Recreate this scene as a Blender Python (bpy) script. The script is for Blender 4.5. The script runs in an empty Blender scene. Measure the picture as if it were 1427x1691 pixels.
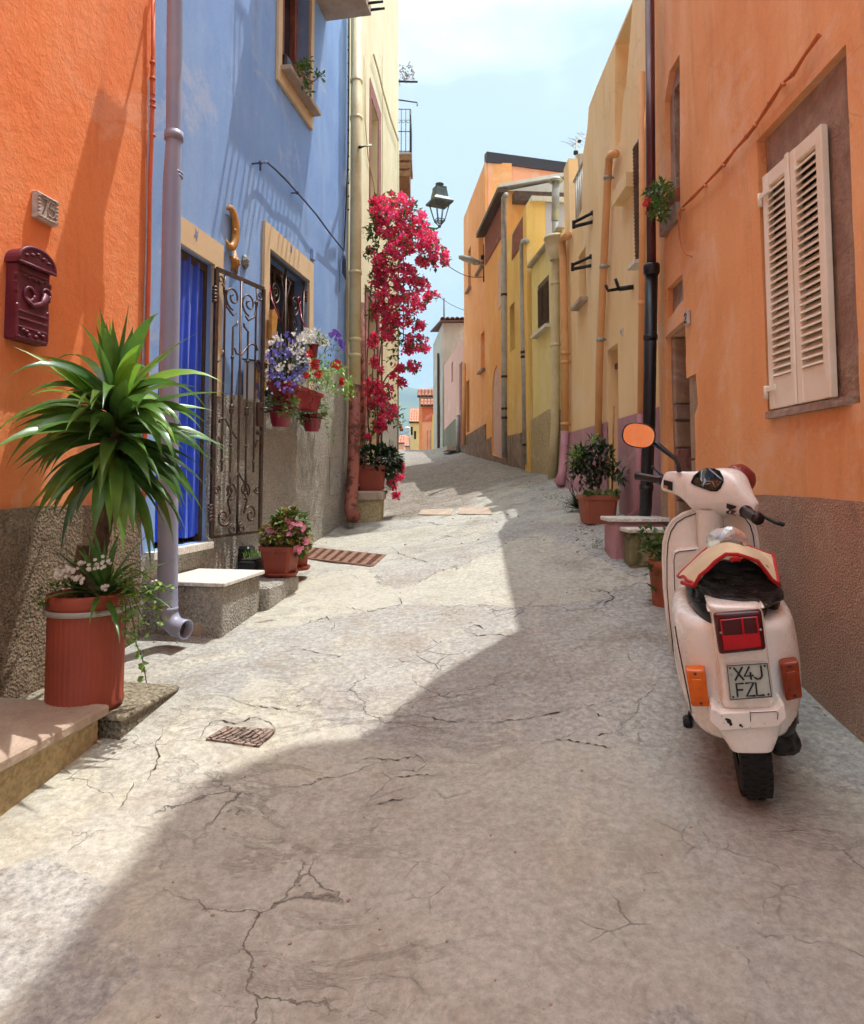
import bpy, math, random
from math import sin, cos, pi, radians, atan, atan2, sqrt
from mathutils import Vector, Matrix, noise
from mathutils.geometry import tessellate_polygon
random.seed(7)
V = Vector
sc = bpy.context.scene
COL = sc.collection
# ------------------------------------------------------------------ camera
CU, CV, F = 706.0, 721.0, 1100.0
TH = atan(69.0 / 1100.0)
cam = bpy.data.cameras.new('camera'); camo = bpy.data.objects.new('camera', cam); COL.objects.link(camo)
cam.sensor_fit = 'HORIZONTAL'; cam.sensor_width = 36.0; cam.lens = 36.0 * F / 1427.0
cam.shift_x = (713.5 - CU) / 1427.0; cam.shift_y = (CV - 845.5) / 1427.0
cam.clip_start = 0.05; cam.clip_end = 6000
camo.location = (0, 0, 0); camo.rotation_euler = (pi / 2 + TH, 0, 0)
sc.camera = camo
FW, UP = V((0, cos(TH), sin(TH))), V((0, -sin(TH), cos(TH)))
def ray(u, v): return V((1, 0, 0)) * ((u - CU) / F) + FW + UP * (-(v - CV) / F)
def P(u, v, y): d = ray(u, v); return d * (y / d.y)
def lerp(a, b, t): return a + (b - a) * t
def pw(tab, x):
    if x <= tab[0][0]: return tab[0][1]
    for (a, b), (c, d) in zip(tab, tab[1:]):
        if x <= c: return b + (d - b) * (x - a) / (c - a)
    return tab[-1][1]
def R_(a, b): return random.uniform(a, b)
# ------------------------------------------------------------------ wall frames
class Wall:
    def __init__(s, x, y, dx, dy, side, back=0):
        s.t = V((dx, dy, 0)).normalized(); s.n = V((s.t.y, -s.t.x, 0)) * side
        s.o = V((x, y, 0)) - s.n * back
    def hit(s, u, v, off=0.0):
        d = ray(u, v); o = s.o + s.n * off
        k = o.dot(s.n) / d.dot(s.n); p = d * k
        return ((p - s.o).dot(s.t), p.z)
    def pt(s, a, z, off=0.0): q = s.o + s.t * a + s.n * off; return V((q.x, q.y, z))
    def px(s, u, v, off=0.0): a, z = s.hit(u, v, off); return s.pt(a, z, off)
    def sy(s, y): return (y - s.o.y) / s.t.y
    def x_at(s, y): return s.o.x + s.t.x * (y - s.o.y) / s.t.y
WL = Wall(-2.55, 0, .185, 1, 1)
WC = Wall(-1.01, 8.3, .097, 1, 1)
WR = Wall(1.72, 0, .008, 1, -1)
WP = Wall(1.75, 0, .008, 1, -1)
WF = Wall(1.79, 9.0, -.095, 1, -1)
# ------------------------------------------------------------------ ground height
ZL = [(-6, -1.75), (0, -1.42), (2.45, -1.2), (4.1, -.99), (6.86, -.717), (8.3, -.55), (12.8, -.1), (22, .95), (24, 1.03), (27, .95), (40, -.6), (80, -6)]
ZR = [(-6, -1.7), (0, -1.37), (2.33, -1.10), (2.97, -.99), (4.6, -.62), (5.6, -.385), (9, .0), (14.65, .43), (22, 1.02), (24, 1.08), (27, .95), (40, -.6), (80, -6)]
def xl(y): return WL.x_at(y) if y < 8.3 else (WC.x_at(y) if y < 12.8 else -.57)
def xr(y): return 1.75 if y < 9 else max(.3, WF.x_at(y))
def gz(x, y, det=True):
    t = (x - xl(y)) / (xr(y) - xl(y)); t = max(0, min(1, t)); t = t * t * (3 - 2 * t) * .5 + t * .5
    z = lerp(pw(ZL, y), pw(ZR, y), t) - .05 * sin(pi * t) * min(1, max(0, (y + 2) / 6))
    if det:
        z += .018 * noise.noise(V((x * .9, y * .7, 3))) + .012 * noise.noise(V((x * 2.3, y * 1.9, 9)))
    return z
def G(u, v, lift=0.0):
    d = ray(u, v); lo, hi = .5, 60.0
    y = 1.0; prev = None
    while y < 60:
        p = d * (y / d.y)
        if p.z < gz(p.x, p.y) + lift: break
        y *= 1.01
    a, b = y / 1.01, y
    for _ in range(20):
        m = (a + b) / 2; p = d * (m / d.y)
        if p.z < gz(p.x, p.y) + lift: b = m
        else: a = m
    return d * (b / d.y)
# ------------------------------------------------------------------ mesh builder
class MB:
    def __init__(s): s.v = []; s.f = []; s.m = []; s.M = None; s.mi = 0; s.sm = True; s.s = []
    def add(s, vs, fs):
        n = len(s.v)
        for p in vs:
            p = V(p)
            if s.M is not None: p = s.M @ p
            s.v.append(tuple(p))
        for f in fs: s.f.append(tuple(i + n for i in f)); s.m.append(s.mi); s.s.append(s.sm)
    def quad(s, a, b, c, d): sm = s.sm; s.sm = False; s.add([a, b, c, d], [(0, 1, 2, 3)]); s.sm = sm
    def box(s, c, sz, ax=None, bev=0.0):
        c = V(c); X, Y, Z = ax if ax else (V((1, 0, 0)), V((0, 1, 0)), V((0, 0, 1)))
        hx, hy, hz = sz[0] / 2, sz[1] / 2, sz[2] / 2
        sm = s.sm; s.sm = False
        if bev <= 0:
            vs = [c + X * (i * hx) + Y * (j * hy) + Z * (k * hz) for k in (-1, 1) for j in (-1, 1) for i in (-1, 1)]
            s.add(vs, [(0, 2, 3, 1), (4, 5, 7, 6), (0, 1, 5, 4), (2, 6, 7, 3), (0, 4, 6, 2), (1, 3, 7, 5)])
        else:
            b = min(bev, hx * .9, hy * .9, hz * .9)
            ring = []
            def rect(ex, ey, z, cut): 
                return [c + X * x + Y * y + Z * z for x, y in ((ex - cut, ey), (-(ex - cut), ey), (-ex, ey - cut), (-ex, -(ey - cut)), (-(ex - cut), -ey), (ex - cut, -ey), (ex, -(ey - cut)), (ex, ey - cut))]
            L = [rect(hx - b, hy - b, -hz, b * .3), rect(hx, hy, -hz + b, b), rect(hx, hy, hz - b, b), rect(hx - b, hy - b, hz, b * .3)]
            vs = sum(L, []); fs = []
            for k in range(3):
                for i in range(8):
                    j = (i + 1) % 8; fs.append((k * 8 + i, k * 8 + j, (k + 1) * 8 + j, (k + 1) * 8 + i))
            fs.append(tuple(range(7, -1, -1))); fs.append(tuple(24 + i for i in range(8)))
            s.add(vs, fs)
        s.sm = sm
    def tube(s, pts, r, n=8, cap=True, closed=False):
        pts = [V(p) for p in pts]; N = len(pts)
        rr = r if isinstance(r, (list, tuple)) else [r] * N
        vs = []; fs = []
        t0 = (pts[1] - pts[0]).normalized()
        a = t0.cross(V((0, 0, 1)));
        if a.length < .01: a = t0.cross(V((1, 0, 0)))
        a.normalize()
        for i, p in enumerate(pts):
            if closed: t = pts[(i + 1) % N] - pts[i - 1]
            else: t = pts[min(i + 1, N - 1)] - pts[max(i - 1, 0)]
            if t.length < 1e-9: t = t0
            t.normalize(); a = (a - t * a.dot(t))
            if a.length < 1e-6: a = t.orthogonal()
            a.normalize(); b = t.cross(a)
            for k in range(n):
                w = 2 * pi * k / n; vs.append(p + (a * cos(w) + b * sin(w)) * rr[i])
        for i in range(N if closed else N - 1):
            j = (i + 1) % N
            for k in range(n):
                l = (k + 1) % n; fs.append((i * n + k, i * n + l, j * n + l, j * n + k))
        if cap and not closed:
            fs.append(tuple(range(n - 1, -1, -1))); fs.append(tuple((N - 1) * n + k for k in range(n)))
        s.add(vs, fs)
    def bar(s, pts, w, h, up):  # flat bar swept
        pts = [V(p) for p in pts]; up = V(up); vs = []; fs = []; N = len(pts)
        for i, p in enumerate(pts):
            t = (pts[min(i + 1, N - 1)] - pts[max(i - 1, 0)]).normalized(); a = t.cross(up).normalized()
            for x, y in ((-1, -1), (1, -1), (1, 1), (-1, 1)): vs.append(p + a * (x * w / 2) + up * (y * h / 2))
        for i in range(N - 1):
            for k in range(4): fs.append((i * 4 + k, i * 4 + (k + 1) % 4, i * 4 + 4 + (k + 1) % 4, i * 4 + 4 + k))
        fs += [(3, 2, 1, 0), tuple((N - 1) * 4 + k for k in range(4))]
        sm = s.sm; s.sm = False; s.add(vs, fs); s.sm = sm
    def lathe(s, prof, c=(0, 0, 0), n=24, ax=None, flute=0, nf=0):
        c = V(c); X, Y, Z = ax if ax else (V((1, 0, 0)), V((0, 1, 0)), V((0, 0, 1)))
        vs = []; fs = []
        for (r, z) in prof:
            for k in range(n):
                w = 2 * pi * k / n; q = r * (1 + (flute * (1 if (k // 2) % 2 else 0) if nf else 0))
                vs.append(c + X * (q * cos(w)) + Y * (q * sin(w)) + Z * z)
        for i in range(len(prof) - 1):
            for k in range(n):
                l = (k + 1) % n; fs.append((i * n + k, i * n + l, (i + 1) * n + l, (i + 1) * n + k))
        s.add(vs, fs)
    def ball(s, c, r, n=10, m=7, ax=None):
        rx, ry, rz = r if isinstance(r, (tuple, list)) else (r, r, r)
        c = V(c); X, Y, Z = ax if ax else (V((1, 0, 0)), V((0, 1, 0)), V((0, 0, 1)))
        vs = []; fs = []
        for i in range(m + 1):
            th = pi * i / m
            for k in range(n):
                w = 2 * pi * k / n; vs.append(c + X * (rx * sin(th) * cos(w)) + Y * (ry * sin(th) * sin(w)) + Z * (rz * cos(th)))
        for i in range(m):
            for k in range(n):
                l = (k + 1) % n; fs.append((i * n + k, (i + 1) * n + k, (i + 1) * n + l, i * n + l))
        s.add(vs, fs)
    def loft(s, rings, cap=True, closed=True):
        n = len(rings[0]); vs = [p for r in rings for p in r]; fs = []
        for i in range(len(rings) - 1):
            for k in range(n if closed else n - 1):
                l = (k + 1) % n; fs.append((i * n + k, i * n + l, (i + 1) * n + l, (i + 1) * n + k))
        if cap: fs.append(tuple(range(n - 1, -1, -1))); fs.append(tuple((len(rings) - 1) * n + k for k in range(n)))
        s.add(vs, fs)
    def prism(s, poly, d, close=True):  # poly: 3d points, extruded by vector d
        poly = [V(p) for p in poly]; d = V(d); n = len(poly)
        tri = tessellate_polygon([poly]); vs = poly + [p + d for p in poly]
        fs = [tuple(t) for t in tri] + [tuple(i + n for i in reversed(t)) for t in tri]
        fs += [(k, (k + 1) % n, (k + 1) % n + n, k + n) for k in range(n)]
        sm = s.sm; s.sm = False; s.add(vs, fs); s.sm = sm
    def plate(s, W, outer, holes=(), off=0.0, thick=.05, reveal=None):
        """flat slab in wall W: outer/holes lists of (s,z)"""
        polys = [[W.pt(a, z, off) for a, z in outer]] + [[W.pt(a, z, off) for a, z in h] for h in holes]
        allp = sum(polys, []); tri = tessellate_polygon(polys)
        sm = s.sm; s.sm = False
        fs = []
        for t in tri:
            nn = (allp[t[1]] - allp[t[0]]).cross(allp[t[2]] - allp[t[0]])
            fs.append(tuple(t) if nn.dot(W.n) > 0 else tuple(reversed(t)))
        s.add(allp, fs)
        k = 0
        for i, pl in enumerate(polys):
            dd = -W.n * (thick if i == 0 else (reveal if reveal is not None else thick))
            m = len(pl); s.add(pl + [p + dd for p in pl], [(a, (a + 1) % m, (a + 1) % m + m, a + m) for a in range(m)])
        s.sm = sm
    def leaf(s, p, d, up, L, W_, bend=.0, fold=.15, seg=1):
        d = V(d).normalized(); sd = d.cross(V(up))
        if sd.length < .01: sd = d.orthogonal()
        sd.normalize(); nn = sd.cross(d)
        p = V(p)
        if seg <= 1:
            s.add([p, p + d * L * .45 + sd * W_ / 2 + nn * (fold * W_), p + d * L - nn * (bend * L), p + d * L * .45 - sd * W_ / 2 + nn * (fold * W_), p + d * L * .5 ],
                  [(0, 1, 2, 4), (0, 4, 2, 3)])
        else:
            vs = []; q = V(p); dd = V(d)
            for i in range(seg + 1):
                t = i / seg; w = W_ * (sin(pi * min(1, t * .75 + .2)) if t < 1 else .02) * (1 - t ** 4)
                if t < .12: w = W_ * .55
                nrm = sd.cross(dd)
                vs += [q - sd * w / 2 + nrm * fold * w, q.copy(), q + sd * w / 2 + nrm * fold * w]
                q = q + dd * (L / seg); dd = (dd - V((0, 0, 1)) * bend / seg * (.4 + 1.6 * t)).normalized()
            s.add(vs, sum([[(i * 3, i * 3 + 1, i * 3 + 4, i * 3 + 3), (i * 3 + 1, i * 3 + 2, i * 3 + 5, i * 3 + 4)] for i in range(seg)], []))
    def build(s, name, mats, parent=None, auto=None):
        me = bpy.data.meshes.new(name); me.from_pydata(s.v, [], s.f); 
        mats = mats if isinstance(mats, (list, tuple)) else [mats]
        for m in mats: me.materials.append(m)
        if len(mats) > 1: me.polygons.foreach_set('material_index', s.m)
        me.polygons.foreach_set('use_smooth', s.s)
        me.update()
        if auto: me.set_sharp_from_angle(angle=radians(auto))
        o = bpy.data.objects.new(name, me); COL.objects.link(o)
        if parent is not None:
            o.parent = parent
            if parent.type == 'EMPTY': o.matrix_parent_inverse = Matrix.Translation(-V(parent.location))
        return o
def thing(name, loc, label, cat, group=None):
    o = bpy.data.objects.new(name, None); COL.objects.link(o); o.location = V(loc); o.empty_display_size = .1
    o['label'] = label; o['category'] = cat
    if group: o['group'] = group
    return o
def tag(o, label, cat, group=None):
    o['label'] = label; o['category'] = cat
    if group: o['group'] = group
    # origin to base centre
    me = o.data; n = len(me.vertices)
    mx = [1e9] * 3; Mx = [-1e9] * 3
    for v in me.vertices:
        for i in range(3): mx[i] = min(mx[i], v.co[i]); Mx[i] = max(Mx[i], v.co[i])
    c = V(((mx[0] + Mx[0]) / 2, (mx[1] + Mx[1]) / 2, mx[2]))
    me.transform(Matrix.Translation(-c)); o.location = c
    return o
def struct(o): o['kind'] = 'structure'; return o
# ------------------------------------------------------------------ materials
def s2l(c):
    if isinstance(c, str): c = [int(c[i:i + 2], 16) / 255 for i in (0, 2, 4)]
    return tuple((x / 12.92 if x <= .04045 else ((x + .055) / 1.055) ** 2.4) for x in c) + (1,)
class NT:
    def __init__(s, name):
        s.mat = bpy.data.materials.new(name); s.mat.use_nodes = True; s.t = s.mat.node_tree; s.N = s.t.nodes; s.N.clear()
        s.out = s.n('ShaderNodeOutputMaterial'); s.b = s.n('ShaderNodeBsdfPrincipled'); s.l(s.b.outputs[0], s.out.inputs[0])
        s.pos = None
    def n(s, t, **k):
        o = s.N.new(t)
        for a, b in k.items(): setattr(o, a, b)
        return o
    def l(s, a, b): s.t.links.new(a, b)
    def coord(s, obj=False, scale=(1, 1, 1)):
        if obj: c = s.n('ShaderNodeTexCoord').outputs['Object']
        else: c = s.n('ShaderNodeNewGeometry').outputs['Position']
        m = s.n('ShaderNodeMapping'); m.inputs['Scale'].default_value = scale; s.l(c, m.inputs[0]); return m.outputs[0]
    def noise(s, sc_, det=4, rough=.55, co=None, dist=0):
        o = s.n('ShaderNodeTexNoise'); o.inputs['Scale'].default_value = sc_; o.inputs['Detail'].default_value = det
        o.inputs['Roughness'].default_value = rough; o.inputs['Distortion'].default_value = dist
        if co is not None: s.l(co, o.inputs['Vector'])
        return o.outputs[0]
    def ramp(s, fac, stops):
        o = s.n('ShaderNodeValToRGB'); e = o.color_ramp.elements
        while len(e) < len(stops): e.new(.5)
        for i, (p, c) in enumerate(stops):
            e[i].position = p; e[i].color = c if isinstance(c, tuple) and len(c) == 4 else ((c, c, c, 1) if isinstance(c, (int, float)) else s2l(c))
        s.l(fac, o.inputs[0]); return o.outputs[0]
    def mix(s, fac, a, b, mode='MIX'):
        o = s.n('ShaderNodeMix', data_type='RGBA', blend_type=mode)
        for x, i in ((fac, 0), (a, 6), (b, 7)):
            if hasattr(x, 'links') or isinstance(x, bpy.types.NodeSocket): s.l(x, o.inputs[i])
            else: o.inputs[i].default_value = x if i == 0 or (isinstance(x, tuple) and len(x) == 4) else s2l(x)
        return o.outputs[2]
    def math(s, op, a, b=0.0):
        o = s.n('ShaderNodeMath', operation=op)
        for x, i in ((a, 0), (b, 1)):
            if isinstance(x, bpy.types.NodeSocket): s.l(x, o.inputs[i])
            else: o.inputs[i].default_value = x
        return o.outputs[0]
    def bump(s, h, st, d):
        o = s.n('ShaderNodeBump'); o.inputs['Strength'].default_value = st; o.inputs['Distance'].default_value = d; s.l(h, o.inputs['Height'])
        s.l(o.outputs[0], s.b.inputs['Normal']); return o
    def set(s, **k):
        for a, b in k.items():
            i = s.b.inputs[a.replace('_', ' ')]
            if isinstance(b, bpy.types.NodeSocket): s.l(b, i)
            else: i.default_value = b
        return s.mat
def plaster(name, c1, c2, c3=None, sc_=1.0, bump=.25, fine=90, coarse=6, streak=.5, rough=.9, stain=.42, hair=False):
    t = NT(name); co = t.coord(); st = t.coord(scale=(1, 1, .22))
    big = t.noise(1.3 * sc_, 6, .6, co, .3); sm = t.noise(3.2 * sc_, 6, .65, st, .5)
    col = t.mix(t.ramp(big, [(.35, 0.0), (.66, 1.0)]), c1, c2)
    if c3: col = t.mix(t.math('MULTIPLY', t.ramp(sm, [(.48, 0.0), (.72, 1.0)]), streak), col, c3)
    run = t.noise(2.1, 5, .7, t.coord(scale=(2.6, 2.6, .3)), .4); col = t.mix(t.ramp(run, [(.56, 0.0), (.74, stain)]), col, t.mix(.5, c2, '6f6258'))
    pal = t.noise(.9, 6, .7, co, .8); col = t.mix(t.ramp(pal, [(.56, 0.0), (.62, .30)]), col, t.mix(.55, c1, 'efe6d2'))
    if hair:
        vv = t.n('ShaderNodeTexVoronoi', feature='DISTANCE_TO_EDGE'); vv.inputs['Scale'].default_value = 1.5; dn = t.n('ShaderNodeTexNoise'); dn.inputs['Scale'].default_value = 4; dn.inputs['Detail'].default_value = 4; t.l(co, dn.inputs['Vector']); dm_ = t.n('ShaderNodeVectorMath', operation='MULTIPLY_ADD'); t.l(dn.outputs['Color'], dm_.inputs[0]); dm_.inputs[1].default_value = (.35, .35, .35); t.l(co, dm_.inputs[2]); t.l(dm_.outputs[0], vv.inputs['Vector'])
        hc_ = t.math('MULTIPLY', t.ramp(vv.outputs[0], [(0.0, 1.0), (.005, 0.0)]), t.ramp(big, [(.5, 0.0), (.6, .55)])); col = t.mix(hc_, col, t.mix(.5, c2, '4a3c34'))
    fn = t.noise(fine, 3, .6, co); md = t.noise(coarse, 5, .6, co)
    col = t.mix(.12, col, t.ramp(fn, [(.3, .25), (.7, .9)]), 'OVERLAY')
    t.bump(t.math('ADD', t.math('MULTIPLY', fn, .35), md), bump, .02)
    return t.set(Base_Color=col, Roughness=rough)
def simple(name, c, rough=.5, metal=0.0, var=.12, sc_=8, bump=0.0, bs=60, obj=True, spec=.5, c2=None, thr=(.4, .7), coat=0):
    t = NT(name); co = t.coord(obj)
    nz = t.noise(sc_, 5, .6, co)
    if c2: col = t.mix(t.ramp(nz, [(thr[0], 0.0), (thr[1], 1.0)]), c, c2)
    else: col = t.mix(var, c, t.ramp(nz, [(.3, .1), (.7, .95)]), 'OVERLAY')
    if bump: t.bump(t.noise(bs, 4, .6, co), bump, .01)
    m = t.set(Base_Color=col, Roughness=t.ramp(nz, [(.3, max(0, rough - .08)), (.7, min(1, rough + .1))]), Metallic=metal)
    t.b.inputs['Specular IOR Level'].default_value = spec; t.b.inputs['Coat Weight'].default_value = coat
    return m
def leafmat(name, c1, c2, rough=.45, trans=.25, sc_=9):
    t = NT(name); co = t.coord()
    col = t.mix(t.ramp(t.noise(sc_, 3, .7, co), [(.35, 0.0), (.65, 1.0)]), c1, c2)
    t.set(Base_Color=col, Roughness=rough)
    tr = t.n('ShaderNodeBsdfTranslucent'); t.l(col, tr.inputs[0]); mx = t.n('ShaderNodeMixShader'); mx.inputs[0].default_value = trans
    t.l(t.b.outputs[0], mx.inputs[1]); t.l(tr.outputs[0], mx.inputs[2]); t.l(mx.outputs[0], t.out.inputs[0])
    return t.mat
M = {}
M['orangeL'] = plaster('orange_plaster_left', 'f69254', 'ee8344', 'f8a874', bump=.35, fine=70, coarse=14, streak=.6, hair=True)
M['blue'] = plaster('blue_plaster', '86abdc', '7a9fd6', '9cbce4', bump=.12, fine=60, coarse=7, streak=.6, hair=True)
M['cream'] = plaster('cream_plaster', 'e6dcb4', 'dccfa2', 'eee6c8', bump=.15, streak=.6, hair=True)
M['orangeR'] = plaster('orange_plaster_right', 'eeaa70', 'e69a5e', 'f4bc88', sc_=.9, bump=.2, fine=60, coarse=5, streak=.85, hair=True)
M['apricot'] = plaster('apricot_plaster', 'f4d29a', 'eec88c', 'f6dcae', bump=.12, streak=.6, hair=True)
M['pinkbase'] = plaster('pink_base_plaster', 'b98a8c', 'a87c80', 'c69a98', bump=.35, coarse=9, fine=50)
M['paleyellow'] = plaster('pale_yellow_plaster', 'e6d896', 'e0cf88', 'cfc290', bump=.1)
M['yellow'] = plaster('ochre_yellow_plaster', 'e9c06c', 'e3b35c', 'ecca84', bump=.1)
M['orangeF'] = plaster('far_orange_plaster', 'eaa65a', 'e39c50', 'efb574', bump=.1)
M['orangeT'] = plaster('tall_orange_plaster', 'eda769', 'e79c58', 'f0b27a', bump=.1)
M['salmon'] = plaster('salmon_side_plaster', 'eda57f', 'e79a72', None, bump=.1)
M['lavender'] = plaster('lavender_grey_render', 'b9b3bd', 'aeaab4', 'c8c4c8', bump=.2)
M['greywall'] = plaster('weathered_grey_render', 'b2aa9a', 'a09884', 'c7bfae', bump=.3)
M['whitewash'] = plaster('whitewash', 'dcd8c8', 'd0cab8', 'bab29c', bump=.2)
M['pinkwall'] = plaster('flaking_pink_plaster', 'd9a896', 'cfa08c', 'bfae98', bump=.3)
M['trim'] = plaster('sand_trim', 'dcc39a', 'd6ba90', None, bump=.06)
M['olivebase'] = plaster('mossy_base', '77705a', '6b6450', '857a5c', bump=.5, coarse=14)
M['brownbase'] = plaster('brown_stone_base', '8f7058', '5e4638', '9a8468', sc_=5, bump=.9, coarse=16)
def rubble(name, c1, c2, mort, sc_=7, bump=.6, rough=.9):
    t = NT(name); co = t.coord(); d = t.noise(4, 3, .6, co)
    ad = t.n('ShaderNodeVectorMath', operation='ADD'); t.l(co, ad.inputs[0]); 
    cn = t.n('ShaderNodeTexNoise'); cn.inputs['Scale'].default_value = 5; t.l(co, cn.inputs['Vector'])
    sc2 = t.n('ShaderNodeVectorMath', operation='SCALE'); sc2.inputs['Scale'].default_value = .12; t.l(cn.outputs['Color'], sc2.inputs[0]); t.l(sc2.outputs[0], ad.inputs[1])
    vo = t.n('ShaderNodeTexVoronoi', feature='DISTANCE_TO_EDGE'); vo.inputs['Scale'].default_value = sc_; t.l(ad.outputs[0], vo.inputs['Vector'])
    vc = t.n('ShaderNodeTexVoronoi'); vc.inputs['Scale'].default_value = sc_; t.l(ad.outputs[0], vc.inputs['Vector'])
    cc = t.mix(t.ramp(vc.outputs['Color'], [(.2, 0.0), (.8, 1.0)]), c1, c2)
    e = t.ramp(vo.outputs[0], [(.0, 0.0), (.06, 1.0)])
    col = t.mix(e, mort, cc); col = t.mix(.3, col, t.ramp(t.noise(40, 4, .7, co), [(.3, .1), (.7, .9)]), 'OVERLAY')
    t.bump(t.math('ADD', e, t.math('MULTIPLY', t.noise(30, 5, .7, co), .6)), bump, .02)
    return t.set(Base_Color=col, Roughness=rough)
def roughcast(name, c1, c2, dark, sc_=75, bump=1.0):
    t = NT(name); co = t.coord()
    vo = t.n('ShaderNodeTexVoronoi', feature='SMOOTH_F1'); vo.inputs['Scale'].default_value = sc_; t.l(co, vo.inputs['Vector'])
    n1 = t.noise(sc_ * .7, 4, .7, co); n2 = t.noise(1.4, 5, .6, t.coord(scale=(1, 1, .35)))
    h = t.math('ADD', t.math('MULTIPLY', vo.outputs[0], 1.0), n1)
    col = t.mix(t.ramp(n2, [(.35, 0.0), (.65, 1.0)]), c1, c2)
    n3 = t.noise(3.2, 6, .7, co, 1.0); col = t.mix(t.ramp(n3, [(.54, 0.0), (.66, .4)]), col, dark); col = t.mix(t.ramp(n3, [(.34, .35), (.44, 0.0)]), col, t.mix(.5, c1, 'e6dcc8'))
    h = t.math('MULTIPLY', h, t.ramp(n3, [(.3, .55), (.6, 1.0)]))
    col = t.mix(t.ramp(n1, [(.42, .55), (.56, 0.0)]), col, dark)
    t.bump(h, bump, .045)
    return t.set(Base_Color=col, Roughness=.95)
M['stucco'] = roughcast('grey_roughcast', 'd6d0c2', 'c6c0b2', '8c8476')
M['stuccoL'] = roughcast('brown_roughcast', 'b0987a', '9a8468', '6c5844')
M['stuccoR'] = roughcast('brown_roughcast_right', 'c49e84', 'ac8872', '8a6a56', sc_=130, bump=.45)
M['stone'] = plaster('mauve_trachyte', 'a48a78', '8a7264', 'b8a288', sc_=5, bump=1.0, fine=45, coarse=12)
M['stone2'] = plaster('tan_trachyte', 'a88e74', '94785f', 'b5a184', sc_=3, bump=.9, fine=45, coarse=12)
M['stone3'] = plaster('red_trachyte', '8e6458', '7e544c', '9a7060', sc_=3, bump=.9, fine=45, coarse=12)
M['redstone'] = plaster('worn_red_frame', '9a6058', '84504a', 'b0887a', sc_=4, bump=.5)
M['brick'] = rubble('old_brick', '8c4a38', '9c5c44', '6a4438', 14)
M['slabstone'] = plaster('step_slab_stone', 'b3a08c', 'a28e7c', 'c2b39c', sc_=3, bump=.4, fine=60, coarse=20)
M['kerb'] = roughcast('rough_kerb_stone', 'b0a78e', 'a49a80', '645a4a', 40, 1)
M['kerbside'] = roughcast('ribbed_kerb_side', '9c9582', '8a826e', '55503f', 60, 1)
M['stonecream'] = roughcast('step_render', 'c3b287', 'b8a67e', '8f8160', 50, .4)
def marble():
    t = NT('white_marble'); co = t.coord(scale=(1, 3, 1)); n = t.noise(7, 6, .7, co, 2.5)
    col = t.mix(t.ramp(n, [(.44, 0.0), (.5, 1.0), (.56, 0.0)]), 'e9e4d6', 'b8b4ac')
    return t.set(Base_Color=col, Roughness=.45)
M['marble'] = marble()
M['iron'] = simple('rusty_brown_iron', '54463f', .42, .7, c2='6e5a4c', sc_=14, bump=.15)
M['ironb'] = simple('black_iron', '1c1b1d', .5, .3, c2='2c2a2a')
M['lavpipe'] = simple('lavender_drainpipe', '8f98b4', .38, 0, sc_=3, c2='a3a5b4', bump=.03)
M['greypipe'] = simple('grey_zinc_pipe', 'aaa9a2', .5, .2, c2='8d8c84', sc_=6)
M['creampipe'] = simple('cream_pipe', 'ddcfa0', .5, c2='cdbb88', sc_=5)
M['rustpipe'] = simple('rusted_red_pipe', '9a5848', .7, c2='5c3226', sc_=9, bump=.3, thr=(.48, .56))
M['redpipe'] = simple('dark_red_pipe', '5a2426', .35, c2='4e1e20', sc_=3)
M['blackpipe'] = simple('black_pipe', '141416', .4)
M['apipe'] = simple('apricot_painted_pipe', 'dfa66a', .6, c2='d59a60', sc_=4)
M['opipe'] = simple('orange_painted_pipe', 'd96a3c', .6, c2='c85c30', sc_=5)
M['pinkpipe'] = simple('pink_painted_pipe', 'b88088', .6)
M['wirewhite'] = simple('grey_white_cable', 'b8b8c0', .5)
M['wireblue'] = simple('blue_painted_cable', '46526c', .6)
M['wireorange'] = simple('orange_painted_cable', 'c87440', .7)
M['wiredark'] = simple('dark_cable', '2a2828', .6)
M['wirecream'] = simple('cream_cable', 'b8ac88', .6)
def terracotta(name, a, b):
    t = NT(name); co = t.coord(); n = t.noise(5, 6, .6, co)
    col = t.mix(t.ramp(n, [(.35, 0.0), (.7, 1.0)]), a, b); t.bump(t.noise(50, 3, .6, co), .12, .005)
    return t.set(Base_Color=col, Roughness=.6)
M['terra'] = terracotta('terracotta', '9c4630', '8a3c28')
M['terra2'] = terracotta('old_terracotta', 'ae6244', '98503a')
M['soil'] = simple('soil', '2c2119', .95, bump=.8, bs=40)
M['maroon'] = simple('maroon_paint', '5e1f33', .4, c2='70283c', sc_=12)
M['plate75'] = simple('silvery_ceramic', 'c8c0b8', .4, c2='a89f98', sc_=30)
M['plate75d'] = simple('grey_relief', '8a8480', .5)
M['gold'] = simple('ochre_clay', 'c08a3c', .5, c2='a8702c', sc_=18)
M['pewter'] = simple('grey_green_clay', '8a9088', .5, c2='6c7068', sc_=20)
M['white'] = simple('white_paint', 'd8d4cc', .5)
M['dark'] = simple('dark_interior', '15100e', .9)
M['glass'] = simple('window_glass', '30383c', .08, spec=.8)
M['shutter'] = simple('beige_shutter_paint', 'f6ecd8', .5, c2='ecdcc0', sc_=5)
M['brownshut'] = simple('brown_shutter_paint', '5d4430', .6, c2='6e5238', sc_=9)
M['winered'] = simple('wine_red_plastic', '8e1430', .3)
M['blackplastic'] = simple('black_plastic', '18181a', .4)
M['bark'] = simple('ringed_trunk_bark', '6b5540', .9, c2='4c3a2c', sc_=30, bump=.8, bs=40)
M['stem'] = simple('woody_stem', '6c5a44', .8, c2='54442f', sc_=20)
M['cane'] = simple('bamboo_cane', 'b07c46', .6, c2='946438', sc_=20)
M['yucca'] = leafmat('yucca_leaf', '3d652e', '689440', .3, .3, 3)
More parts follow.
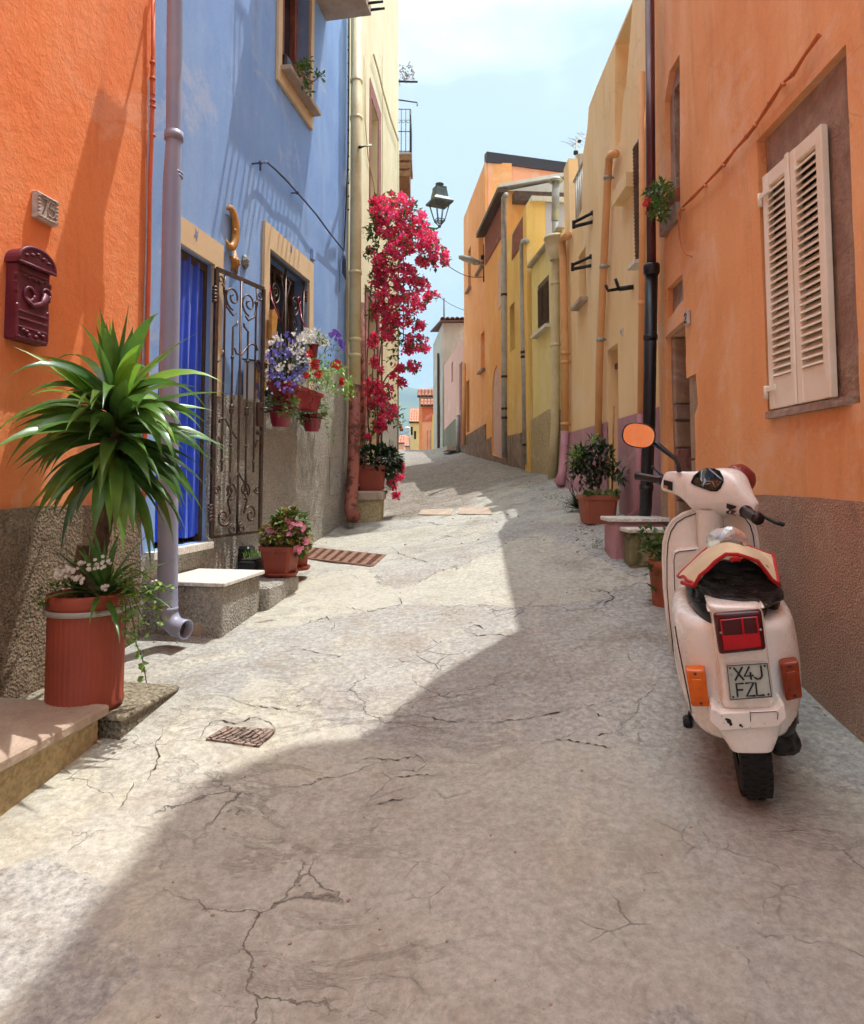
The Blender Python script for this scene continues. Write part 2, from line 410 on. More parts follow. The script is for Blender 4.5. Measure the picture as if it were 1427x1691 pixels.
M['yucca2'] = leafmat('yucca_new_leaf', '6c9c30', '8cb844', .35, .35, 3)
M['leafg'] = leafmat('mid_green_leaf', '3e5c24', '5f8434')
M['leafd'] = leafmat('dark_green_leaf', '22391f', '35502b', .35)
M['leafl'] = leafmat('light_green_leaf', '6f9a34', '8fb648')
M['leafv'] = leafmat('variegated_leaf', '9aa868', '5c7c3c', sc_=40)
M['leafo'] = leafmat('bronze_green_leaf', '7d8030', '6a5226', sc_=14)
M['ivy'] = leafmat('ivy_leaf', '5f8a36', '86a850', sc_=20)
M['magenta'] = leafmat('bougainvillea_bract', 'f83a78', 'fb6a9a', .6, .6, 12)
M['magentad'] = leafmat('bougainvillea_bract_deep', 'e02258', 'f03c6c', .6, .55, 12)
M['redfl'] = leafmat('red_petal', 'c01024', 'd62a34', .5, .3)
M['pinkfl'] = leafmat('pink_petal', 'e07c94', 'eea2b0', .5, .3)
M['whitefl'] = leafmat('white_petal', 'e6e4da', 'f2f0e8', .5, .3)
M['bluefl'] = leafmat('lobelia_petal', '5a55b4', '7a74cc', .5, .3, 30)
M['purplefl'] = leafmat('purple_petal', '6a44b0', '8c68cc', .5, .3, 30)
M['dryleaf'] = leafmat('dry_leaf', 'a08a5c', '8a7048')
def curtainm():
    t = NT('blue_curtain_cloth'); co = t.coord(); w = t.n('ShaderNodeTexWave', bands_direction='Z'); w.inputs['Scale'].default_value = 60; t.l(co, w.inputs[0])
    t.bump(w.outputs[1], .15, .004)
    col = t.mix(t.ramp(t.noise(4, 4, .6, co), [(.3, 0.0), (.7, 1.0)]), '1e58e0', '1848c8')
    t.set(Base_Color=col, Roughness=.7); t.b.inputs['Sheen Weight'].default_value = .3
    return t.mat
M['curtain'] = curtainm()
def tilesm(): return simple('clay_roof_tile', 'c07a5c', .9, c2='8a6450', sc_=9, bump=.3)
M['tiles'] = tilesm()
M['tilegap'] = simple('weathered_tile', '6a4a3e', .9)
M['fascia'] = simple('dark_fascia_metal', '322a2c', .5)
M['wood'] = simple('weathered_beam', '5c4636', .85, c2='44352a', sc_=12, bump=.4)
M['woodb'] = simple('tan_wood_board', '9a6e44', .8, c2='7d5636', sc_=12, bump=.3)
# ------------------------------------------------------------------ ground
def ground_mat():
    t = NT('cracked_concrete_and_cobbles'); co = t.coord(); 
    big = t.noise(.55, 6, .62, co, .6); mid = t.noise(2.6, 6, .65, co, .4); fine = t.noise(38, 5, .7, co); sp = t.noise(130, 3, .6, co)
    col = t.mix(t.ramp(big, [(.38, 0.0), (.62, 1.0)]), 'adaca3', '9a9993')
    col = t.mix(t.ramp(mid, [(.5, 0.0), (.68, .75)]), col, '8f8679')
    col = t.mix(t.ramp(t.noise(1.5, 5, .6, t.coord(scale=(1, .8, 1)), 1.2), [(.55, 0.0), (.7, .6)]), col, 'c4bfa6')
    col = t.mix(t.ramp(t.noise(.9, 4, .6, t.coord(scale=(1.3, .7, 1)), .8), [(.58, 0.0), (.7, .45)]), col, '908580')
    col = t.mix(.5, col, t.ramp(fine, [(.32, .1), (.68, .9)]), 'OVERLAY')
    # aggregate specks
    col = t.mix(t.ramp(sp, [(.62, 0.0), (.68, .6)]), col, '6e6458'); col = t.mix(t.ramp(sp, [(.26, .5), (.31, 0.0)]), col, 'e0d8c4')
    def crack(sc_, w, mlo, mhi, seed, dist):
        n = t.n('ShaderNodeTexNoise'); n.inputs['Scale'].default_value = 3.2; n.inputs['Detail'].default_value = 6; n.inputs['Roughness'].default_value = .62; t.l(co, n.inputs['Vector'])
        s = t.n('ShaderNodeVectorMath', operation='MULTIPLY_ADD'); t.l(n.outputs['Color'], s.inputs[0]); s.inputs[1].default_value = (dist, dist, 0); 
        a = t.n('ShaderNodeVectorMath', operation='ADD'); t.l(co, a.inputs[0]); a.inputs[1].default_value = (seed, seed * .7, 0); t.l(a.outputs[0], s.inputs[2])
        fl = t.n('ShaderNodeVectorMath', operation='MULTIPLY'); t.l(s.outputs[0], fl.inputs[0]); fl.inputs[1].default_value = (1, 1.3, 0)
        v = t.n('ShaderNodeTexVoronoi', feature='DISTANCE_TO_EDGE'); v.inputs['Scale'].default_value = sc_; t.l(fl.outputs[0], v.inputs['Vector'])
        e = t.ramp(v.outputs[0], [(0.0, 1.0), (w, 0.0)])
        mk = t.ramp(t.noise(1.1, 5, .6, a.outputs[0]), [(mlo, 0.0), (mhi, 1.0)])
        if seed == 3.1:
            vq = t.n('ShaderNodeTexVoronoi'); vq.inputs['Scale'].default_value = sc_; t.l(fl.outputs[0], vq.inputs['Vector']); crack.cell = vq.outputs['Color']
        return t.math('MULTIPLY', e, mk)
    c1 = crack(.8, .0036, .54, .63, 3.1, .5); c2 = crack(2.2, .0075, .57, .66, 11.7, .3); c3 = crack(6, .022, .6, .68, 23.9, .12)
    cellv = t.n('ShaderNodeSeparateColor'); t.l(crack.cell, cellv.inputs[0])
    col = t.mix(t.ramp(cellv.outputs[0], [(.2, .0), (.9, .3)]), col, 'a8a294'); col = t.mix(t.ramp(cellv.outputs[1], [(.5, .0), (.9, .35)]), col, 'c6c0a8')
    rip = t.noise(1.6, 7, .68, t.coord(scale=(1, 1.9, 1)), .5)
    ripl = t.ramp(rip, [(.465, 0.0), (.488, 1.0), (.50, 1.0), (.515, 0.0)])
    rmask = t.ramp(t.noise(.8, 4, .6, t.coord(scale=(1, 1.4, 1))), [(.45, 0.0), (.6, 1.0)])
    ripm = t.math('MULTIPLY', ripl, rmask); col = t.mix(t.math('MULTIPLY', ripm, .22), col, '7b7060')
    col = t.mix(t.ramp(t.noise(5.5, 6, .75, co, 1.5), [(.52, 0.0), (.60, .35)]), col, '8d8576')
    col = t.mix(t.ramp(t.noise(.7, 5, .6, t.coord(scale=(.5, 1.6, 1)), 1.0), [(.58, 0.0), (.66, .22)]), col, '97938c')
    ck = t.math('MAXIMUM', t.math('MAXIMUM', c1, c2), t.math('MULTIPLY', c3, .7))
    col = t.mix(t.math('MULTIPLY', ck, .75), col, '564b40')
    # spalled patches with rubble showing
    sp1 = t.ramp(t.noise(1.25, 7, .68, t.coord(scale=(1, 1.2, 1)), .3), [(.665, 0.0), (.69, 1.0)])
    # cobbles far up the street
    sx = t.n('ShaderNodeSeparateXYZ'); t.l(co, sx.inputs[0])
    yy = t.math('ADD', sx.outputs[1], t.math('MULTIPLY', t.noise(.8, 4, .6, co), 7.0))
    far = t.ramp(t.math('MULTIPLY', t.math('SUBTRACT', yy, 11.6), .5), [(0.0, 0.0), (.6, 1.0)])
    cm = t.n('ShaderNodeMath', operation='MAXIMUM'); t.l(far, cm.inputs[0]); t.l(sp1, cm.inputs[1]); cm = cm.outputs[0]
    vc = t.n('ShaderNodeTexVoronoi', feature='DISTANCE_TO_EDGE'); vc.inputs['Scale'].default_value = 9; t.l(co, vc.inputs['Vector'])
    vv = t.n('ShaderNodeTexVoronoi'); vv.inputs['Scale'].default_value = 9; t.l(co, vv.inputs['Vector'])
    st = t.mix(vv.outputs['Color'], '75695f', '938a7e'); ce = t.ramp(vc.outputs[0], [(0.0, 0.0), (.08, 1.0)])
    st = t.mix(ce, '5a5146', st); st = t.mix(.35, st, t.ramp(fine, [(.3, .1), (.7, .9)]), 'OVERLAY')
    col = t.mix(t.math('MULTIPLY', cm, .85), col, st)
    # moss in patches at the right side up the street
    ms = t.math('MULTIPLY', t.ramp(t.noise(1.9, 6, .7, co), [(.6, 0.0), (.68, 1.0)]), t.ramp(t.math('MULTIPLY', sx.outputs[1], .1), [(.52, 0.0), (.75, .8)]))
    col = t.mix(t.math('MULTIPLY', ms, .7), col, '6d7240')
    h = t.math('ADD', t.math('MULTIPLY', fine, .35), t.math('MULTIPLY', mid, 1.2))
    h = t.math('ADD', h, t.math('MULTIPLY', sp, .12))
    h = t.math('SUBTRACT', h, t.math('MULTIPLY', ck, 1.0)); h = t.math('ADD', h, t.math('MULTIPLY', t.math('MULTIPLY', ce, cm), .5))
    h = t.math('SUBTRACT', h, t.math('MULTIPLY', ripm, .35)); h = t.math('ADD', h, t.math('MULTIPLY', rip, 1.0))
    t.bump(h, .7, .022)
    return t.set(Base_Color=col, Roughness=.92)
M['ground'] = ground_mat()
def build_ground():
    ys = [-6 + .25 * i for i in range(24)]
    y = 0.0
    while y < 26: ys.append(y); y += max(.03, .0075 * y)
    ys += [27, 28, 30, 33, 36, 40, 45, 52, 60, 80, 120, 200, 400, 700, 1100, 1500]
    xs = [-14, -9, -6, -4, -3.3] + [-3 + 5.2 * i / 150 for i in range(151)] + [2.6, 3.2, 4.5, 7, 10, 14]
    vs = []; fs = []; nx = len(xs)
    for y in ys:
        k = 1 if y < 30 else y / 30
        for i, x in enumerate(xs):
            X = x * k * (1 if y < 60 else 1.8)
            if y <= 40: z = gz(X, y)
            else: z = pw([(40, -.6), (80, -6), (200, -14), (1500, -20)], y)
            vs.append((X, y, z))
    for j in range(len(ys) - 1):
        for i in range(nx - 1): fs.append((j * nx + i, j * nx + i + 1, (j + 1) * nx + i + 1, (j + 1) * nx + i))
    b = MB(); b.v = vs; b.f = fs; b.m = [0] * len(fs); b.s = [True] * len(fs)
    return struct(b.build('street_ground', M['ground']))
build_ground()
# hand traced cracks (open seams in the concrete, filled with dirt)
b = MB()
def gpt(u, v, l=.003): p = G(u, v); return V((p.x, p.y, gz(p.x, p.y) + l))
cracks = [
 [(330, 1222), (345, 1195), (362, 1190), (385, 1196), (420, 1185), (445, 1192), (455, 1208)], [(372, 1148), (392, 1160), (420, 1166), (470, 1172), (520, 1160)],
 [(240, 1300), (262, 1250), (258, 1228), (270, 1205)], [(196, 1340), (215, 1310), (222, 1290)],
 [(580, 1262), (610, 1252), (650, 1256), (690, 1250), (703, 1262), (690, 1275), (650, 1272)], [(650, 1285), (690, 1280), (730, 1282)],
 [(762, 1040), (785, 1033), (800, 1038), (815, 1035)], [(740, 1046), (765, 1042), (790, 1050), (830, 1048), (868, 1062)], [(805, 1015), (830, 1005), (860, 1003), (880, 1008)],
 [(940, 985), (955, 975), (985, 972), (1005, 980), (1018, 988), (990, 1000), (965, 998)], [(960, 1002), (985, 998), (1010, 985)],
 [(760, 1195), (800, 1195), (850, 1190), (900, 1182), (950, 1170), (1010, 1158), (1040, 1150)], [(680, 1178), (720, 1188), (760, 1195)],
 [(985, 1180), (1000, 1185)], [(985, 1215), (1005, 1213)], [(990, 1233), (1010, 1236)],
 [(505, 1030), (540, 1020), (555, 1030), (548, 1045)], [(560, 1000), (600, 1010), (640, 1004), (665, 995), (650, 975)],
 [(700, 880), (750, 886), (790, 882), (830, 878)], [(660, 865), (700, 862), (735, 868), (790, 872)], [(800, 905), (840, 900), (870, 908)],
 [(455, 1080), (500, 1072), (560, 1085), (600, 1078)], [(640, 900), (660, 915), (690, 925), (720, 933)], [(620, 1330), (650, 1322), (690, 1318)],
 [(880, 1230), (930, 1222), (985, 1232), (1030, 1228)],
]
random.seed(3)
for c in cracks:
    pts = []
    for (a, d), (e, g) in zip(c, c[1:]):
        n = max(2, int(math.hypot(e - a, g - d) / 5))
        for i in range(n): pts.append((lerp(a, e, i / n) + R_(-2.6, 2.6), lerp(d, g, i / n) + R_(-1.8, 1.8)))
    pts.append(c[-1]); L = []; Rr = []
    n = len(pts)
    for i, (u, v) in enumerate(pts):
        p = gpt(u, v); q = gpt(*pts[min(i + 1, n - 1)]); o = gpt(*pts[max(0, i - 1)]); d = (q - o); d.z = 0
        if d.length < 1e-5: d = V((1, 0, 0))
        d.normalize(); w = (.0006 + .0045 * random.random() ** 3) * sin(pi * min(.97, (i + .4) / n)) * (1 + .35 * p.y / 3)
        k = V((-d.y, d.x, 0)) * w; L.append(p + k); Rr.append(p - k)
    b.add(L + Rr, [(i, i + 1, n + i + 1, n + i) for i in range(n - 1)])
M['dirt'] = simple('dark_dirt', '3a322a', .95)
struct(b.build('pavement_cracks', M['dirt']))

# ------------------------------------------------------------------ hills
def hillmat():
    t = NT('wooded_hill'); co = t.coord(); n = t.noise(.012, 8, .62, co); n2 = t.noise(.09, 5, .7, co)
    col = t.mix(t.ramp(n, [(.4, 0.0), (.62, 1.0)]), '2f4230', '52633f'); col = t.mix(t.ramp(n2, [(.6, 0.0), (.7, .7)]), col, '6f7050')
    return t.set(Base_Color=col, Roughness=1.0)
b = MB(); vs = []; nx, ny = 120, 40
for j in range(ny):
    y = 650 + 14 * j
    for i in range(nx):
        x = -620 + 11 * i; k = sin(pi / 2 * min(1, j / 26)) * (1 if j < 27 else cos((j - 26) / 14 * 1.2))
        h = 128 + 9 * sin(x * .006 + .4) + 16 * noise.noise(V((x * .006, y * .004, 1))) + 5 * noise.noise(V((x * .03, y * .03, 5))) + 2.2 * noise.noise(V((x * .13, y * .13, 8)))
        vs.append((x, y, -25 + (h + 25) * k * 1.02))
b.add(vs, [(j * nx + i, j * nx + i + 1, (j + 1) * nx + i + 1, (j + 1) * nx + i) for j in range(ny - 1) for i in range(nx - 1)])
struct(b.build('wooded_hill', hillmat()))

# ------------------------------------------------------------------ sun and sky
SUN = V((.25, .22, 1.0)).normalized()
sl = bpy.data.lights.new('sun', 'SUN'); sl.energy = 3.45; sl.angle = radians(.5); sl.color = (1, .98, .95)
so = bpy.data.objects.new('sun', sl); COL.objects.link(so); so.rotation_euler = SUN.to_track_quat('Z', 'Y').to_euler(); so.location = (3, 2, 15)
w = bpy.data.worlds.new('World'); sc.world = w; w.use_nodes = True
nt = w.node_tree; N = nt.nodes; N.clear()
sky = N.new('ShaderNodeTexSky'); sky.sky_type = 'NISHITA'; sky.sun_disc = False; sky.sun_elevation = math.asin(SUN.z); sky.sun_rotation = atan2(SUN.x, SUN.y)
sky.air_density = 1.0; sky.dust_density = 1.2; sky.ozone_density = 1.0
bg = N.new('ShaderNodeBackground'); wo = N.new('ShaderNodeOutputWorld')
tc = N.new('ShaderNodeTexCoord'); mp = N.new('ShaderNodeMapping'); mp.inputs['Scale'].default_value = (1, 1, 2.2); nt.links.new(tc.outputs['Generated'], mp.inputs[0])
nz = N.new('ShaderNodeTexNoise'); nz.inputs['Scale'].default_value = 2.4; nz.inputs['Detail'].default_value = 6; nz.inputs['Roughness'].default_value = .5; nt.links.new(mp.outputs[0], nz.inputs['Vector'])
sxyz = N.new('ShaderNodeSeparateXYZ'); nt.links.new(tc.outputs['Generated'], sxyz.inputs[0])
ad = N.new('ShaderNodeMath'); ad.operation = 'MULTIPLY_ADD'; ad.inputs[1].default_value = .45; nt.links.new(nz.outputs[0], ad.inputs[0]); 
ad2 = N.new('ShaderNodeMath'); ad2.operation = 'SUBTRACT'; ad2.inputs[1].default_value = .22; nt.links.new(sxyz.outputs[2], ad2.inputs[0]); nt.links.new(ad2.outputs[0], ad.inputs[2])
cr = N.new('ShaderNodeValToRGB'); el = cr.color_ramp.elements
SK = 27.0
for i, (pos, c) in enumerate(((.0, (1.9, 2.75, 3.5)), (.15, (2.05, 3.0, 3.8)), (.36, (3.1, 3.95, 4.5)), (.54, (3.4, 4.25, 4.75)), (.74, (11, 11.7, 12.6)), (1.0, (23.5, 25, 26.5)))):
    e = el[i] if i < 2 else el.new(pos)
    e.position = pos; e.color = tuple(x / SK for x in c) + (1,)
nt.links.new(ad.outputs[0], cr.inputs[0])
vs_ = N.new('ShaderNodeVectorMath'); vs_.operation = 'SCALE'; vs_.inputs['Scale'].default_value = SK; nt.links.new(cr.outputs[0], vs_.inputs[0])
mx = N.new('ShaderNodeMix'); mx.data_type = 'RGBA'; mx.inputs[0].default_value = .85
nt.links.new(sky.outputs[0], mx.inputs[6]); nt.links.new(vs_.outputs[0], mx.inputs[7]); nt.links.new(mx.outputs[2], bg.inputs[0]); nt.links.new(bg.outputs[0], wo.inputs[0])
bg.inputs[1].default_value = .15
sc.view_settings.view_transform = 'Standard'; sc.view_settings.look = 'None'; sc.view_settings.gamma = 1; sc.view_settings.exposure = .52
sc.cycles.max_bounces = 8; sc.cycles.diffuse_bounces = 4; sc.cycles.glossy_bounces = 3; sc.cycles.transmission_bounces = 6; sc.cycles.use_adaptive_sampling = True; sc.cycles.adaptive_threshold = .035; sc.cycles.caustics_reflective = False; sc.cycles.caustics_refractive = False; sc.cycles.volume_bounces = 0

# haze: the air between here and the hills
b = MB(); b.sm = False; b.prism([V((-1500, -30, -60)), V((1500, -30, -60)), V((1500, 1520, -60)), V((-1500, 1520, -60))], V((0, 0, 260)))
hm = bpy.data.materials.new('haze_air'); hm.use_nodes = True; hn = hm.node_tree; hn.nodes.clear(); ho_ = hn.nodes.new('ShaderNodeOutputMaterial'); hv = hn.nodes.new('ShaderNodeVolumePrincipled')
hv.inputs['Color'].default_value = (.62, .82, 1.0, 1); hv.inputs['Density'].default_value = .00065; hv.inputs['Anisotropy'].default_value = .2
hn.links.new(hv.outputs[0], ho_.inputs['Volume']); o = b.build('haze', hm); o['kind'] = 'stuff'
import bmesh
bm = bmesh.new(); bm.from_mesh(o.data); bmesh.ops.recalc_face_normals(bm, faces=bm.faces); bm.to_mesh(o.data); bm.free()
# ================================================================== HOUSES
def rect(W, u0, v0, u1, v1, off=0, flat=True):
    """(s,z) rectangle from pixel of near/left-top and far/right-bottom"""
    a, z0 = W.hit(u0, v0, off); b_, z1 = W.hit(u1, v1, off)
    return a, b_, z0, z1
def rp(s0, s1, z0, z1): return [(s0, z0), (s1, z0), (s1, z1), (s0, z1)]
def wobble(poly, amp, step=.08, seed=0):
    out = []; n = len(poly)
    for i in range(n):
        a, c = poly[i], poly[(i + 1) % n]; L = math.hypot(c[0] - a[0], c[1] - a[1]); k = max(1, int(L / step))
        for j in range(k):
            s, z = lerp(a[0], c[0], j / k), lerp(a[1], c[1], j / k)
            out.append((s + amp * noise.noise(V((s * 6, z * 6, seed))), z + amp * noise.noise(V((s * 6, z * 6, seed + 7)))))
    return out
def shell(W, s0, s1, z0, z1, depth, off=-.3):
    b = MB(); b.prism([W.pt(s0, z0, off), W.pt(s1, z0, off), W.pt(s1, z0, -depth), W.pt(s0, z0, -depth)], V((0, 0, z1 - z0))); return b
def wallaxes(W): return (W.t, W.n, V((0, 0, 1)))

# ---------------------------------------------------------------- left orange house
s1, _ = WL.hit(244, 300); S_OB = s1
ho = thing('orange_house', WL.pt(s1 / 2, -1.2), 'bright orange plastered house in full sun at the left, with brown roughcast base', 'house', 'houses along the lane')
b = MB(); b.plate(WL, rp(-6, s1, -2, 7.6), [], 0, .3); b.build('wall', M['orangeL'], ho)
zt = WL.hit(228, 834)[1]; zt0 = WL.hit(60, 836)[1]
b = MB(); b.plate(WL, wobble([(-6, -2.2), (s1 - .003, -2.2), (s1 - .003, zt), (WL.hit(60, 836)[0], zt0), (-6, zt0 - .3)], .009, .07, 4), [], .02, .024); b.build('base_band', M['stuccoL'], ho)
shell(WL, -6, s1, -2, 7.55, 5).build('side_wall', M['orangeL'], ho)
b = MB(); b.plate(WL, rp(-6.0, s1 + .0, 7.6, 7.75), [], .35, 5.2); b.build('roof', M['tiles'], ho)
# unseen plank added above the frame to throw the slanted band of shade
pk = thing('added_shade_plank', WL.pt(WL.sy(4.0), 3.6), 'unseen plank on an iron arm, added to shade the orange wall', 'plank')
ya, yb = WL.sy(4.06), WL.sy(4.32)
zpl = 3.75
b = MB(); b.prism([WL.pt(ya, zpl, .32), WL.pt(yb, zpl, .32), WL.pt(yb, zpl, 1.15), WL.pt(ya, zpl, 1.15)], V((0, 0, .03))); b.build('board', M['woodb'], pk)
b = MB(); b.tube([WL.pt(yb - .04, zpl - .02, 0), WL.pt(yb - .04, zpl - .02, 1.1)], .012, 6); b.build('bracket', M['ironb'], pk)

# ---------------------------------------------------------------- blue house
sB0 = S_OB + .002; sB1 = WL.hit(572, 400)[0]; S_BC = sB1
hb = thing('blue_house', WL.pt((sB0 + sB1) / 2, -.9), 'sky blue house with sand coloured trim, blue door curtain and grey roughcast base', 'house', 'houses along the lane')
d0, d1 = WL.hit(262, 600)[0], WL.hit(345.5, 600)[0]; dzt = WL.hit(293, 402)[1]; dzb = WL.hit(345, 892)[1]
w0, w1 = WL.hit(440, 500)[0], WL.hit(507, 500)[0]; wzt = WL.hit(441, 410)[1]; wzb = WL.hit(440, 690)[1]
u0, u1 = WL.hit(461, 120)[0], WL.hit(509, 150)[0]; uzb = WL.hit(511, 186)[1]; uzt = uzb + 1.25
door_h = rp(d0, d1, dzb, dzt); win_h = rp(w0, w1, wzb, wzt); up_h = rp(u0, u1, uzb, uzt)
b = MB(); b.plate(WL, rp(sB0, sB1, -2, 7.2), [door_h, win_h, up_h], 0, .3, .22); b.build('wall', M['blue'], hb)
shell(WL, sB0, sB1, -2, 7.15, 5).build('side_wall', M['blue'], hb)
b = MB(); b.plate(WL, rp(sB0, sB1, 7.2, 7.35), [], .12, 5.2); b.build('roof', M['tiles'], hb)
# base of roughcast
def zat(u, v): return WL.hit(u, v, .018)
pb = [(sB0, -2.2), (sB1, -2.2), zat(571, 603), zat(508, 612), (zat(440, 648)[0] + .1, zat(430, 652)[1])]
pb += [zat(430, 653), zat(346, 651), (d1 + .0, dzb - .02), (sB0 + .0, dzb - .02)]
b = MB(); b.plate(WL, wobble(pb, .012, .3), [], .02, .025); b.build('base_band', M['stucco'], hb)
# trims
def trim_frame(W, s0, s1, z0, z1, wd, wt, prd, mat, par, name='trim', bottom=False, wb=0.0):
    b = MB(); outer = [(s0 - wd, z0 - wb), (s0, z0 - wb), (s0, z1), (s1, z1), (s1, z0 - wb), (s1 + wd, z0 - wb), (s1 + wd, z1 + wt), (s0 - wd, z1 + wt)]
    if bottom: b.plate(W, rp(s0 - wd, s1 + wd, z0 - wb, z1 + wt), [rp(s0, s1, z0, z1)], prd, prd - .002)
    else: b.plate(W, outer, [], prd, prd - .002)
    return b.build(name, mat, par)
tw = WL.hit(362, 500)[0] - d1; tt = WL.hit(293, 357)[1] - dzt
b = MB(); zj = zat(346, 651)[1]; b.plate(WL, [(d1, zj), (d1 + tw, zj), (d1 + tw, dzt + tt), (d0 + .12, dzt + tt), (d0 + .12, dzt), (d1, dzt)], [], .03, .028); b.build('trim', M['trim'], hb)
tw2 = w0 - WL.hit(431, 500)[0]
trim_frame(WL, w0, w1, zat(430, 640)[1], wzt, tw2, WL.hit(432, 363)[1] - wzt, .03, M['trim'], hb)
trim_frame(WL, u0, u1, uzb, uzt, .085, .09, .03, M['trim'], hb, bottom=True, wb=uzb - WL.hit(512, 214)[1])
# small blue flower motifs painted on the lintels
M['motif'] = simple('blue_motif_paint', '7f92c4', .7)
for (u, v, sz) in ((318, 388, .05), (476.5, 412, .055)):
    b = MB(); s, z = WL.hit(u, v)
    for k in range(9):
        a = 2 * pi * k / 9; q = sz * (.6 + .4 * (k % 2))
        b.leaf(WL.pt(s, z, .0325), WL.t * (cos(a) * .6) + V((0, 0, sin(a))), WL.n, q, q * .3, 0, 0)
    b.build('painted_motif', M['motif'], hb)
# door : jamb, dark interior, threshold
b = MB(); b.box(WL.pt((d0 + d1) / 2, (dzb + dzt) / 2, -.2), (d1 - d0, .02, dzt - dzb), wallaxes(WL)); b.build('door', M['dark'], hb)
b = MB(); b.plate(WL, rp(d1 - .035, d1 - .001, dzb, dzt - .001), [], -.03, .12)
b.plate(WL, rp(d0 + .001, d1 - .035, dzt - .06, dzt - .001), [], -.03, .12); b.build('door_frame', M['wood'], hb)
b = MB(); a_, c_ = WL.hit(250, 900, .05)[0], WL.hit(349, 893, .05)[0]
b.prism([WL.pt(a_, dzb - .05, .07), WL.pt(c_, dzb - .05, .07), WL.pt(c_, dzb - .05, -.2), WL.pt(a_, dzb - .05, -.2)], V((0, 0, .045))); b.build('threshold', M['marble'], hb)
# window : glass and inner frame behind the grille
b = MB(); b.box(WL.pt((w0 + w1) / 2, (wzb + wzt) / 2, -.2), (w1 - w0, .015, wzt - wzb), wallaxes(WL)); win = b.build('window', M['glass'], hb)
b = MB()
for s in (w0 + .03, (w0 + w1) / 2, w1 - .03): b.box(WL.pt(s, (wzb + wzt) / 2, -.17), (.06, .05, wzt - wzb), wallaxes(WL))
for z in (wzb + .03, wzt - .03, wzb + .75): b.box(WL.pt((w0 + w1) / 2, z, -.165), (w1 - w0 - .004, .045, .06), wallaxes(WL))
b.build('frame', M['wood'], win)
b = MB(); b.box(WL.pt((u0 + u1) / 2, (uzb + uzt) / 2, -.2), (u1 - u0, .015, uzt - uzb), wallaxes(WL)); win = b.build('window', M['glass'], hb)
b = MB()
for s in (u0 + .035, (u0 + u1) / 2, u1 - .035): b.box(WL.pt(s, (uzb + uzt) / 2, -.16), (.07, .06, uzt - uzb), wallaxes(WL))
for z in (uzb + .03, uzt - .03): b.box(WL.pt((u0 + u1) / 2, z, -.158), (u1 - u0 - .004, .05, .06), wallaxes(WL))
b.build('frame', M['redstone'], win)
b = MB(); b.prism([WL.pt(u0 - .03, uzb - .002, -.1), WL.pt(u1 + .05, uzb - .002, -.1), WL.pt(u1 + .05, uzb - .002, .13), WL.pt(u0 - .03, uzb - .002, .13)], V((0, 0, -.045))); b.build('sill', M['slabstone'], hb)
# wrought iron grille in the window
def spiral(c, r0, r1, a0, turns, X, Z, n=26):
    out = []
    for i in range(n + 1):
        t = i / n; r = lerp(r0, r1, t ** .8); a = a0 + turns * 2 * pi * t; out.append(c + X * (r * cos(a)) + Z * (r * sin(a)))
    return out
ZZ = V((0, 0, 1))
g = MB(); T = WL.t
def wp(f, h): return WL.pt(lerp(w0 + .02, w1 - .02, f), lerp(wzb + .02, wzt - .02, h), -.03)
for f in (0, .5, 1): g.tube([wp(f, 0), wp(f, 1)], .013, 6)
for h in (0, 1): g.tube([wp(0, h), wp(1, h)], .013, 6)
ww = w1 - w0
for f in (.1, .2, .3, .4, .6, .7, .8, .9): g.tube([wp(f, 0), wp(f, .55)], .007, 5)
for sd, cx in ((1, .25), (-1, .75)):
    c = wp(cx, .80); g.tube(spiral(c, .115, .02, -pi / 2, 1.6 * sd, T * sd, ZZ), .009, 5)
    g.tube(spiral(wp(cx, .66), .09, .015, pi / 2, -1.3 * sd, T * sd, ZZ), .008, 5)
    g.tube([wp(cx - .2 * sd, .55), wp(cx - .2 * sd, .7), wp(cx - .12 * sd, .82), wp(cx - .2 * sd, .95), wp(cx - .23 * sd, .99)], .008, 5)
    g.tube([wp(cx + .2 * sd, .55), wp(cx + .17 * sd, .65), wp(cx + .22 * sd, .8), wp(cx + .13 * sd, .93)], .008, 5)
    g.tube(spiral(wp(cx + .14 * sd, .93), .05, .012, 0, 1.2, T * sd, ZZ), .007, 5)
g.build('window_grille', M['iron'], hb)
b = MB()
for z in (.88, .84, .80, .3): 
    for k in range(4): b.tube([WL.pt(w1 + .005, lerp(wzb, wzt, z) + k * .03 - .04, -.01), WL.pt(w1 + .005, lerp(wzb, wzt, z) + k * .03 - .02, -.01)], .016, 8)
    break
b.build('hinge', M['iron'], hb)
# balcony added at the frame top to shade the blue wall, rods for streaks
bal = []
sb0, sb1 = WL.sy(5.85), WL.sy(7.42)
zb = 5.3; db = .54
b = MB(); b.prism([WL.pt(sb0, zb, .001), WL.pt(sb1, zb, .001), WL.pt(sb1, zb, db), WL.pt(sb0, zb, db)], V((0, 0, .12))); bl = b.build('balcony', M['slabstone'], hb)
b = MB()
for i in range(19):
    p = WL.pt(lerp(sb0 + .03, sb1 - .03, i / 18), zb + .12, db - .03); b.tube([p, p + ZZ * .95], .009, 5)
b.tube([WL.pt(sb0 + .03, zb + 1.07, db - .03), WL.pt(sb1 - .03, zb + 1.07, db - .03)], .016, 6)
for s in (sb0 + .03, sb1 - .03): b.tube([WL.pt(s, zb + 1.07, db - .03), WL.pt(s, zb + 1.07, 0)], .014, 6)
b.build('railing', M['ironb'], bl)
b = MB(); random.seed(8)
for i in range(17):
    s = lerp(sb0 + .02, sb1 - .02, i / 16) + R_(-.015, .015); b.tube([WL.pt(s, zb + .06, db - .02), WL.pt(s, zb + .06, db + R_(.08, .22))], .015, 6)
b.build('added_streak_rods', M['ironb'], bl)  # rods added along the slab edge only to cast streaks of shade below

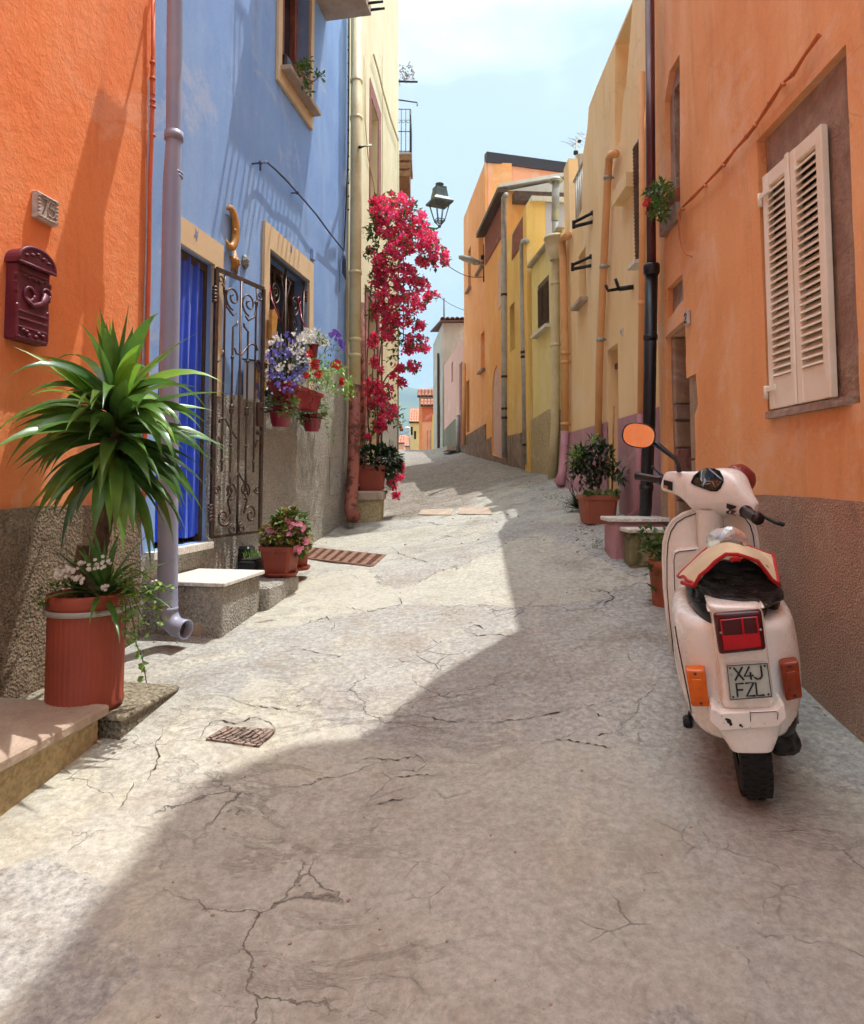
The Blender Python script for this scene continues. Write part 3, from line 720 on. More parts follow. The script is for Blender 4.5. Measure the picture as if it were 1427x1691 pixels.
# ---------------------------------------------------------------- iron gate folded open against the blue wall
gt0 = WL.px(354, 650, .05); GY = gt0
hs = WL.hit(354, 650, .05)[0]; fe = WL.hit(431, 650, .16)[0]
pA = WL.pt(hs, 0, .05); pB = WL.pt(fe, 0, .17)
GT = (pB - pA); glen = GT.length; GT.normalize(); GN = V((GT.y, -GT.x, 0))
def fromray(u, v):  # point on gate plane
    d = ray(u, v); k = pA.dot(GN) / d.dot(GN); return d * k
gz1 = fromray(355, 444).z; gz1b = fromray(431, 474).z; gz0 = fromray(350, 885).z; gz0b = fromray(425, 880).z
gzt = (gz1 + gz1b) / 2; gzb = (gz0 + gz0b) / 2
def gp(f, h): return pA + GT * (glen * f) + ZZ * lerp(gzb, gzt, h)
gate = MB()
gf = MB(); gf.bar([gp(0, 0), gp(0, 1)], .035, .02, GN); gf.bar([gp(1, 0), gp(1, 1)], .03, .02, GN); gf.bar([gp(0, 1), gp(1, 1)], .03, .02, GN); gf.bar([gp(0, 0), gp(1, 0)], .02, .02, GN)
gm = gf.build('gate', M['iron'], hb)
gate = MB(); r = .0085
gate.tube([gp(.5, 0), gp(.5, 1)], .010, 6)
for f in (.34, .66):
    gate.tube([gp(f, .18), gp(f, .80), gp(f + (.5 - f) * .5, .815), gp(f + (.5 - f) * .6, .83)], r, 6)
    for h in (.47, .478, .49, .34): gate.ball(gp(f, h), .019 if h > .4 else .014, 8, 5)
    for h in (.68,): gate.ball(gp(f, h), .016, 8, 5)
    for h in (.3, .68): pass
for f, g_ in ((.17, 1), (.83, -1)):
    gate.tube([gp(f, .24), gp(f, .88), gp(f + .0, .93), gp(f - .04 * g_, .95)], r, 6)
    gate.ball(gp(f, .28), .014, 8, 5); gate.ball(gp(f, .93), .016, 8, 5)
    gate.tube(spiral(gp(.5 - .17 * g_, .915), .10, .018, (-.5) * pi, -1.5 * g_, GT * g_ * 1, ZZ), .008, 6)
    gate.tube([gp(.5 - .33 * g_, .99), gp(.5 - .36 * g_, .93), gp(.5 - .3 * g_, .87), gp(.5 - .16 * g_, .845), gp(.5 - .10 * g_, .86)], .008, 6)
    gate.tube(spiral(gp(.5 - .42 * g_, .965), .04, .01, -pi / 2 + .4, 1.1 * g_, GT * g_, ZZ), .007, 5)
    # lower scrolls
    gate.tube(spiral(gp(.5 - .28 * g_, .07), .085, .016, .2, -1.4 * g_, GT * g_, ZZ), .008, 6)
    gate.tube([gp(.5 - .28 * g_ + .14 * g_, .08), gp(.5 - .2 * g_, .13), gp(.5 - .13 * g_, .16), gp(.5 - .17 * g_, .19), gp(.5 - .16 * g_, .24)], .008, 6)
    gate.tube(spiral(gp(.5 - .15 * g_, .17), .075, .015, -pi / 2, 1.4 * g_, GT * g_, ZZ), .007, 6)
    gate.tube([gp(.5, .24), gp(.5 - .06 * g_, .22), gp(.5 - .16 * g_, .19), gp(.5 - .22 * g_, .15)], .007, 6)
    gate.tube(spiral(gp(.5 - .1 * g_, .02), .045, .012, pi / 2, 1.2 * g_, GT * g_, ZZ), .007, 5)
    gate.tube(spiral(gp(.5 - .42 * g_, .17), .04, .012, 0, 1.2 * g_, GT * g_, ZZ), .007, 5)
    # side tendrils
    gate.tube([gp(.5 - .5 * g_, .645), gp(.5 - .42 * g_, .655), gp(.5 - .36 * g_, .68), gp(.5 - .35 * g_, .70)], .007, 5)
    gate.tube([gp(.5 - .5 * g_, .36), gp(.5 - .4 * g_, .37), gp(.5 - .35 * g_, .34)], .007, 5)
gate.tube([gp(.38, .72), gp(.42, .70), gp(.52, .70), gp(.64, .735), gp(.72, .755), gp(.85, .755), gp(.88, .735)], .008, 6)
gate.tube([gp(.1, .425), gp(.14, .44), gp(.22, .44), gp(.34, .40), gp(.46, .37), gp(.5, .37)], .008, 6)
gate.build('scrollwork', M['iron'], gm)
b = MB(); b.box(gp(.92, .475) + GN * .012, (.07, .03, .2), (GT, GN, ZZ), .006); b.tube([gp(.92, .5) + GN * .02, gp(.92, .5) + GN * .06, gp(1.1, .5) + GN * .06], .009, 6)
b.ball(gp(.88, .40) + GN * .02, .022, 8, 6); b.build('lock', M['iron'], gm)
for h in (.87, .06):
    b = MB()
    for k in range(5): b.tube([gp(-.03, h) + ZZ * (k * .026), gp(-.03, h) + ZZ * (k * .026 + .018)], .02, 8)
    b.build('hinge', M['iron'], gm)

# ---------------------------------------------------------------- cream house with bougainvillea
sC0 = WC.hit(572.5, 400)[0]; sC1 = WC.hit(657.5, 400)[0]
sC0 = .02
hc = thing('cream_house', WC.pt(2, -.5), 'tall cream house with worn red stone door frames behind the bougainvillea', 'house', 'houses along the lane')
c0, c1 = WC.hit(611.5, 300)[0], WC.hit(628, 300)[0]; czt = WC.hit(612, 160)[1]; czb = WC.hit(612, 345)[1]
e0, e1 = WC.hit(601, 700)[0], WC.hit(624, 700)[0]; ezt = WC.hit(601, 470)[1]; ezb = WC.hit(601, 815)[1]
h1 = rp(c0, c1 - .25, czb, czt); h2 = rp(e0 + .12, e1 - .12, ezb, ezt - .1)
b = MB(); b.plate(WC, rp(sC0, sC1, -1.5, 11), [h1, h2], 0, .3, .25); b.build('wall', M['cream'], hc)
shell(WC, sC0, sC1, -1.5, 10.9, 5).build('side_wall', M['cream'], hc)
b = MB(); b.plate(WC, rp(sC0, sC1, 11, 11.15), [], .3, 5.2); b.build('roof', M['tiles'], hc)
b = MB(); b.plate(WC, rp(c0 - .1, c1, czb - .1, czt + .25), [h1], .012, .014); b.plate(WC, rp(e0, e1, ezb - .3, ezt), [h2], .025, .027); b.build('stone_frame', M['redstone'], hc)
b = MB(); b.box(WC.pt((c0 + c1) / 2, (czb + czt) / 2, -.24), (c1 - c0, .02, czt - czb), wallaxes(WC)); b.build('window', M['wood'], hc)
b = MB(); b.box(WC.pt((e0 + e1) / 2, (ezb + ezt) / 2, -.24), (e1 - e0, .02, ezt - ezb), wallaxes(WC)); b.build('door', M['redstone'], hc)
q = [(sC0, -1.5), (sC1 - .002, -1.5), WC.hit(656.5, 676, .02), (e1 + .003, WC.hit(630, 655, .02)[1]), (e1 + .003, ezb - .35), (sC0, ezb - .35)]
b = MB(); b.plate(WC, q, [], .02, .022); b.build('base_band', M['stucco'], hc)
b = MB(); b.box(WC.pt(WC.hit(644, 740)[0], WC.hit(644, 740)[1], .03), (.5, .02, .28), wallaxes(WC)); b.build('meter_door', M['greypipe'], hc)
# cornice string on the wall
# ---------------------------------------------------------------- house further left with the balcony
WD = Wall(-.78, 13.0, -.03, 1, 1)
hd = thing('balcony_house', WD.pt(2, -.1), 'pale house mostly hidden past the cream house, with an iron balcony', 'house', 'houses along the lane')
b = MB(); b.plate(WD, rp(0, 4.5, -1, 10.6), [], 0, .3); b.build('wall', M['whitewash'], hd)
shell(WD, 0, 4.5, -1, 10.5, 4).build('side_wall', M['whitewash'], hd)
y0 = 14.0
def dpt(u, v): return P(u, v, y0)
z0 = dpt(660, 292).z; z1 = dpt(660, 253).z; z2 = dpt(660, 179).z; xo = dpt(680, 250).x; xw = WD.x_at(y0)
b = MB()
b.box(((xo + xw) / 2, y0 + .6, z1), (xo - xw, 1.2, .05)); bl = b.build('balcony', M['slabstone'], hd)
b = MB()
for k in range(3): b.box(((xo + xw) / 2 - .01, y0 + .02, lerp(z0, z1, k / 3) + .08), (xo - xw - .03, .04, .12))
b.box(((xo + xw) / 2 - .02, y0 + .6, (z0 + z1) / 2), (xo - xw - .06, 1.1, z1 - z0 - .06)); b.build('underside', M['woodb'], bl)
b = MB()
for i in range(5): 
    p = V((lerp(xw + .04, xo - .03, i / 4), y0 + .03, z1)); b.tube([p, V((p.x, p.y, z2))], .008 if i < 4 else .02, 5)
for i in range(14):
    p = V((xo - .03, y0 + .03 + i * .09, z1)); b.tube([p, V((p.x, p.y, z2))], .008, 5)
for z in (z2, lerp(z1, z2, .5), z1 + .06):
    b.tube([V((xw, y0 + .03, z)), V((xo - .03, y0 + .03, z)), V((xo - .03, y0 + 1.2, z))], .012, 5)
for i in range(4):
    p = V((lerp(xw + .09, xo - .08, i / 3), y0 + .03, lerp(z1, z2, .72))); b.tube(spiral(p, .05, .02, 0, 1, V((1, 0, 0)), ZZ, 10), .006, 4)
b.build('railing', M['ironb'], bl)
b = MB(); p = dpt(658, 134)
b.tube([V((xw, y0, p.z)), V((dpt(690, 134).x, y0, dpt(690, 135).z))], .022, 6); b.build('rail', M['ironb'], hd)
b = MB(); b.tube([V((xw, y0, dpt(660, 163).z)), V((dpt(689, 170).x, y0, dpt(689, 169).z)), V((dpt(689, 170).x, y0, dpt(689, 175).z))], .015, 6); b.build('bracket', M['ironb'], hd)
pl = thing('dry_climber', dpt(670, 150), 'sparse dry climber spilling over the rail high beside the sky', 'plant')
b = MB(); tw_ = MB(); random.seed(11)
for i in range(26):
    u = R_(658, 684); v = R_(106, 132); p = dpt(u, v); q = p + V((R_(-.12, .12), R_(-.1, .1), R_(-.25, .1))); tw_.tube([p, (p + q) / 2 + V((0, 0, .03)), q], .003, 4)
    for k in range(5): b.leaf(p.lerp(q, R_(0, 1)), V((R_(-1, 1), R_(-1, 1), R_(-1, .6))), ZZ, R_(.04, .07), .03)
b.build('leaves', M['dryleaf'], pl); tw_.build('stem', M['stem'], pl)
# ================================================================== RIGHT SIDE
LOW = -2.0
def roof_pt(u, v):
    p = G(u, v); k = (WR.x_at(4) - p.x) / SUN.x; q = p + SUN * k; return (WR.sy(q.y), q.z)
S_R1 = WR.hit(1085.5, 500)[0]
prof = [roof_pt(u, v) for u, v in ((818, 1003), (800, 1028), (760, 1078), (720, 1116), (680, 1150), (650, 1176), (615, 1205), (585, 1219), (480, 1229), (385, 1241), (330, 1290), (262, 1352))]
print('PROF', [(round(a, 2), round(z, 2)) for a, z in prof], S_R1)
hr = thing('orange_stone_house', WR.pt(2, -1), 'orange house in the shade at the right with mauve stone window surrounds and brown base', 'house', 'houses along the lane')
# openings
k0, k1 = WR.hit(1101, 600)[0], WR.hit(1133, 600)[0]; kzt = WR.hit(1133, 530)[1]
q0 = WR.hit(1150, 640)[0]
def wr(u, v, off=0): return WR.hit(u, v, off)
door_hole = wobble([(k0 + .03, -1.6), (k0 + .02, kzt - .02), (k1, kzt + .01), wr(1134, 625), wr(1149, 617), wr(1153, 668), wr(1147, 684), (wr(1148, 780)[0], -1.6)], .012, .1, 3)
patch_hole = wobble([wr(1101, 528), wr(1102, 476), wr(1127, 452), wr(1129, 494), wr(1119, 507), wr(1108, 522)], .012, .06, 5)
zs1 = wr(1122, 354)[1]
upw_hole = wobble([wr(1099, 398), wr(1097, 170), (wr(1097, 170)[0] - .12, 2.95), (wr(1123, 100)[0], 2.95), wr(1123, 353)], .012, .12, 8)
big_hole = wobble([wr(1269, 692), wr(1250, 233), (wr(1398, 100)[0], wr(1250, 233)[1] + .02), (wr(1398, 100)[0], wr(1269, 692)[1] + .0)], .008, .12, 11)
ztop = prof[-1][1]
outer = [(-6, LOW), (S_R1, LOW), (S_R1, prof[0][1])] + [p for p in prof if p[0] < S_R1 and p[0] > 1] + [(prof[-1][0] - .3, ztop), (-6, ztop)]
outer = [outer[0], outer[1], outer[2]] + [p for i, p in enumerate(outer[3:])]
b = MB(); b.plate(WR, outer, [door_hole, patch_hole, upw_hole, big_hole], 0, .045, .045); b.build('wall', M['orangeR'], hr)
# masonry body behind the plaster with the real openings
mz0, mz1 = wr(1266, 682)[1], wr(1264.6, 284)[1]; m0, m1 = wr(1266, 500)[0], wr(1369, 500)[0]
uz0, uz1 = wr(1122, 330)[1], wr(1104, 205)[1] + .25; ua0, ua1 = wr(1106, 300)[0], wr(1122.5, 300)[0]
def hull(off, thick, holes):
    b = MB(); b.plate(WR, [(-6, LOW - .1), (S_R1 - .004, LOW - .1), (S_R1 - .004, min(3.2, outer[2][1] - .1)), (-6, 3.2)], holes, off, thick, thick); return b
dh = rp(k1 + .005, k0 - .005, -1.6, kzt - .03); uh = rp(ua1, ua0, uz0, uz1); mh = rp(m1 + .08, m0 - .02, mz0, mz1)
hull(-.044, .28, [dh, uh, mh]).build('stone_surround', M['stone'], hr)
bw = MB(); bw.prism([WR.pt(s, z, -.33) for s, z in outer], -WR.n * 3.5); bw.build('side_wall', M['orangeR'], hr)
b = MB(); b.plate(WR, [(prof[-1][0] - .3, ztop + .1), (-6, ztop + .1), (-6, ztop + .003), (prof[-1][0] - .3, ztop + .003)], [], .0, 4); b.build('roof', M['tiles'], hr)
# far jamb of the doorway in big blocks
b = MB(); zz = [-1.6, -.55, -.16, .22, .42, .54, kzt - .035]; 
for i in range(6):
    b.mi = [0, 0, 1, 0, 2, 0][i]
    b.box(WR.pt(k0 - .02 + .012 * (i % 2), (zz[i] + zz[i + 1]) / 2, -.175), (.04, .26, zz[i + 1] - zz[i] - .012), wallaxes(WR), .008)
b.build('door_jamb', [M['stone2'], M['stone3'], M['stone']], hr)
b = MB(); b.prism([WR.pt(k1, kzt - .012, -.046), WR.pt(k0, kzt - .012, -.046), WR.pt(k0, kzt - .012, -.33), WR.pt(k1, kzt - .012, -.33)], V((0, 0, -.02))); b.build('soffit', M['orangeR'], hr)
b = MB(); b.box(WR.pt((k0 + k1) / 2, -.4, -.31), (k0 - k1, .03, 2.6), wallaxes(WR)); b.build('door', M['wood'], hr)
b = MB()
for (z0_, z1_, mi) in ((-1.6, -.62, 0), (-.61, -.2, 1), (-.19, .12, 0), (.13, kzt - .3, 2)):
    b.mi = mi; b.box(WR.pt((k1 + q0) / 2 - .02, (z0_ + z1_) / 2, -.032), ((k1 - q0) + .04, .03, z1_ - z0_), wallaxes(WR), .006)
b.build('quoin', [M['stone2'], M['stone'], M['stone2']], hr)
# brown roughcast base
zb1 = wr(1239, 818, .018)[1]
hp = [(-6, LOW - .1), (wr(1149, 800)[0] - .01, LOW - .1), (wr(1149, 800)[0] - .01, zb1), (wr(1355, 822)[0], wr(1355, 822, .018)[1]), (-6, zb1 - .15)]
b = MB(); b.plate(WR, wobble(hp, .008, .07, 9), [], .018, .024); b.build('base_band', M['stuccoR'], hr)
b = MB(); b.plate(WR, [(k0 + .035, LOW - .1), (S_R1, LOW - .1), (S_R1, wr(1086, 804)[1]), (k0 + .035, wr(1100, 806)[1])], [], .012, .014); b.build('base_band', M['stone2'], hr)
# upper window: recess, pot and sill
b = MB(); b.box(WR.pt((ua0 + ua1) / 2, (uz0 + uz1) / 2, -.29), (abs(ua0 - ua1), .02, uz1 - uz0), wallaxes(WR)); b.build('window', M['dark'], hr)
b = MB(); sa, sb_ = wr(1097, 380)[0], wr(1124, 350)[0]
b.prism([WR.pt(sb_, uz0 - .02, -.25), WR.pt(sa, uz0 - .02, -.25), WR.pt(sa, uz0 - .02, .035), WR.pt(sb_, uz0 - .02, .035)], V((0, 0, -.13))); b.build('sill', M['stone'], hr)
# big window : sill and two louvred shutters
b = MB(); b.prism([WR.pt(wr(1400, 500)[0], mz0 - .0, -.25), WR.pt(wr(1268, 500)[0], mz0, -.25), WR.pt(wr(1268, 500)[0], mz0, .03), WR.pt(wr(1400, 500)[0], mz0, .03)], V((0, 0, -.035))); b.build('sill', M['stone'], hr)
b = MB(); b.box(WR.pt((m0 + m1) / 2, (mz0 + mz1) / 2, -.24), (abs(m0 - m1), .02, mz1 - mz0), wallaxes(WR)); b.build('window', M['dark'], hr)
mm = wr(1313, 500)[0]
for (sa, sb_, lf) in ((mm + .002, m0 - .004, 1), (m1 + .004, mm - .002, 0)):
    w_ = sb_ - sa; h0, h1_ = mz0 + .012, mz1 - .012; H = h1_ - h0; cx = (sa + sb_) / 2
    f = MB(); ax = wallaxes(WR); o = -.012
    for s in (sa + .024, sb_ - .024): f.box(WR.pt(s, (h0 + h1_) / 2, o), (.048, .034, H), ax, .004)
    for (za, zb_) in ((h0, h0 + .16), (h1_ - .07, h1_)): f.box(WR.pt(cx, (za + zb_) / 2, o - .002), (w_ - .09, .03, zb_ - za), ax, .003)
    if lf: f.box(WR.pt(sa + .008, (h0 + h1_) / 2, o + .022), (.03, .012, H), ax, .003)
    sh = f.build('shutter', M['shutter'], hr)
    l = MB(); n = 27
    for i in range(n):
        z = lerp(h0 + .165, h1_ - .075, (i + .5) / n); tl = radians(48)
        l.box(WR.pt(cx, z, o), (w_ - .094, .056, .006), (WR.t, WR.n * cos(tl) - ZZ * sin(tl), WR.n * sin(tl) + ZZ * cos(tl)))
    l.build('louvres', M['shutter'], sh)
    if lf:
        for z in (h1_ - .12, h0 + .09):
            hg = MB(); hg.tube([WR.pt(sb_ + .012, z - .035, .012), WR.pt(sb_ + .012, z + .035, .012)], .012, 8); hg.box(WR.pt(sb_ - .04, z + .015, .016), (.1, .008, .026), ax, .003)
            hg.build('hinge', M['shutter'], sh)
# ---------------------------------------------------------------- things on the right orange wall
b = MB(); pts = [(1352, 55), (1325, 96), (1308, 122), (1292, 138), (1270, 170), (1250, 203), (1232, 225), (1213, 248), (1195, 270), (1165, 304), (1142, 326), (1126, 343)]
cb = [WR.px(u, v, .025 + .012 * (i % 2)) for i, (u, v) in enumerate(pts)]
b.tube(cb, .007, 6); b.tube([p + ZZ * .009 * ((i % 2) * 2 - 1) * .8 - WR.n * .01 for i, p in enumerate(cb)], .005, 6)
lp = [WR.px(u, v, .04) for u, v in ((1126, 343), (1122, 352), (1121.5, 372), (1123, 392), (1127, 408), (1134, 420), (1143, 424))]
b.tube(lp, .006, 6); b.tube([p + V((0, .01, .006)) for p in lp], .005, 6)
for (u, v) in ((1292, 138), (1245, 206), (1193, 272), (1163, 306), (1126, 344)): b.tube([WR.px(u, v, 0), WR.px(u, v, .05), WR.px(u + 4, v + 2, .055)], .008, 6)
for i in range(2, 11): b.ball(cb[i], .012, 6, 4)
tag(b.build('wall_cable', M['wireorange']), 'orange painted cable tied diagonally across the wall towards the shuttered window', 'cable')
np_ = thing('number_plate', WR.px(1138, 534), 'tiny pale number plate on the orange wall above the stone doorway', 'sign')
s, z = wr(1138, 525); b = MB(); b.box(WR.pt(s, z, .012), (.07, .024, .105), wallaxes(WR), .008); pp = b.build('plate', M['plate75'], np_)
b = MB()
def stroke_text(b, txt, o, X, Z, h, r, adv):
    G_ = {'2': [[(0, .78), (.15, .95), (.45, 1), (.6, .82), (.55, .6), (.05, .05), (0, 0), (.65, 0)]], '7': [[(0, 1), (.6, 1), (.25, 0)]],
          '5': [[(.58, 1), (.08, 1), (.05, .55), (.35, .62), (.6, .45), (.58, .15), (.35, 0), (.02, .08)]],
          'X': [[(0, 1), (.62, 0)], [(.62, 1), (0, 0)]], '4': [[(.42, 1), (0, .28), (.66, .28)], [(.45, .55), (.45, 0)]],
          'J': [[(.55, 1), (.55, .22), (.4, .02), (.18, .0), (.02, .15)]], 'F': [[(.05, 0), (.05, 1), (.58, 1)], [(.05, .52), (.5, .52)]],
          'Z': [[(0, 1), (.6, 1), (0, 0), (.62, 0)]], 'L': [[(.05, 1), (.05, 0), (.58, 0)]], '8': [[(.3, .52), (.08, .75), (.3, 1), (.52, .75), (.3, .52), (.04, .25), (.3, 0), (.56, .25), (.3, .52)]]}
    for i, ch in enumerate(txt):
        for st in G_.get(ch, []):
            b.tube([o + X * ((x + i * adv) * h) + Z * (y * h) for x, y in st], r, 5)
stroke_text(b, '2', WR.pt(s + .018, z - .03, .025), -WR.t, ZZ, .06, .004, .8); b.build('digit', M['dirt'], pp)

# ---------------------------------------------------------------- apricot house with pink base
ha = thing('apricot_house', WP.pt(6.5, -.4), 'apricot house with mauve pink base, drainpipes and a deep narrow doorway', 'house', 'houses along the lane')
def wq(u, v, off=0): return WP.hit(u, v, off)
A0 = S_R1 + .003; A1 = WP.sy(8.66)
zr = wq(1003, 100)[1]
nd0, nd1 = wq(1003, 600)[0], wq(1020.5, 600)[0]; ndt = wq(1020, 566)[1]
nw0, nw1 = wq(956, 450)[0], wq(968, 450)[0]; nwt, nwb = wq(968, 405)[1], wq(956, 507)[1]
gap = wobble([wq(1016, 250), wq(1016, 60), (wq(1046, 60)[0], zr + .0 - .03), wq(1034, 140), wq(1029, 165), wq(1024, 235), wq(1020, 240)], .006, .1, 4)
gap = [(min(s, 7.0), min(z, zr - .03)) for s, z in gap]
out = [(A0, LOW), (A1, LOW), (A1, wq(935, 270)[1]), (WP.sy(8.35), wq(935, 270)[1]), (WP.sy(8.3), wq(955, 368)[1]), (WP.sy(7.62), wq(957, 366)[1] + .1), (WP.sy(7.55), wq(965, 250)[1]), (WP.sy(7.42), wq(966, 238)[1] + .02), (WP.sy(7.3), zr - .22), (wq(972, 160)[0], zr - .02), (wq(985, 130)[0], zr), (A0, zr)]
dhole = rp(nd1, nd0, -1, ndt); whole = rp(nw1, nw0, nwb, nwt)
b = MB(); b.plate(WP, out, [dhole, whole, gap], 0, .3, .22); b.build('wall', M['apricot'], ha)
o2 = [(s, z - .12) for s, z in out]; b = MB(); b.prism([WP.pt(s, z, -.31) for s, z in o2], -WP.n * 3.4); b.build('side_wall', M['whitewash'], ha)
b = MB(); b.box(WP.pt((A0 + A1) / 2, 3, -.26), (A1 - A0 - 1.2, .06, 1.3), wallaxes(WP)); b.build('bare_masonry', M['stone'], ha)
b = MB(); b.box(WP.pt((nd0 + nd1) / 2, 0, -.2), (abs(nd0 - nd1) - .004, .02, 2.2), wallaxes(WP)); b.build('door', M['apricot'], ha)
b = MB(); b.box(WP.pt((nd0 + nd1) / 2, wq(1015, 598)[1], -.09), (abs(nd0 - nd1), .03, .05), wallaxes(WP)); b.build('lintel_bar', M['redpipe'], ha)
b = MB(); b.box(WP.pt((nw0 + nw1) / 2, (nwb + nwt) / 2, -.21), (abs(nw0 - nw1), .02, nwt - nwb), wallaxes(WP)); b.build('window', M['apricot'], ha)
b = MB(); b.box(WP.pt((nw0 + nw1) / 2, nwb - .02, .02), (abs(nw0 - nw1) + .14, .14, .04), wallaxes(WP)); b.build('sill', M['slabstone'], ha)
# pink base, flared at its far end
pk_t = [(A0, wq(1066, 680)[1]), (wq(1020.5, 690)[0], wq(1020, 693)[1])]; 
b = MB(); b.plate(WP, [(A0, LOW), (nd1 - .003, LOW), (nd1 - .003, pk_t[1][1]), (A0, pk_t[0][1])], [], .015, .017)
rings = []; n = 14
zt_ = wq(1003, 698)[1]; 
for i in range(n + 1):
    s = lerp(nd0 + .003, A1, i / n); zt2 = lerp(zt_, wq(936, 716)[1], i / n); fl = .02 + .30 * (i / n) ** 1.3
    zg = gz(1.5, s) - .2; prof_ = []
    for k in range(7):
        t = k / 6; prof_.append(WP.pt(s, lerp(zt2, zg, t), .015 + fl * t ** 2.1 + .01 * noise.noise(V((s * 3, t * 4, 2)))))
    rings.append(prof_)
b.loft(rings, cap=False, closed=False)
b.build('base_band', M['pinkbase'], ha)
b = MB(); b.plate(WP, rp(nd1 + .001, nd0 - .001, -1, zt_), [], -.185, .01); b.build('door_base', M['pinkbase'], ha)
b = MB(); # roof parapet lip + terrace railing and pier side
for i in range(6): b.tube([WP.pt(WP.sy(7.65 + .11 * i), wq(957, 366)[1], -.06), WP.pt(WP.sy(7.65 + .11 * i), wq(958, 262)[1], -.06)], .012, 6)
b.tube([WP.pt(WP.sy(7.6), wq(958, 262)[1], -.06), WP.pt(WP.sy(8.3), wq(958, 262)[1], -.06)], .02, 6); b.build('railing', M['greypipe'], ha)
b = MB(); b.box(WP.pt(WP.sy(8.5), wq(935, 330)[1] - .1, -.42), (.34, .6, 1.3), wallaxes(WP), .02); b.build('terrace_pier', M['greywall'], ha)
# slanting ledge, louvred shutter seen edge on
b = MB(); l0, l1 = wq(1011, 334, .1)[0], wq(1033, 300, .1)[0]; lz = wq(1034, 294, .1)[1]
b.box(WP.pt((l0 + l1) / 2, lz, .05), (abs(l0 - l1), .1, .13), wallaxes(WP), .004); b.build('wall_ledge', M['apricot'], ha)
b = MB(); v0, v1 = wq(1052, 300)[0], wq(1061.5, 300)[0]; vzt, vzb = wq(1056, 235)[1], wq(1053, 440)[1]
b.box(WP.pt((v0 + v1) / 2, (vzt + vzb) / 2, .012), (abs(v0 - v1), .03, vzt - vzb), wallaxes(WP)); shh = b.build('shutter', M['redpipe'], ha)
b = MB()
for i in range(30): b.box(WP.pt((v0 + v1) / 2 - .01, lerp(vzb + .04, vzt - .04, i / 29), .032), (abs(v0 - v1) * .72, .02, .018), (WP.t, WP.n * .8 - ZZ * .6, WP.n * .6 + ZZ * .8))
b.build('louvres', M['brownshut'], shh)
b = MB(); b.box(WP.pt((v0 + v1) / 2, vzb - .02, .04), (abs(v0 - v1) + .06, .1, .03), wallaxes(WP)); b.build('sill', M['marble'], ha)

def pipe(name, W, pts, r, mat, label, joints=(), off=None, bott=None, extra=None, collar=1.12, jm=None):
    off = r + .02 if off is None else off
    P3 = [W.px(u, v, off) if not isinstance(u, Vector) else u for u, v in pts]
    base = V((P3[-1].x, P3[-1].y, P3[-1].z)); t = thing(name, base, label, 'drainpipe', 'wall drainpipes')
    b = MB(); b.tube(P3, r, 14); b.build('pipe', mat, t)
    for v in joints:
        # interpolate along path
        for (a, c), (u1_, v1_) in zip(zip(P3, P3[1:]), zip(pts, pts[1:])):
            if u1_[1] <= v <= v1_[1]:
                f = (v - u1_[1]) / (v1_[1] - u1_[1]); p = a.lerp(c, f); d = (c - a).normalized()
                b = MB(); b.tube([p - d * .02, p + d * .02], r * collar, 14)
                if off < .085: b.tube([p, p - W.n * off], r * .2, 6)
                b.build('clamp', jm or mat, t)
    return t, P3
# right side pipes
t, P3 = pipe('drainpipe', WP, [(1073, -10), (1076, 470)], .034, M['redpipe'], 'glossy dark red upper drainpipe running down into the black one', (330,), off=.13)
t, P3 = pipe('drainpipe', WP, [(1076, 444), (1072, 700), (1066.5, 835), (1065.5, 848), (1059, 860)], .046, M['blackpipe'], 'thick black drainpipe behind the scooter mirror', (556, 805), off=.13)
b = MB(); p = P3[0]; b.lathe([(.047, -.05), (.058, -.03), (.06, .02), (.055, .035), (.04, .036)], p, 18); b.build('collar', M['blackpipe'], t)
t, P3 = pipe('drainpipe', WP, [(1060, 120), (1061, 400), (1058, 683)], .026, M['apipe'], 'slim pipe painted to match the wall, pink at its foot, beside the black drainpipe', (500,))
b = MB(); b.tube([P3[-1]] + [WP.px(u, v, .046) for u, v in ((1056, 840), (1047, 850), (1040, 853))], .026, 12); b.build('foot', M['pinkpipe'], t)
t, P3 = pipe('drainpipe', WP, [(1017, 254), (1010, 255), (1006, 262), (1004, 290), (997, 440), (990, 600), (988, 722)], .037, M['apipe'], 'apricot painted drainpipe with a bent top, left of the narrow doorway', (293, 440, 560), jm=M['greypipe'])
b = MB(); b.tube([P3[-1], WP.px(987, 760, .07), WP.px(986, 790, .1)], .037, 14); b.build('foot', M['pinkpipe'], t)
t, P3 = pipe('drainpipe', WP, [(938, 389), (932, 391), (928, 400), (930, 430), (933, 580), (933, 712)], .05, M['apipe'], 'orange painted drainpipe with a hooked top at the far corner of the apricot house', (583, 598, 700), off=.07)
b = MB(); b.tube([P3[-1], WP.px(932, 740, .09), WP.px(929, 778, .14), WP.px(925, 800, .2)], .05, 14); b.build('foot', M['pinkpipe'], t)
# clothes line brackets
for i, (u, v, lab) in enumerate(((970, 360, 'upper black clothes line bracket on the apricot wall'), (968, 432, 'black clothes line bracket above the small recessed window'), (1038, 474, 'small black forked hook under the louvred shutter'))):
    b = MB(); s, z = wq(u + 8, v)
    if i < 2:
        a = WP.pt(s - .02, z + .05, 0); c = WP.pt(s - .02, z - .05, 0); e = WP.pt(s + .2, z, .16)
        b.tube([a, e + V((0, 0, .03))], .018, 6); b.tube([c, e - V((0, 0, .02))], .02, 6); b.tube([e - V((0, 0, .04)), e + V((0, 0, .05))], .02, 6); b.ball(a, .03, 6, 4)
    else:
        a = WP.pt(s, z, 0); e = WP.pt(s + .02, z - .01, .12); b.tube([a, e], .022, 6); b.tube([e, e + V((-.03, .0, .09))], .014, 6); b.tube([e, e + V((-.09, .02, -.01)), e + V((-.11, .02, .04))], .015, 6)
    tag(b.build('line_bracket', M['ironb']), lab, 'bracket', 'clothes line brackets')
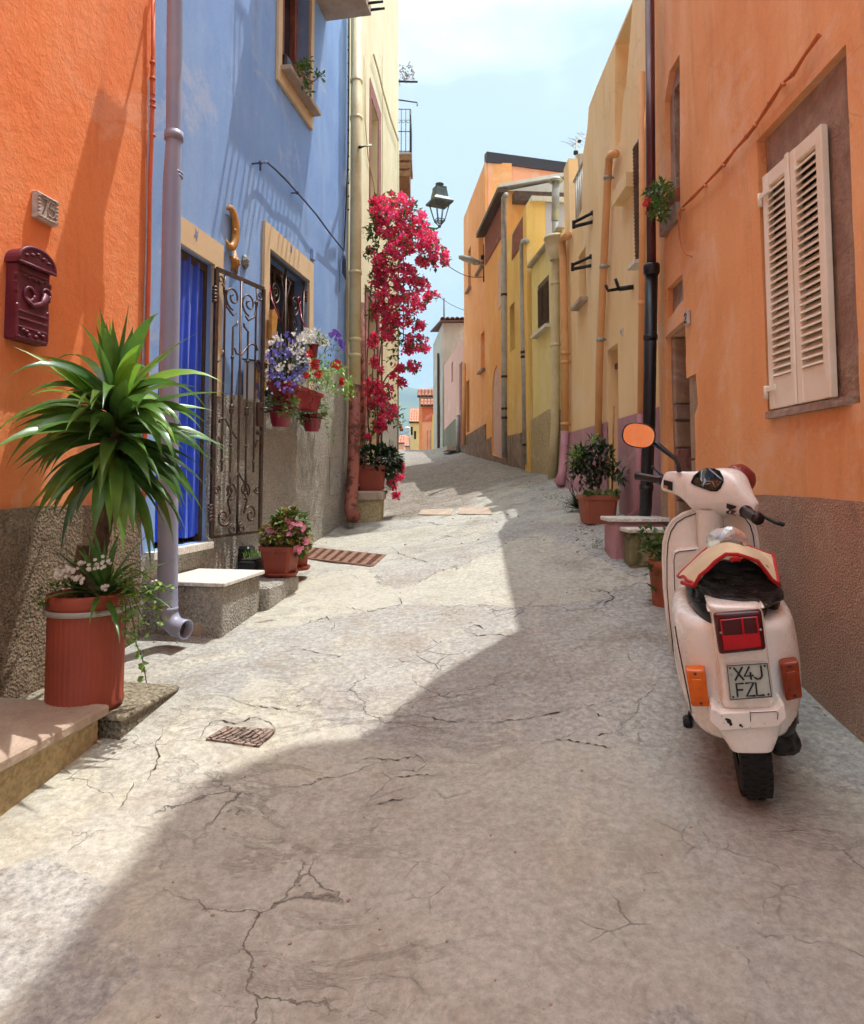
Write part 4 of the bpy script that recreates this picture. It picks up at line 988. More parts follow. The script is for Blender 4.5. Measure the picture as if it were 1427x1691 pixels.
np_ = thing('number_plate', WP.px(1028, 552), 'tiny white number plate above the narrow doorway of the apricot house', 'sign')
s, z = wq(1028, 548); b = MB(); b.box(WP.pt(s, z, .006), (.055, .012, .075), wallaxes(WP), .004); pp = b.build('plate', M['white'], np_)
b = MB(); stroke_text(b, '8', WP.pt(s + .011, z - .02, .013), -WP.t, ZZ, .04, .0028, .8); b.build('digit', M['dirt'], pp)

# ================================================================== farther right houses on the turning wall
def fy(u): return 2.645 / ((u - CU) / F + .095)   # y on WF for column u
def wf(u, v, off=0): return WF.hit(u, v, off)
def house(name, label, u_near, u_far, ztop, mat, holes=(), base=None, zbase=None, depth=4.0, sidemat=None, profile=None, roof=None, reveal=.18):
    a, c = wf(u_near, 600)[0] + .002, wf(u_far, 600)[0] - .002
    t = thing(name, WF.pt((a + c) / 2, .2), label, 'house', 'houses along the lane')
    out = [(a, LOW), (c, LOW)] + (profile if profile else [(c, ztop), (a, ztop)])
    b = MB(); b.plate(WF, out, list(holes), 0, .25, reveal); b.build('wall', mat, t)
    b = MB(); b.prism([WF.pt(s, z - .01, -.252) for s, z in out], -WF.n * (depth - .25)); b.build('side_wall', sidemat or mat, t)
    if base:
        m, pl = base; b = MB(); b.plate(WF, [(a + .001, LOW), (c - .001, LOW)] + pl, [], .02, .022); b.build('base_band', m, t)
    if roof:
        b = MB(); b.prism([WF.pt(a - .05, ztop + .01, .18), WF.pt(c + .05, ztop + .01, .18), WF.pt(c + .05, ztop + .6, -depth), WF.pt(a - .05, ztop + .6, -depth)], V((0, 0, .08))); b.build('roof', roof, t)
    return t, a, c
def winbox(t, h, mat, name='window', off=-.17, frame=None):
    s0, z0 = h[0]; s1_, z1 = h[2]; b = MB(); b.box(WF.pt((s0 + s1_) / 2, (z0 + z1) / 2, off), (s1_ - s0, .02, z1 - z0), wallaxes(WF)); o = b.build(name, mat, t)
    return o
# pale yellow house with brown shutters
z3 = wf(918, 392)[1]
h = rp(wf(907, 500)[0], wf(888, 500)[0], wf(888, 552)[1], wf(907, 452)[1]); h = [(min(a, c), z) for (a, z), (c, _) in zip(h, h)]
z3b = wf(883, 432)[1]
t3, a3, c3 = house('pale_yellow_house', 'low pale yellow house with a closed brown louvred shutter', 932, 879, z3, M['paleyellow'], [h], base=(M['stonecream'], [(wf(879, 690)[0], wf(879, 694)[1]), (wf(908, 700)[0], wf(908, 676)[1]), (wf(932, 690)[0], wf(932, 676)[1])]))
o = winbox(t3, h, M['brownshut'], 'shutter', -.02)
b = MB(); s0, s1_ = h[0][0], h[2][0]; z0, z1 = h[0][1], h[2][1]
for cx in (lerp(s0, s1_, .27), lerp(s0, s1_, .73)):
    for i in range(16): b.box(WF.pt(cx, lerp(z0 + .1, z1 - .1, i / 15), .0), ((s1_ - s0) * .36, .03, .035), (WF.t, WF.n * .8 - ZZ * .6, WF.n * .6 + ZZ * .8))
b.build('louvres', M['wood'], o)
b = MB(); b.box(WF.pt((s0 + s1_) / 2, z0 - .03, .03), (s1_ - s0 + .2, .12, .05), wallaxes(WF)); b.build('sill', M['whitewash'], t3)
b = MB(); b.box(WF.pt((a3 + c3) / 2, z3 + .02, -.1), (c3 - a3, .36, .06), wallaxes(WF), .02); b.build('parapet', M['greywall'], t3)
# ochre house with grey-lavender side
z4 = wf(868, 345)[1]
h = rp(wf(850, 540)[0], wf(842, 540)[0], wf(842, 583)[1], wf(850, 497)[1])
t4, a4, c4 = house('ochre_house', 'ochre yellow house with a grey lavender side wall rising over the pale yellow one', 878, 839, z4, M['yellow'], [h], base=(M['brownbase'], [(wf(839, 716)[0], wf(839, 720)[1]), (wf(862, 716)[0], wf(862, 715)[1]), (wf(878, 700)[0], wf(878, 704)[1])]), sidemat=M['lavender'])
winbox(t4, h, M['greypipe'])
b = MB(); b.plate(WF, wobble([wf(868, 350), wf(847, 388), wf(846, 430), wf(854, 418), wf(867, 398)], .02, .2), [], .012, .014); b.build('brick_patch', M['brick'], t4)
b = MB(); b.box(WF.pt(a4 + .12, z4 - 2.85, .03), (.24, .06, 5.6), wallaxes(WF)); b.build('pilaster', M['yellow'], t4)
p0 = WF.pt(a4, z4, -.1); e_ = V((1, .1, 0)).normalized()
b = MB(); b.box(p0 + e_ * 2 + V((0, .15, .04)), (4.2, .4, .08), (e_, V((-.1, 1, 0)).normalized(), ZZ)); b.build('coping', M['whitewash'], t4)
# orange house with pink arched door
z5 = wf(832, 322)[1]
d5 = [wf(829, 757), wf(813, 750), wf(813, 640), wf(816, 612), wf(820, 603), wf(824, 610), wf(828, 640)]
t5, a5, c5 = house('arched_door_house', 'orange house with a tall pink arched door and dark overhanging eave', 838.5, 803, z5, M['orangeF'], [d5], base=(M['brownbase'], [(wf(803, 740)[0], wf(803, 728)[1]), (wf(811.5, 720)[0], wf(811, 722)[1]), (wf(812, 753)[0], wf(812, 751)[1]), (wf(831, 758)[0], wf(831, 757)[1]), (wf(832, 720)[0], wf(832, 722)[1]), (wf(838, 720)[0], wf(838, 716)[1])]))
b = MB(); b.box(WF.pt((d5[0][0] + d5[1][0]) / 2, 1.4, -.035), (abs(d5[0][0] - d5[1][0]) * 1.02, .03, 2.8), wallaxes(WF)); b.build('door', simple('pink_door', 'd2a494', .7, c2='bf9686'), t5)
b = MB(); b.prism([WF.pt(a5 - .1, z5, .16), WF.pt(c5 + .1, z5, .16), WF.pt(c5 + .1, z5 + .9, -4), WF.pt(a5 - .1, z5 + .9, -4)], V((0, 0, .07))); b.build('roof', M['whitewash'], t5)
b = MB(); b.prism([WF.pt(a5 - .1, z5 - .1, .19), WF.pt(c5 + .1, z5 - .1, .19), WF.pt(c5 + .1, z5 - .08, .0), WF.pt(a5 - .1, z5 - .08, .0)], V((0, 0, .09))); b.build('eave', M['wood'], t5)
b = MB(); b.plate(WF, rp(a5 + .02, c5 - .02, z5 - .75, z5 - .1), [], .02, .022); b.build('brick_band', M['brick'], t5)
b = MB(); b.prism([WF.pt(a5 - .06, z5 - .04, -.02), WF.pt(a5 - .06, z5 - .04, -4), WF.pt(a5 - .06, z5 + .9, -4)], WF.t * .05); b.build('gable', M['whitewash'], t5)
b = MB(); b.plate(WF, wobble([wf(823, 512), wf(823, 430), wf(832, 420), wf(832, 498)], .01, .15), [], .012, .014); b.build('flaking_patch', M['pinkwall'], t5)
b = MB(); b.prism([WF.pt(a5 - .25, z5 - .3, -.1), WF.pt(a5 - .25, z5 - .3, -1.4), WF.pt(a5 - .25, z5 - .12, -1.4), WF.pt(a5 - .25, z5 - .12, -.1)], WF.t * .2); b.build('beam', M['wood'], t5)
# tall orange house
z6 = wf(806, 254)[1]
hs6 = [rp(wf(798.5, 400)[0], wf(790, 400)[0], wf(790, 452)[1], wf(798, 366)[1]), rp(wf(777.5, 400)[0], wf(773, 400)[0], wf(773, 482)[1], wf(777, 406)[1]), rp(wf(800, 500)[0], wf(793.5, 500)[0], wf(793, 615)[1], wf(800, 545)[1]), rp(wf(775, 600)[0], wf(770, 600)[0], wf(770, 715)[1], wf(775, 626)[1])]
hs6 = [[(min(q[0][0], q[1][0]), q[0][1]), (max(q[0][0], q[1][0]), q[0][1]), (max(q[0][0], q[1][0]), q[2][1]), (min(q[0][0], q[1][0]), q[2][1])] for q in hs6]
t6, a6, c6 = house('tall_orange_house', 'tall plain orange house with dark metal fascia, highest on the right', 803, 766.5, z6, M['orangeT'], hs6, base=(M['brownbase'], [(wf(766.5, 715)[0], wf(766.5, 722)[1]), (wf(803, 715)[0], wf(803, 700)[1])]), depth=.6)
for q in hs6: winbox(t6, q, M['dark'] if q is not hs6[2] else M['redstone'])
for q in hs6[:3]: b = MB(); b.box(WF.pt((q[0][0] + q[1][0]) / 2, q[0][1] - .03, .03), (q[1][0] - q[0][0] + .15, .1, .05), wallaxes(WF)); b.build('sill', M['stone'], t6)
pa = WF.pt(a6, 0, -.0); pa = V((pa.x + .02, pa.y, 0)); pbb = P(938, 292, 14.9); pbb.z = 0; pcc = WF.pt(c6, 0, -.5) ; pdd = pbb + (pcc - pa)
b = MB(); b.prism([V((p.x, p.y, LOW)) for p in (pa + V((.04, -.01, 0)), pbb, pdd, pcc)], V((0, 0, z6 - LOW))); b.build('side_wall', M['salmon'], t6)
dd = (pbb - pa).normalized(); nn_ = V((dd.y, -dd.x, 0))
fz1 = P(806, 252, pa.y).z; fz0 = P(806, 269, pa.y).z
b = MB(); b.prism([pa + nn_ * .06 + V((0, 0, fz0)), pbb + nn_ * .06 + V((0, 0, fz0)), pbb - nn_ * .1 + V((0, 0, fz0)), pa - nn_ * .1 + V((0, 0, fz0))], V((0, 0, fz1 - fz0))); b.build('fascia', M['fascia'], t6)
# flaking pink house with mossy base
z7 = P(735, 603, 22).z
t7, a7, c7 = house('flaking_pink_house', 'small flaking pink house with mossy dark base far up the lane', 766, 733.5, z7, M['pinkwall'], [rp(wf(748, 600)[0], wf(745.5, 600)[0], wf(745, 633)[1], wf(748, 597)[1])], base=(M['olivebase'], [(wf(733.5, 700)[0], wf(733.5, 711)[1]), (wf(752, 700)[0], wf(752, 692)[1]), (wf(766, 690)[0], wf(766, 688)[1])]))
b = MB(); q0_, q1_ = wf(764.5, 650)[0], wf(760.5, 650)[0]; b.plate(WF, rp(q0_, q1_, wf(762, 738)[1], wf(762, 600)[1]), [], .03, .02); b.build('door', M['redstone'], t7)
b = MB(); q0_, q1_ = wf(762, 700)[0], wf(753, 700)[0]; b.prism([WF.pt(q0_, wf(757, 745)[1], 0), WF.pt(q1_, wf(757, 745)[1], 0), WF.pt(q1_, wf(757, 745)[1], .4), WF.pt(q0_, wf(757, 745)[1], .4)], V((0, 0, .12))); b.build('doorstep', M['slabstone'], t7)
# tiles helper
def tile_roof(b, o, X, Z_, L, D, rows, cols, r=.06):
    """clay tile field: o corner, X along eave, Z_ up-slope"""
    X = V(X).normalized(); Zs = V(Z_).normalized(); Nn = X.cross(Zs)
    for i in range(cols):
        for j in range(rows):
            c = o + X * (L * (i + .5) / cols) + Zs * (D * j / rows); w = L / cols * .52
            vs = []
            for k in range(5):
                a = pi * k / 4
                vs.append(c + X * (w * cos(a)) + Nn * (w * .8 * sin(a) + .02)); 
            for k in range(5):
                a = pi * k / 4
                vs.append(c + Zs * (D / rows * 1.1) + X * (w * .8 * cos(a)) + Nn * (w * .55 * sin(a)))
            b.add(vs, [(k, k + 1, k + 6, k + 5) for k in range(4)])
# grey house with tile eave, gable end to the camera
g = thing('grey_tiled_house', V((1.2, 23, 1)), 'old grey rendered house with clay tile eave beyond the pink one', 'house', 'houses along the lane')
yg = 22.3; x0 = P(731, 600, yg).x; x1 = 3.2; zg = P(740, 533, yg).z
b = MB(); fx = lambda y: 2.645 - .095 * y
b.prism([V((x0, yg, LOW)), V((x1, yg, LOW)), V((x1, 26, LOW)), V((P(715.5, 600, 26).x, 26, LOW))], V((0, 0, zg - LOW))); b.build('wall', M['greywall'], g)
b = MB(); b.prism([V((x0 - .08, yg - .2, zg)), V((x1, yg - .2, zg)), V((x1, 26, zg + .5)), V((x0 - .4, 26, zg + .5))], V((0, 0, .05))); rf = b.build('roof', M['tilegap'], g)
b = MB(); tile_roof(b, V((x0 - .08, yg - .25, zg + .06)), (1, 0, 0), (0, 1, .13), 2.6, 3.6, 12, 16); b.build('tiles', M['tiles'], rf)
b = MB(); xs_ = [P(u, 600, 24.5).x for u in (726, 721)]
b.box((x0 - .14, 23.6, P(725, 640, 23.6).z - .0), (.05, .5, 2.4)); b.box((x0 - .14, 23.6, P(725, 715, 23.6).z), (.05, .7, 1.9)); b.build('door', M['wood'], g)
# drainpipes of this side
pipe('drainpipe', WF, [(870, 398), (864, 399), (862, 407), (863, 500), (865, 600), (868, 767)], .045, M['greypipe'], 'grey zinc drainpipe with bent top on the ochre house', (582, 590, 735), off=.07, jm=M['blackpipe'])
pipe('drainpipe', WF, [(836, 322), (832.5, 326), (832, 400), (832.5, 600), (833, 755)], .05, M['greypipe'], 'long grey drainpipe on the orange house beside the arched door', (487, 622, 675, 690), off=.2, jm=M['blackpipe'])
pipe('drainpipe', WF, [(918, 398), (918, 412), (917, 500), (917, 700), (912, 790)], .06, M['creampipe'], 'cream painted drainpipe under the hopper on the pale yellow house', (468, 570), off=.08)
b = MB(); p = WF.px(917, 396, .1); b.lathe([(.07, -.28), (.13, -.16), (.14, 0), (.155, 0), (.155, .04), (.05, .04)], p, 18); tag(b.build('rain_hopper', M['creampipe']), 'cream funnel shaped rain hopper above its drainpipe', 'hopper')
fl = thing('flue_pipe', WF.px(917, 388, -.25), 'round capped metal flue rising in front of the lavender grey side wall', 'flue')
pA_, pB_ = WF.px(916.5, 386, -.25), WF.px(918, 300, -.25)
b = MB(); b.tube([pA_ - ZZ * .3, pA_.lerp(pB_, .25)], .05, 12); b.tube([pA_.lerp(pB_, .25), pB_], .058, 12); b.build('pipe', M['greypipe'], fl)
b = MB(); b.lathe([(.0, .07), (.07, .055), (.105, .02), (.105, 0), (.0, 0)], pB_, 14); b.build('cap', M['greypipe'], fl)
pipe('drainpipe', Wall(.86, 22.1, -.2, 1, -1), [(733.5, 492), (733.5, 600), (733, 738)], .03, M['blackpipe'], 'thin black pipe standing above the roofs at the corner of the grey house', (650,), off=.12)
pipe('drainpipe', WF, [(756.5, 685), (756, 746)], .05, M['greypipe'], 'short grey pipe on the mossy base of the pink house', (), off=.1)
pipe('drainpipe', WF, [(766.8, 600), (766.2, 735)], .05, M['apipe'], 'slender pale pipe at the far corner of the tall orange house', (), off=.1)
# antenna
an = thing('tv_antenna', V((2.05, 8.9, 3.3)), 'television antenna on the roof against the sky', 'antenna')
ya = 9.0; m0_, m1_ = P(951, 285, ya), P(952, 228, ya); b = MB(); b.tube([m0_ - ZZ * .4, m1_], .012, 6); b.build('mast', M['greypipe'], an)
b = MB(); e = P(951, 238, ya)
b.tube([P(944, 241, ya), P(968, 224, ya + .3)], .008, 5)
for k in range(6): c = P(944, 241, ya).lerp(P(968, 224, ya + .3), k / 5); b.tube([c + V((-.09, -.05, .03)), c + V((.09, .05, -.03))], .004, 4)
b.tube([P(926, 233, ya), P(946, 238, ya)], .004, 4); b.tube([P(938, 227, ya), P(950, 232, ya)], .004, 4); b.tube([P(952, 219, ya), P(966, 223, ya)], .004, 4)
b.tube([P(951, 256, ya), P(966, 251, ya + .2)], .01, 5)
b.build('elements', M['greypipe'], an)
b = MB(); b.box(P(951, 252, ya), (.06, .05, .06), None, .01); b.box(P(957, 233, ya + .1), (.05, .04, .04), None, .008); b.build('amplifier', M['blackplastic'], an)
# modern street light
sl_ = thing('street_light', WF.px(800, 465, .1), 'pale grey modern street light head on a dark wall post', 'street light')
yl = fy(801); b = MB(); b.tube([P(800, 465, yl), P(800, 404, yl)], .03, 8); b.box(P(805, 425, yl), (.3, .1, .1), None, .02); b.box(P(805, 464, yl), (.16, .06, .05)); b.box(P(807, 419, yl), (.2, .06, .03)); b.build('post', M['ironb'], sl_)
b = MB(); a_, c_ = P(757.5, 425, yl - .1), P(792, 431, yl - .1); ax_ = (c_ - a_).normalized(); up_ = V((0, 0, 1)); sd_ = ax_.cross(up_)
rings = []
for k in range(9):
    t_ = k / 8; w_ = .13 * sin(pi * (.15 + .7 * t_)) + .02; rings.append([a_.lerp(c_, t_) + sd_ * (w_ * cos(q)) + up_ * ((.085 if sin(q) > 0 else .04) * sin(q) * (w_ / .15) - .05 * t_) for q in [2 * pi * j / 12 for j in range(12)]])
b.loft(rings); b.build('lamp_head', M['greypipe'], sl_)
b = MB(); b.box(P(786, 433, yl - .05), (.16, .12, .1), None, .02); b.tube([P(790, 432, yl), P(800, 434, yl)], .025, 8); b.build('arm', M['greypipe'], sl_)
b = MB(); a_, c_ = P(737, 437, 12.3), P(800, 457, yl); b.tube([a_.lerp(c_, i / 10) - ZZ * (.10 * sin(pi * i / 10)) for i in range(11)], .008, 5)
a_, c_ = P(800, 457, yl), P(733, 492, 22)
tag(b.build('overhead_wire', M['wiredark']), 'thin wire strung across the lane to the street light post', 'wire')
b = MB(); a_, c_ = P(725, 490, 20), P(775, 515, 18.0); b.tube([a_.lerp(c_, i / 8) - ZZ * (.05 * sin(pi * i / 8)) for i in range(9)], .009, 5)
tag(b.build('overhead_wire', M['wiredark']), 'faint wire running from the thin black pipe to the tall orange house', 'wire')

# ================================================================== houses past the crest
def farbox(name, label, x0, x1, y0, y1, z0, z1, mat, roofm=None, slope=.25, ridge=0.0, tr=(8, 8), over=.1):
    t = thing(name, V(((x0 + x1) / 2, (y0 + y1) / 2, z0)), label, 'house', 'houses past the crest')
    b = MB(); b.prism([V((x0, y0, z0)), V((x1, y0, z0)), V((x1, y1, z0)), V((x0, y1, z0))], V((0, 0, z1 - z0))); b.build('wall', mat, t)
    if roofm:
        d = y1 - y0; b = MB(); b.prism([V((x0 - over, y0 - over, z1)), V((x1 + over, y0 - over, z1)), V((x1 + over, y1, z1 + slope * d)), V((x0 - over, y1, z1 + slope * d))], V((0, 0, .05))); rf = b.build('roof', M['tilegap'], t)
        b = MB(); tile_roof(b, V((x0 - over, y0 - over - .04, z1 + .05)), (1, 0, 0), (0, 1, slope), x1 - x0 + 2 * over, d, tr[0], tr[1]); b.build('tiles', roofm, rf)
    return t
M['tilel'] = simple('sunlit_clay_tile', 'cf8a68', .9, c2='b4735a', sc_=5)
def xz(u, v, y): p = P(u, v, y); return p.x, p.z
yh = 36.0
x0, z1 = xz(692, 657, yh); x1, z0 = xz(735, 745, yh)
ta = farbox('tiled_house', 'orange walled house with clay tile roof, just past the crest', x0, x1 + .6, yh, yh + 2.6, -3, z1, M['orangeT'], M['tilel'], .30, tr=(6, 11))
x0, z1 = xz(697.5, 672, yh - 1.5); x1 = xz(740, 672, yh)[0]
tb = farbox('peach_tiled_annexe', 'lower peach and red annexe with its own tile roof, in front of the tiled house', x0, x1, yh - 1.5, yh - .01, -3, z1, M['salmon'], M['tilel'], .33, tr=(4, 9))
b = MB(); za = xz(700, 697, yh - 1.5)[1]; b.prism([V((x0 - .001, yh - 1.52, za)), V((x1, yh - 1.52, za + .1)), V((x1, yh - 1.52, z1 - .02)), V((x0 - .001, yh - 1.52, z1 - .02))], V((0, .03, 0))); b.build('red_panel', plaster('red_orange_panel', 'd0653c', 'c85c34', None), tb)
b = MB()
for u in (706, 711): b.box((xz(u, 720, yh - 1.5)[0], yh - 1.51, 0), (.03, .02, 5))
b.build('joint', M['stone'], tb)
x0, z1 = xz(676.5, 699, yh + 4); x1 = xz(690, 690, yh + 4)[0]
tcx = farbox('yellow_gable_house', 'small yellowish house with a steep pink roof edge beside the far lamp', x0, x1 + .3, yh + 4, yh + 6.5, -4, z1, M['paleyellow'], M['tilel'], .45, tr=(5, 6), over=.05)
b = MB()
for (u, v0_, v1_) in ((680, 705, 718), (685.5, 712, 725)): 
    p, q = xz(u, v0_, yh + 3.98), xz(u, v1_, yh + 3.98); b.box((p[0], yh + 3.985, (p[1] + q[1]) / 2), (.12, .03, abs(p[1] - q[1])))
b.build('window', M['dark'], tcx)
x0, z1 = xz(714.5, 684, yh - 4); x1 = xz(722, 690, yh - 4)[0]
farbox('yellow_house', 'sliver of a bright yellow wall at the right end of the far houses', x0, x1 + .3, yh - 4, yh - 2, -3, z1, simple('bright_yellow_paint', 'e2c24e', .9))
x0, z1 = xz(650, 733, 60); x1 = xz(667, 727, 60)[0]
farbox('far_pink_house', 'low pinkish house with tile roof at the foot of the hill', x0 - .6, x1, 60, 63, -8, z1, M['salmon'], M['tilel'], .3, tr=(5, 8))
x0, z1 = xz(670, 738, 54); x1 = xz(680, 738, 54)[0]
farbox('far_red_house', 'tiny red roofed house between the far lamp and the pink one', x0, x1, 54, 56, -8, z1, M['salmon'], M['tilel'], .5, tr=(5, 5))
# far lamp
fl2 = thing('far_street_light', V(xz(677, 742, 31)[:1] + (31, .8)), 'small white street light on a pole past the crest', 'street light')
b = MB(); pz = lambda u, v: V((xz(u, v, 31)[0], 31, xz(u, v, 31)[1])); b.tube([pz(677, 760), pz(676.5, 705)], .035, 8); b.build('pole', M['greypipe'], fl2)
b = MB(); b.ball(pz(672.5, 706.5), (.13, .1, .06), 10, 6); b.build('lamp_head', M['white'], fl2)
b = MB(); b.tube([pz(677, 712), pz(668, 715), pz(659, 719)], .022, 6); b.build('arm', M['greypipe'], fl2)
# red broken pot hanging on the corner of the cream house
# ================================================================== LEFT SIDE THINGS
axL = wallaxes(WL)
def wl(u, v, off=0): return WL.hit(u, v, off)
# --- ceramic 75
s0, s1_ = wl(60, 340, .03)[0], wl(95.5, 350, .03)[0]; z1 = wl(78, 323, .03)[1]; z0 = wl(78, 367, .03)[1]
t = thing('house_number', WL.pt((s0 + s1_) / 2, z0), 'silvery ceramic house number 75 with a scalloped relief border on the orange wall', 'sign')
b = MB(); cx, cz, w_, h_ = (s0 + s1_) / 2, (z0 + z1) / 2, s1_ - s0, z1 - z0
b.box(WL.pt(cx, cz, .016), (w_, .032, h_), axL, .004); pl = b.build('plate', M['plate75'], t)
b = MB()
for i in range(7):
    for zz_ in (z0 + .012, z1 - .012): b.ball(WL.pt(lerp(s0 + .012, s1_ - .012, i / 6), zz_, .033), (.011, .012, .006), 8, 5)
for i in range(6):
    for ss in (s0 + .012, s1_ - .012): b.ball(WL.pt(ss, lerp(z0 + .02, z1 - .02, i / 5), .033), (.011, .012, .006), 8, 5)
b.tube([WL.pt(cx, z0 + .025, .033), WL.pt(cx, z1 - .025, .033)], .0022, 5); b.build('relief_border', M['plate75'], pl)
b = MB(); hh = h_ * .56; b_o = WL.pt(cx - w_ * .36, z0 + h_ * .22, .035); stroke_text(b, '75', b_o, WL.t, ZZ, hh, .0042, .62 * w_ / hh * .60); b.build('digits', M['plate75d'], pl)
# --- mailbox
s0, s1_ = wl(38, 500, .1)[0], wl(92, 500, .1)[0]; z0 = wl(90, 572, .1)[1] + .0; z1 = wl(90, 458, .1)[1] + .02
t = thing('mailbox', WL.pt((s0 + s1_) / 2, z0), 'dark maroon cast metal mailbox with arched top and post horn relief on the orange wall', 'mailbox')
cx = (s0 + s1_) / 2; w_ = s1_ - s0
NB = len(bpy.data.meshes); b = MB(); b.box(WL.pt(cx, (z0 + z1) / 2, .05), (w_, .1, z1 - z0), axL, .006)
poly = [WL.pt(cx - w_ * .56, z1, .0)] + [WL.pt(cx - w_ * .56 * cos(pi * k / 16), z1 + .09 * sin(pi * k / 16) ** .8, 0) for k in range(1, 16)] + [WL.pt(cx + w_ * .56, z1, 0)]
b.prism(poly, WL.n * .125); body = b.build('body', M['maroon'], t)
b = MB(); q = [p + WL.n * .125 for p in poly]; b.tube(q, .010, 8); b.tube([WL.pt(cx - w_ * .57, z1, .13), WL.pt(cx + w_ * .57, z1, .13)], .008, 8)
for zz_ in (z1 - .035, z0 + .10, z0 + .135, z0 + .06, z0 + .012): b.box(WL.pt(cx, zz_, .104), (w_ * .86, .012, .010), axL, .002)
for k in range(7):
    b.ball(WL.pt(cx + w_ * .3 * (k - 3) / 3, z1 - .055 - .006 * (k % 2), .102), (.018, .012, .008), 8, 5)
for k in range(6): b.ball(WL.pt(cx + w_ * .3 * cos(k), z0 + .04 + .012 * sin(k * 2.3), .104), (.02, .012, .01), 8, 5)
for k in range(5): b.ball(WL.pt(cx + .035 * (k - 2), z1 + .04 + .012 * (2 - abs(k - 2)), .128), (.016, .016, .008), 8, 5)
hz = (z0 + z1) / 2 + .045
b.tube(spiral(WL.pt(cx - .03, hz, .108), .032, .03, 0, 1, WL.t, ZZ, 18), .009, 7)
b.tube([WL.pt(cx - .06, hz - .02, .108), WL.pt(cx - .01, hz - .052, .11), WL.pt(cx + .05, hz - .03, .11), WL.pt(cx + .07, hz + .02, .112)], [.008, .012, .018, .024], 8)
b.tube(spiral(WL.pt(cx + .072, hz + .025, .114), .026, .026, 0, 1, WL.t, ZZ, 14), .006, 6)
for sd in (-1, 1):
    b.ball(WL.pt(cx + sd * w_ * .5, hz + .075, .09), (.014, .02, .02), 8, 6); b.box(WL.pt(cx + sd * w_ * .5, hz + .02, .085), (.02, .04, .06), axL, .008)
    b.box(WL.pt(cx + sd * w_ * .46, z0 + .09, .09), (.02, .03, .16), axL, .006)
rel = b.build('relief', M['maroon'], body)
for o in (body, rel):
    for v in o.data.vertices: q = V(v.co); d = (q - WL.o).dot(WL.n); v.co = q - WL.n * (d * .35)
# --- conduits at the corner
b = MB(); b.tube([WL.px(u, v, .03) for u, v in ((253, -10), (253, 100), (251, 220), (248, 300), (246, 450), (242, 650), (238, 800), (236, 860))], .013, 8)
for i in range(46): c = WL.px(253 - i * .02, 96 + i * 1.35, .03); b.tube([c, c + ZZ * .006], .0165, 8)
for v in (102, 128, 165, 175, 222): b.tube([WL.px(252, v, .03), WL.px(252, v + 3, .03)], .019, 8)
tag(b.build('cable_conduit', M['opipe']), 'thin orange conduit with a corrugated upper length at the corner of the orange house', 'conduit')
b = MB(); b.tube([WL.px(u, v, .012) for u, v in ((246, 130), (246, 210), (244, 260), (242, 400), (237, 560), (233, 700), (231, 840), (237, 950))], .006, 6); b.tube([WL.px(u, v, .012) for u, v in ((249, 220), (241, 520), (236, 700), (235, 840))], .005, 6)
tag(b.build('wall_cable', M['wirewhite']), 'pale grey cables running down beside the thin orange conduit', 'cable')
# --- lavender drainpipe
PO = .26
pp_ = [(289, -20), (287, 235), (284.5, 300), (279, 640), (277, 960), (277, 1012), (281, 1030), (293, 1041), (311, 1048)]
PL = [WL.px(u, v, PO) for u, v in pp_]
zf = PL[-4].z; x_, y_ = PL[-4].x, PL[-4].y; PL[-3:] = [V((x_ + .022, y_ - .006, zf - .05)), V((x_ + .06, y_ - .02, zf - .078)), V((x_ + .13, y_ - .05, zf - .088))]
t = thing('drainpipe', PL[-2], 'fat lavender grey drainpipe with open elbow foot at the corner of the blue house', 'drainpipe', 'wall drainpipes')
b = MB(); b.tube(PL, [.046, .046, .054, .056, .058, .058, .058, .056, .056], 20, cap=False); b.build('pipe', M['lavpipe'], t)
b = MB(); p, q = PL[-2], PL[-1]; d = (q - p).normalized(); 
b.lathe([(.049, -.10), (.051, 0), (.058, .0), (.058, -.02)], q, 20, (d.orthogonal().normalized(), d.cross(d.orthogonal().normalized()), d)); b.build('rim', M['lavpipe'], t)
b = MB(); b.ball(p, .05, 14, 8); b.build('inside', M['blackplastic'], t)
for v, rr, L in ((225, .056, .05), (291, .056, .012), (286, .056, .012), (770, .062, .012), (776, .062, .012), (1005, .062, .02)):
    c = WL.px(lerp(287, 277, (v - 235) / 725), v, PO); b = MB(); b.tube([c - ZZ * L / 2, c + ZZ * L / 2], rr, 20); b.build('clamp', M['lavpipe'], t)
# --- steps by the orange house
def wbox(W, s0, s1_, o0, o1, z0, z1, bev=0.0, b=None):
    b = b or MB(); b.box(W.pt((s0 + s1_) / 2, (z0 + z1) / 2, (o0 + o1) / 2), (abs(s1_ - s0), abs(o1 - o0), z1 - z0), wallaxes(W), bev); return b
se = WL.sy(2.9) + .05; 
zsl = -.985; c = ray(182, 1163); c = c * (zsl / c.z); oo = (c - WL.o).dot(WL.n); se = (c - WL.o).dot(WL.t)
t = thing('doorstep', WL.pt(se - .8, -1.3, oo / 2), 'mauve stone slab on a rendered block, lowest step at the left edge', 'step')
wbox(WL, se - 2.4, se, .02, oo, zsl - .045, zsl, .008).build('slab', M['slabstone'], t)
wbox(WL, se - 2.35, se - .03, .02, oo - .035, -1.7, zsl - .047).build('block', M['stonecream'], t)
zk = -1.035; c = ray(298, 1130); c = c * (zk / c.z); ok = (c - WL.o).dot(WL.n); sk = (c - WL.o).dot(WL.t)
b = MB()
t = thing('kerb_stone', WL.pt(sk - .3, -1.2, ok / 2), 'rough grey kerb stone under the big terracotta pot', 'kerb')
wbox(WL, se + .004, sk, .02, ok, zk - .03, zk, .01).build('top', M['kerb'], t)
wbox(WL, se + .004, sk - .01, .02, ok - .008, -1.5, zk - .028).build('side', M['kerbside'], t)
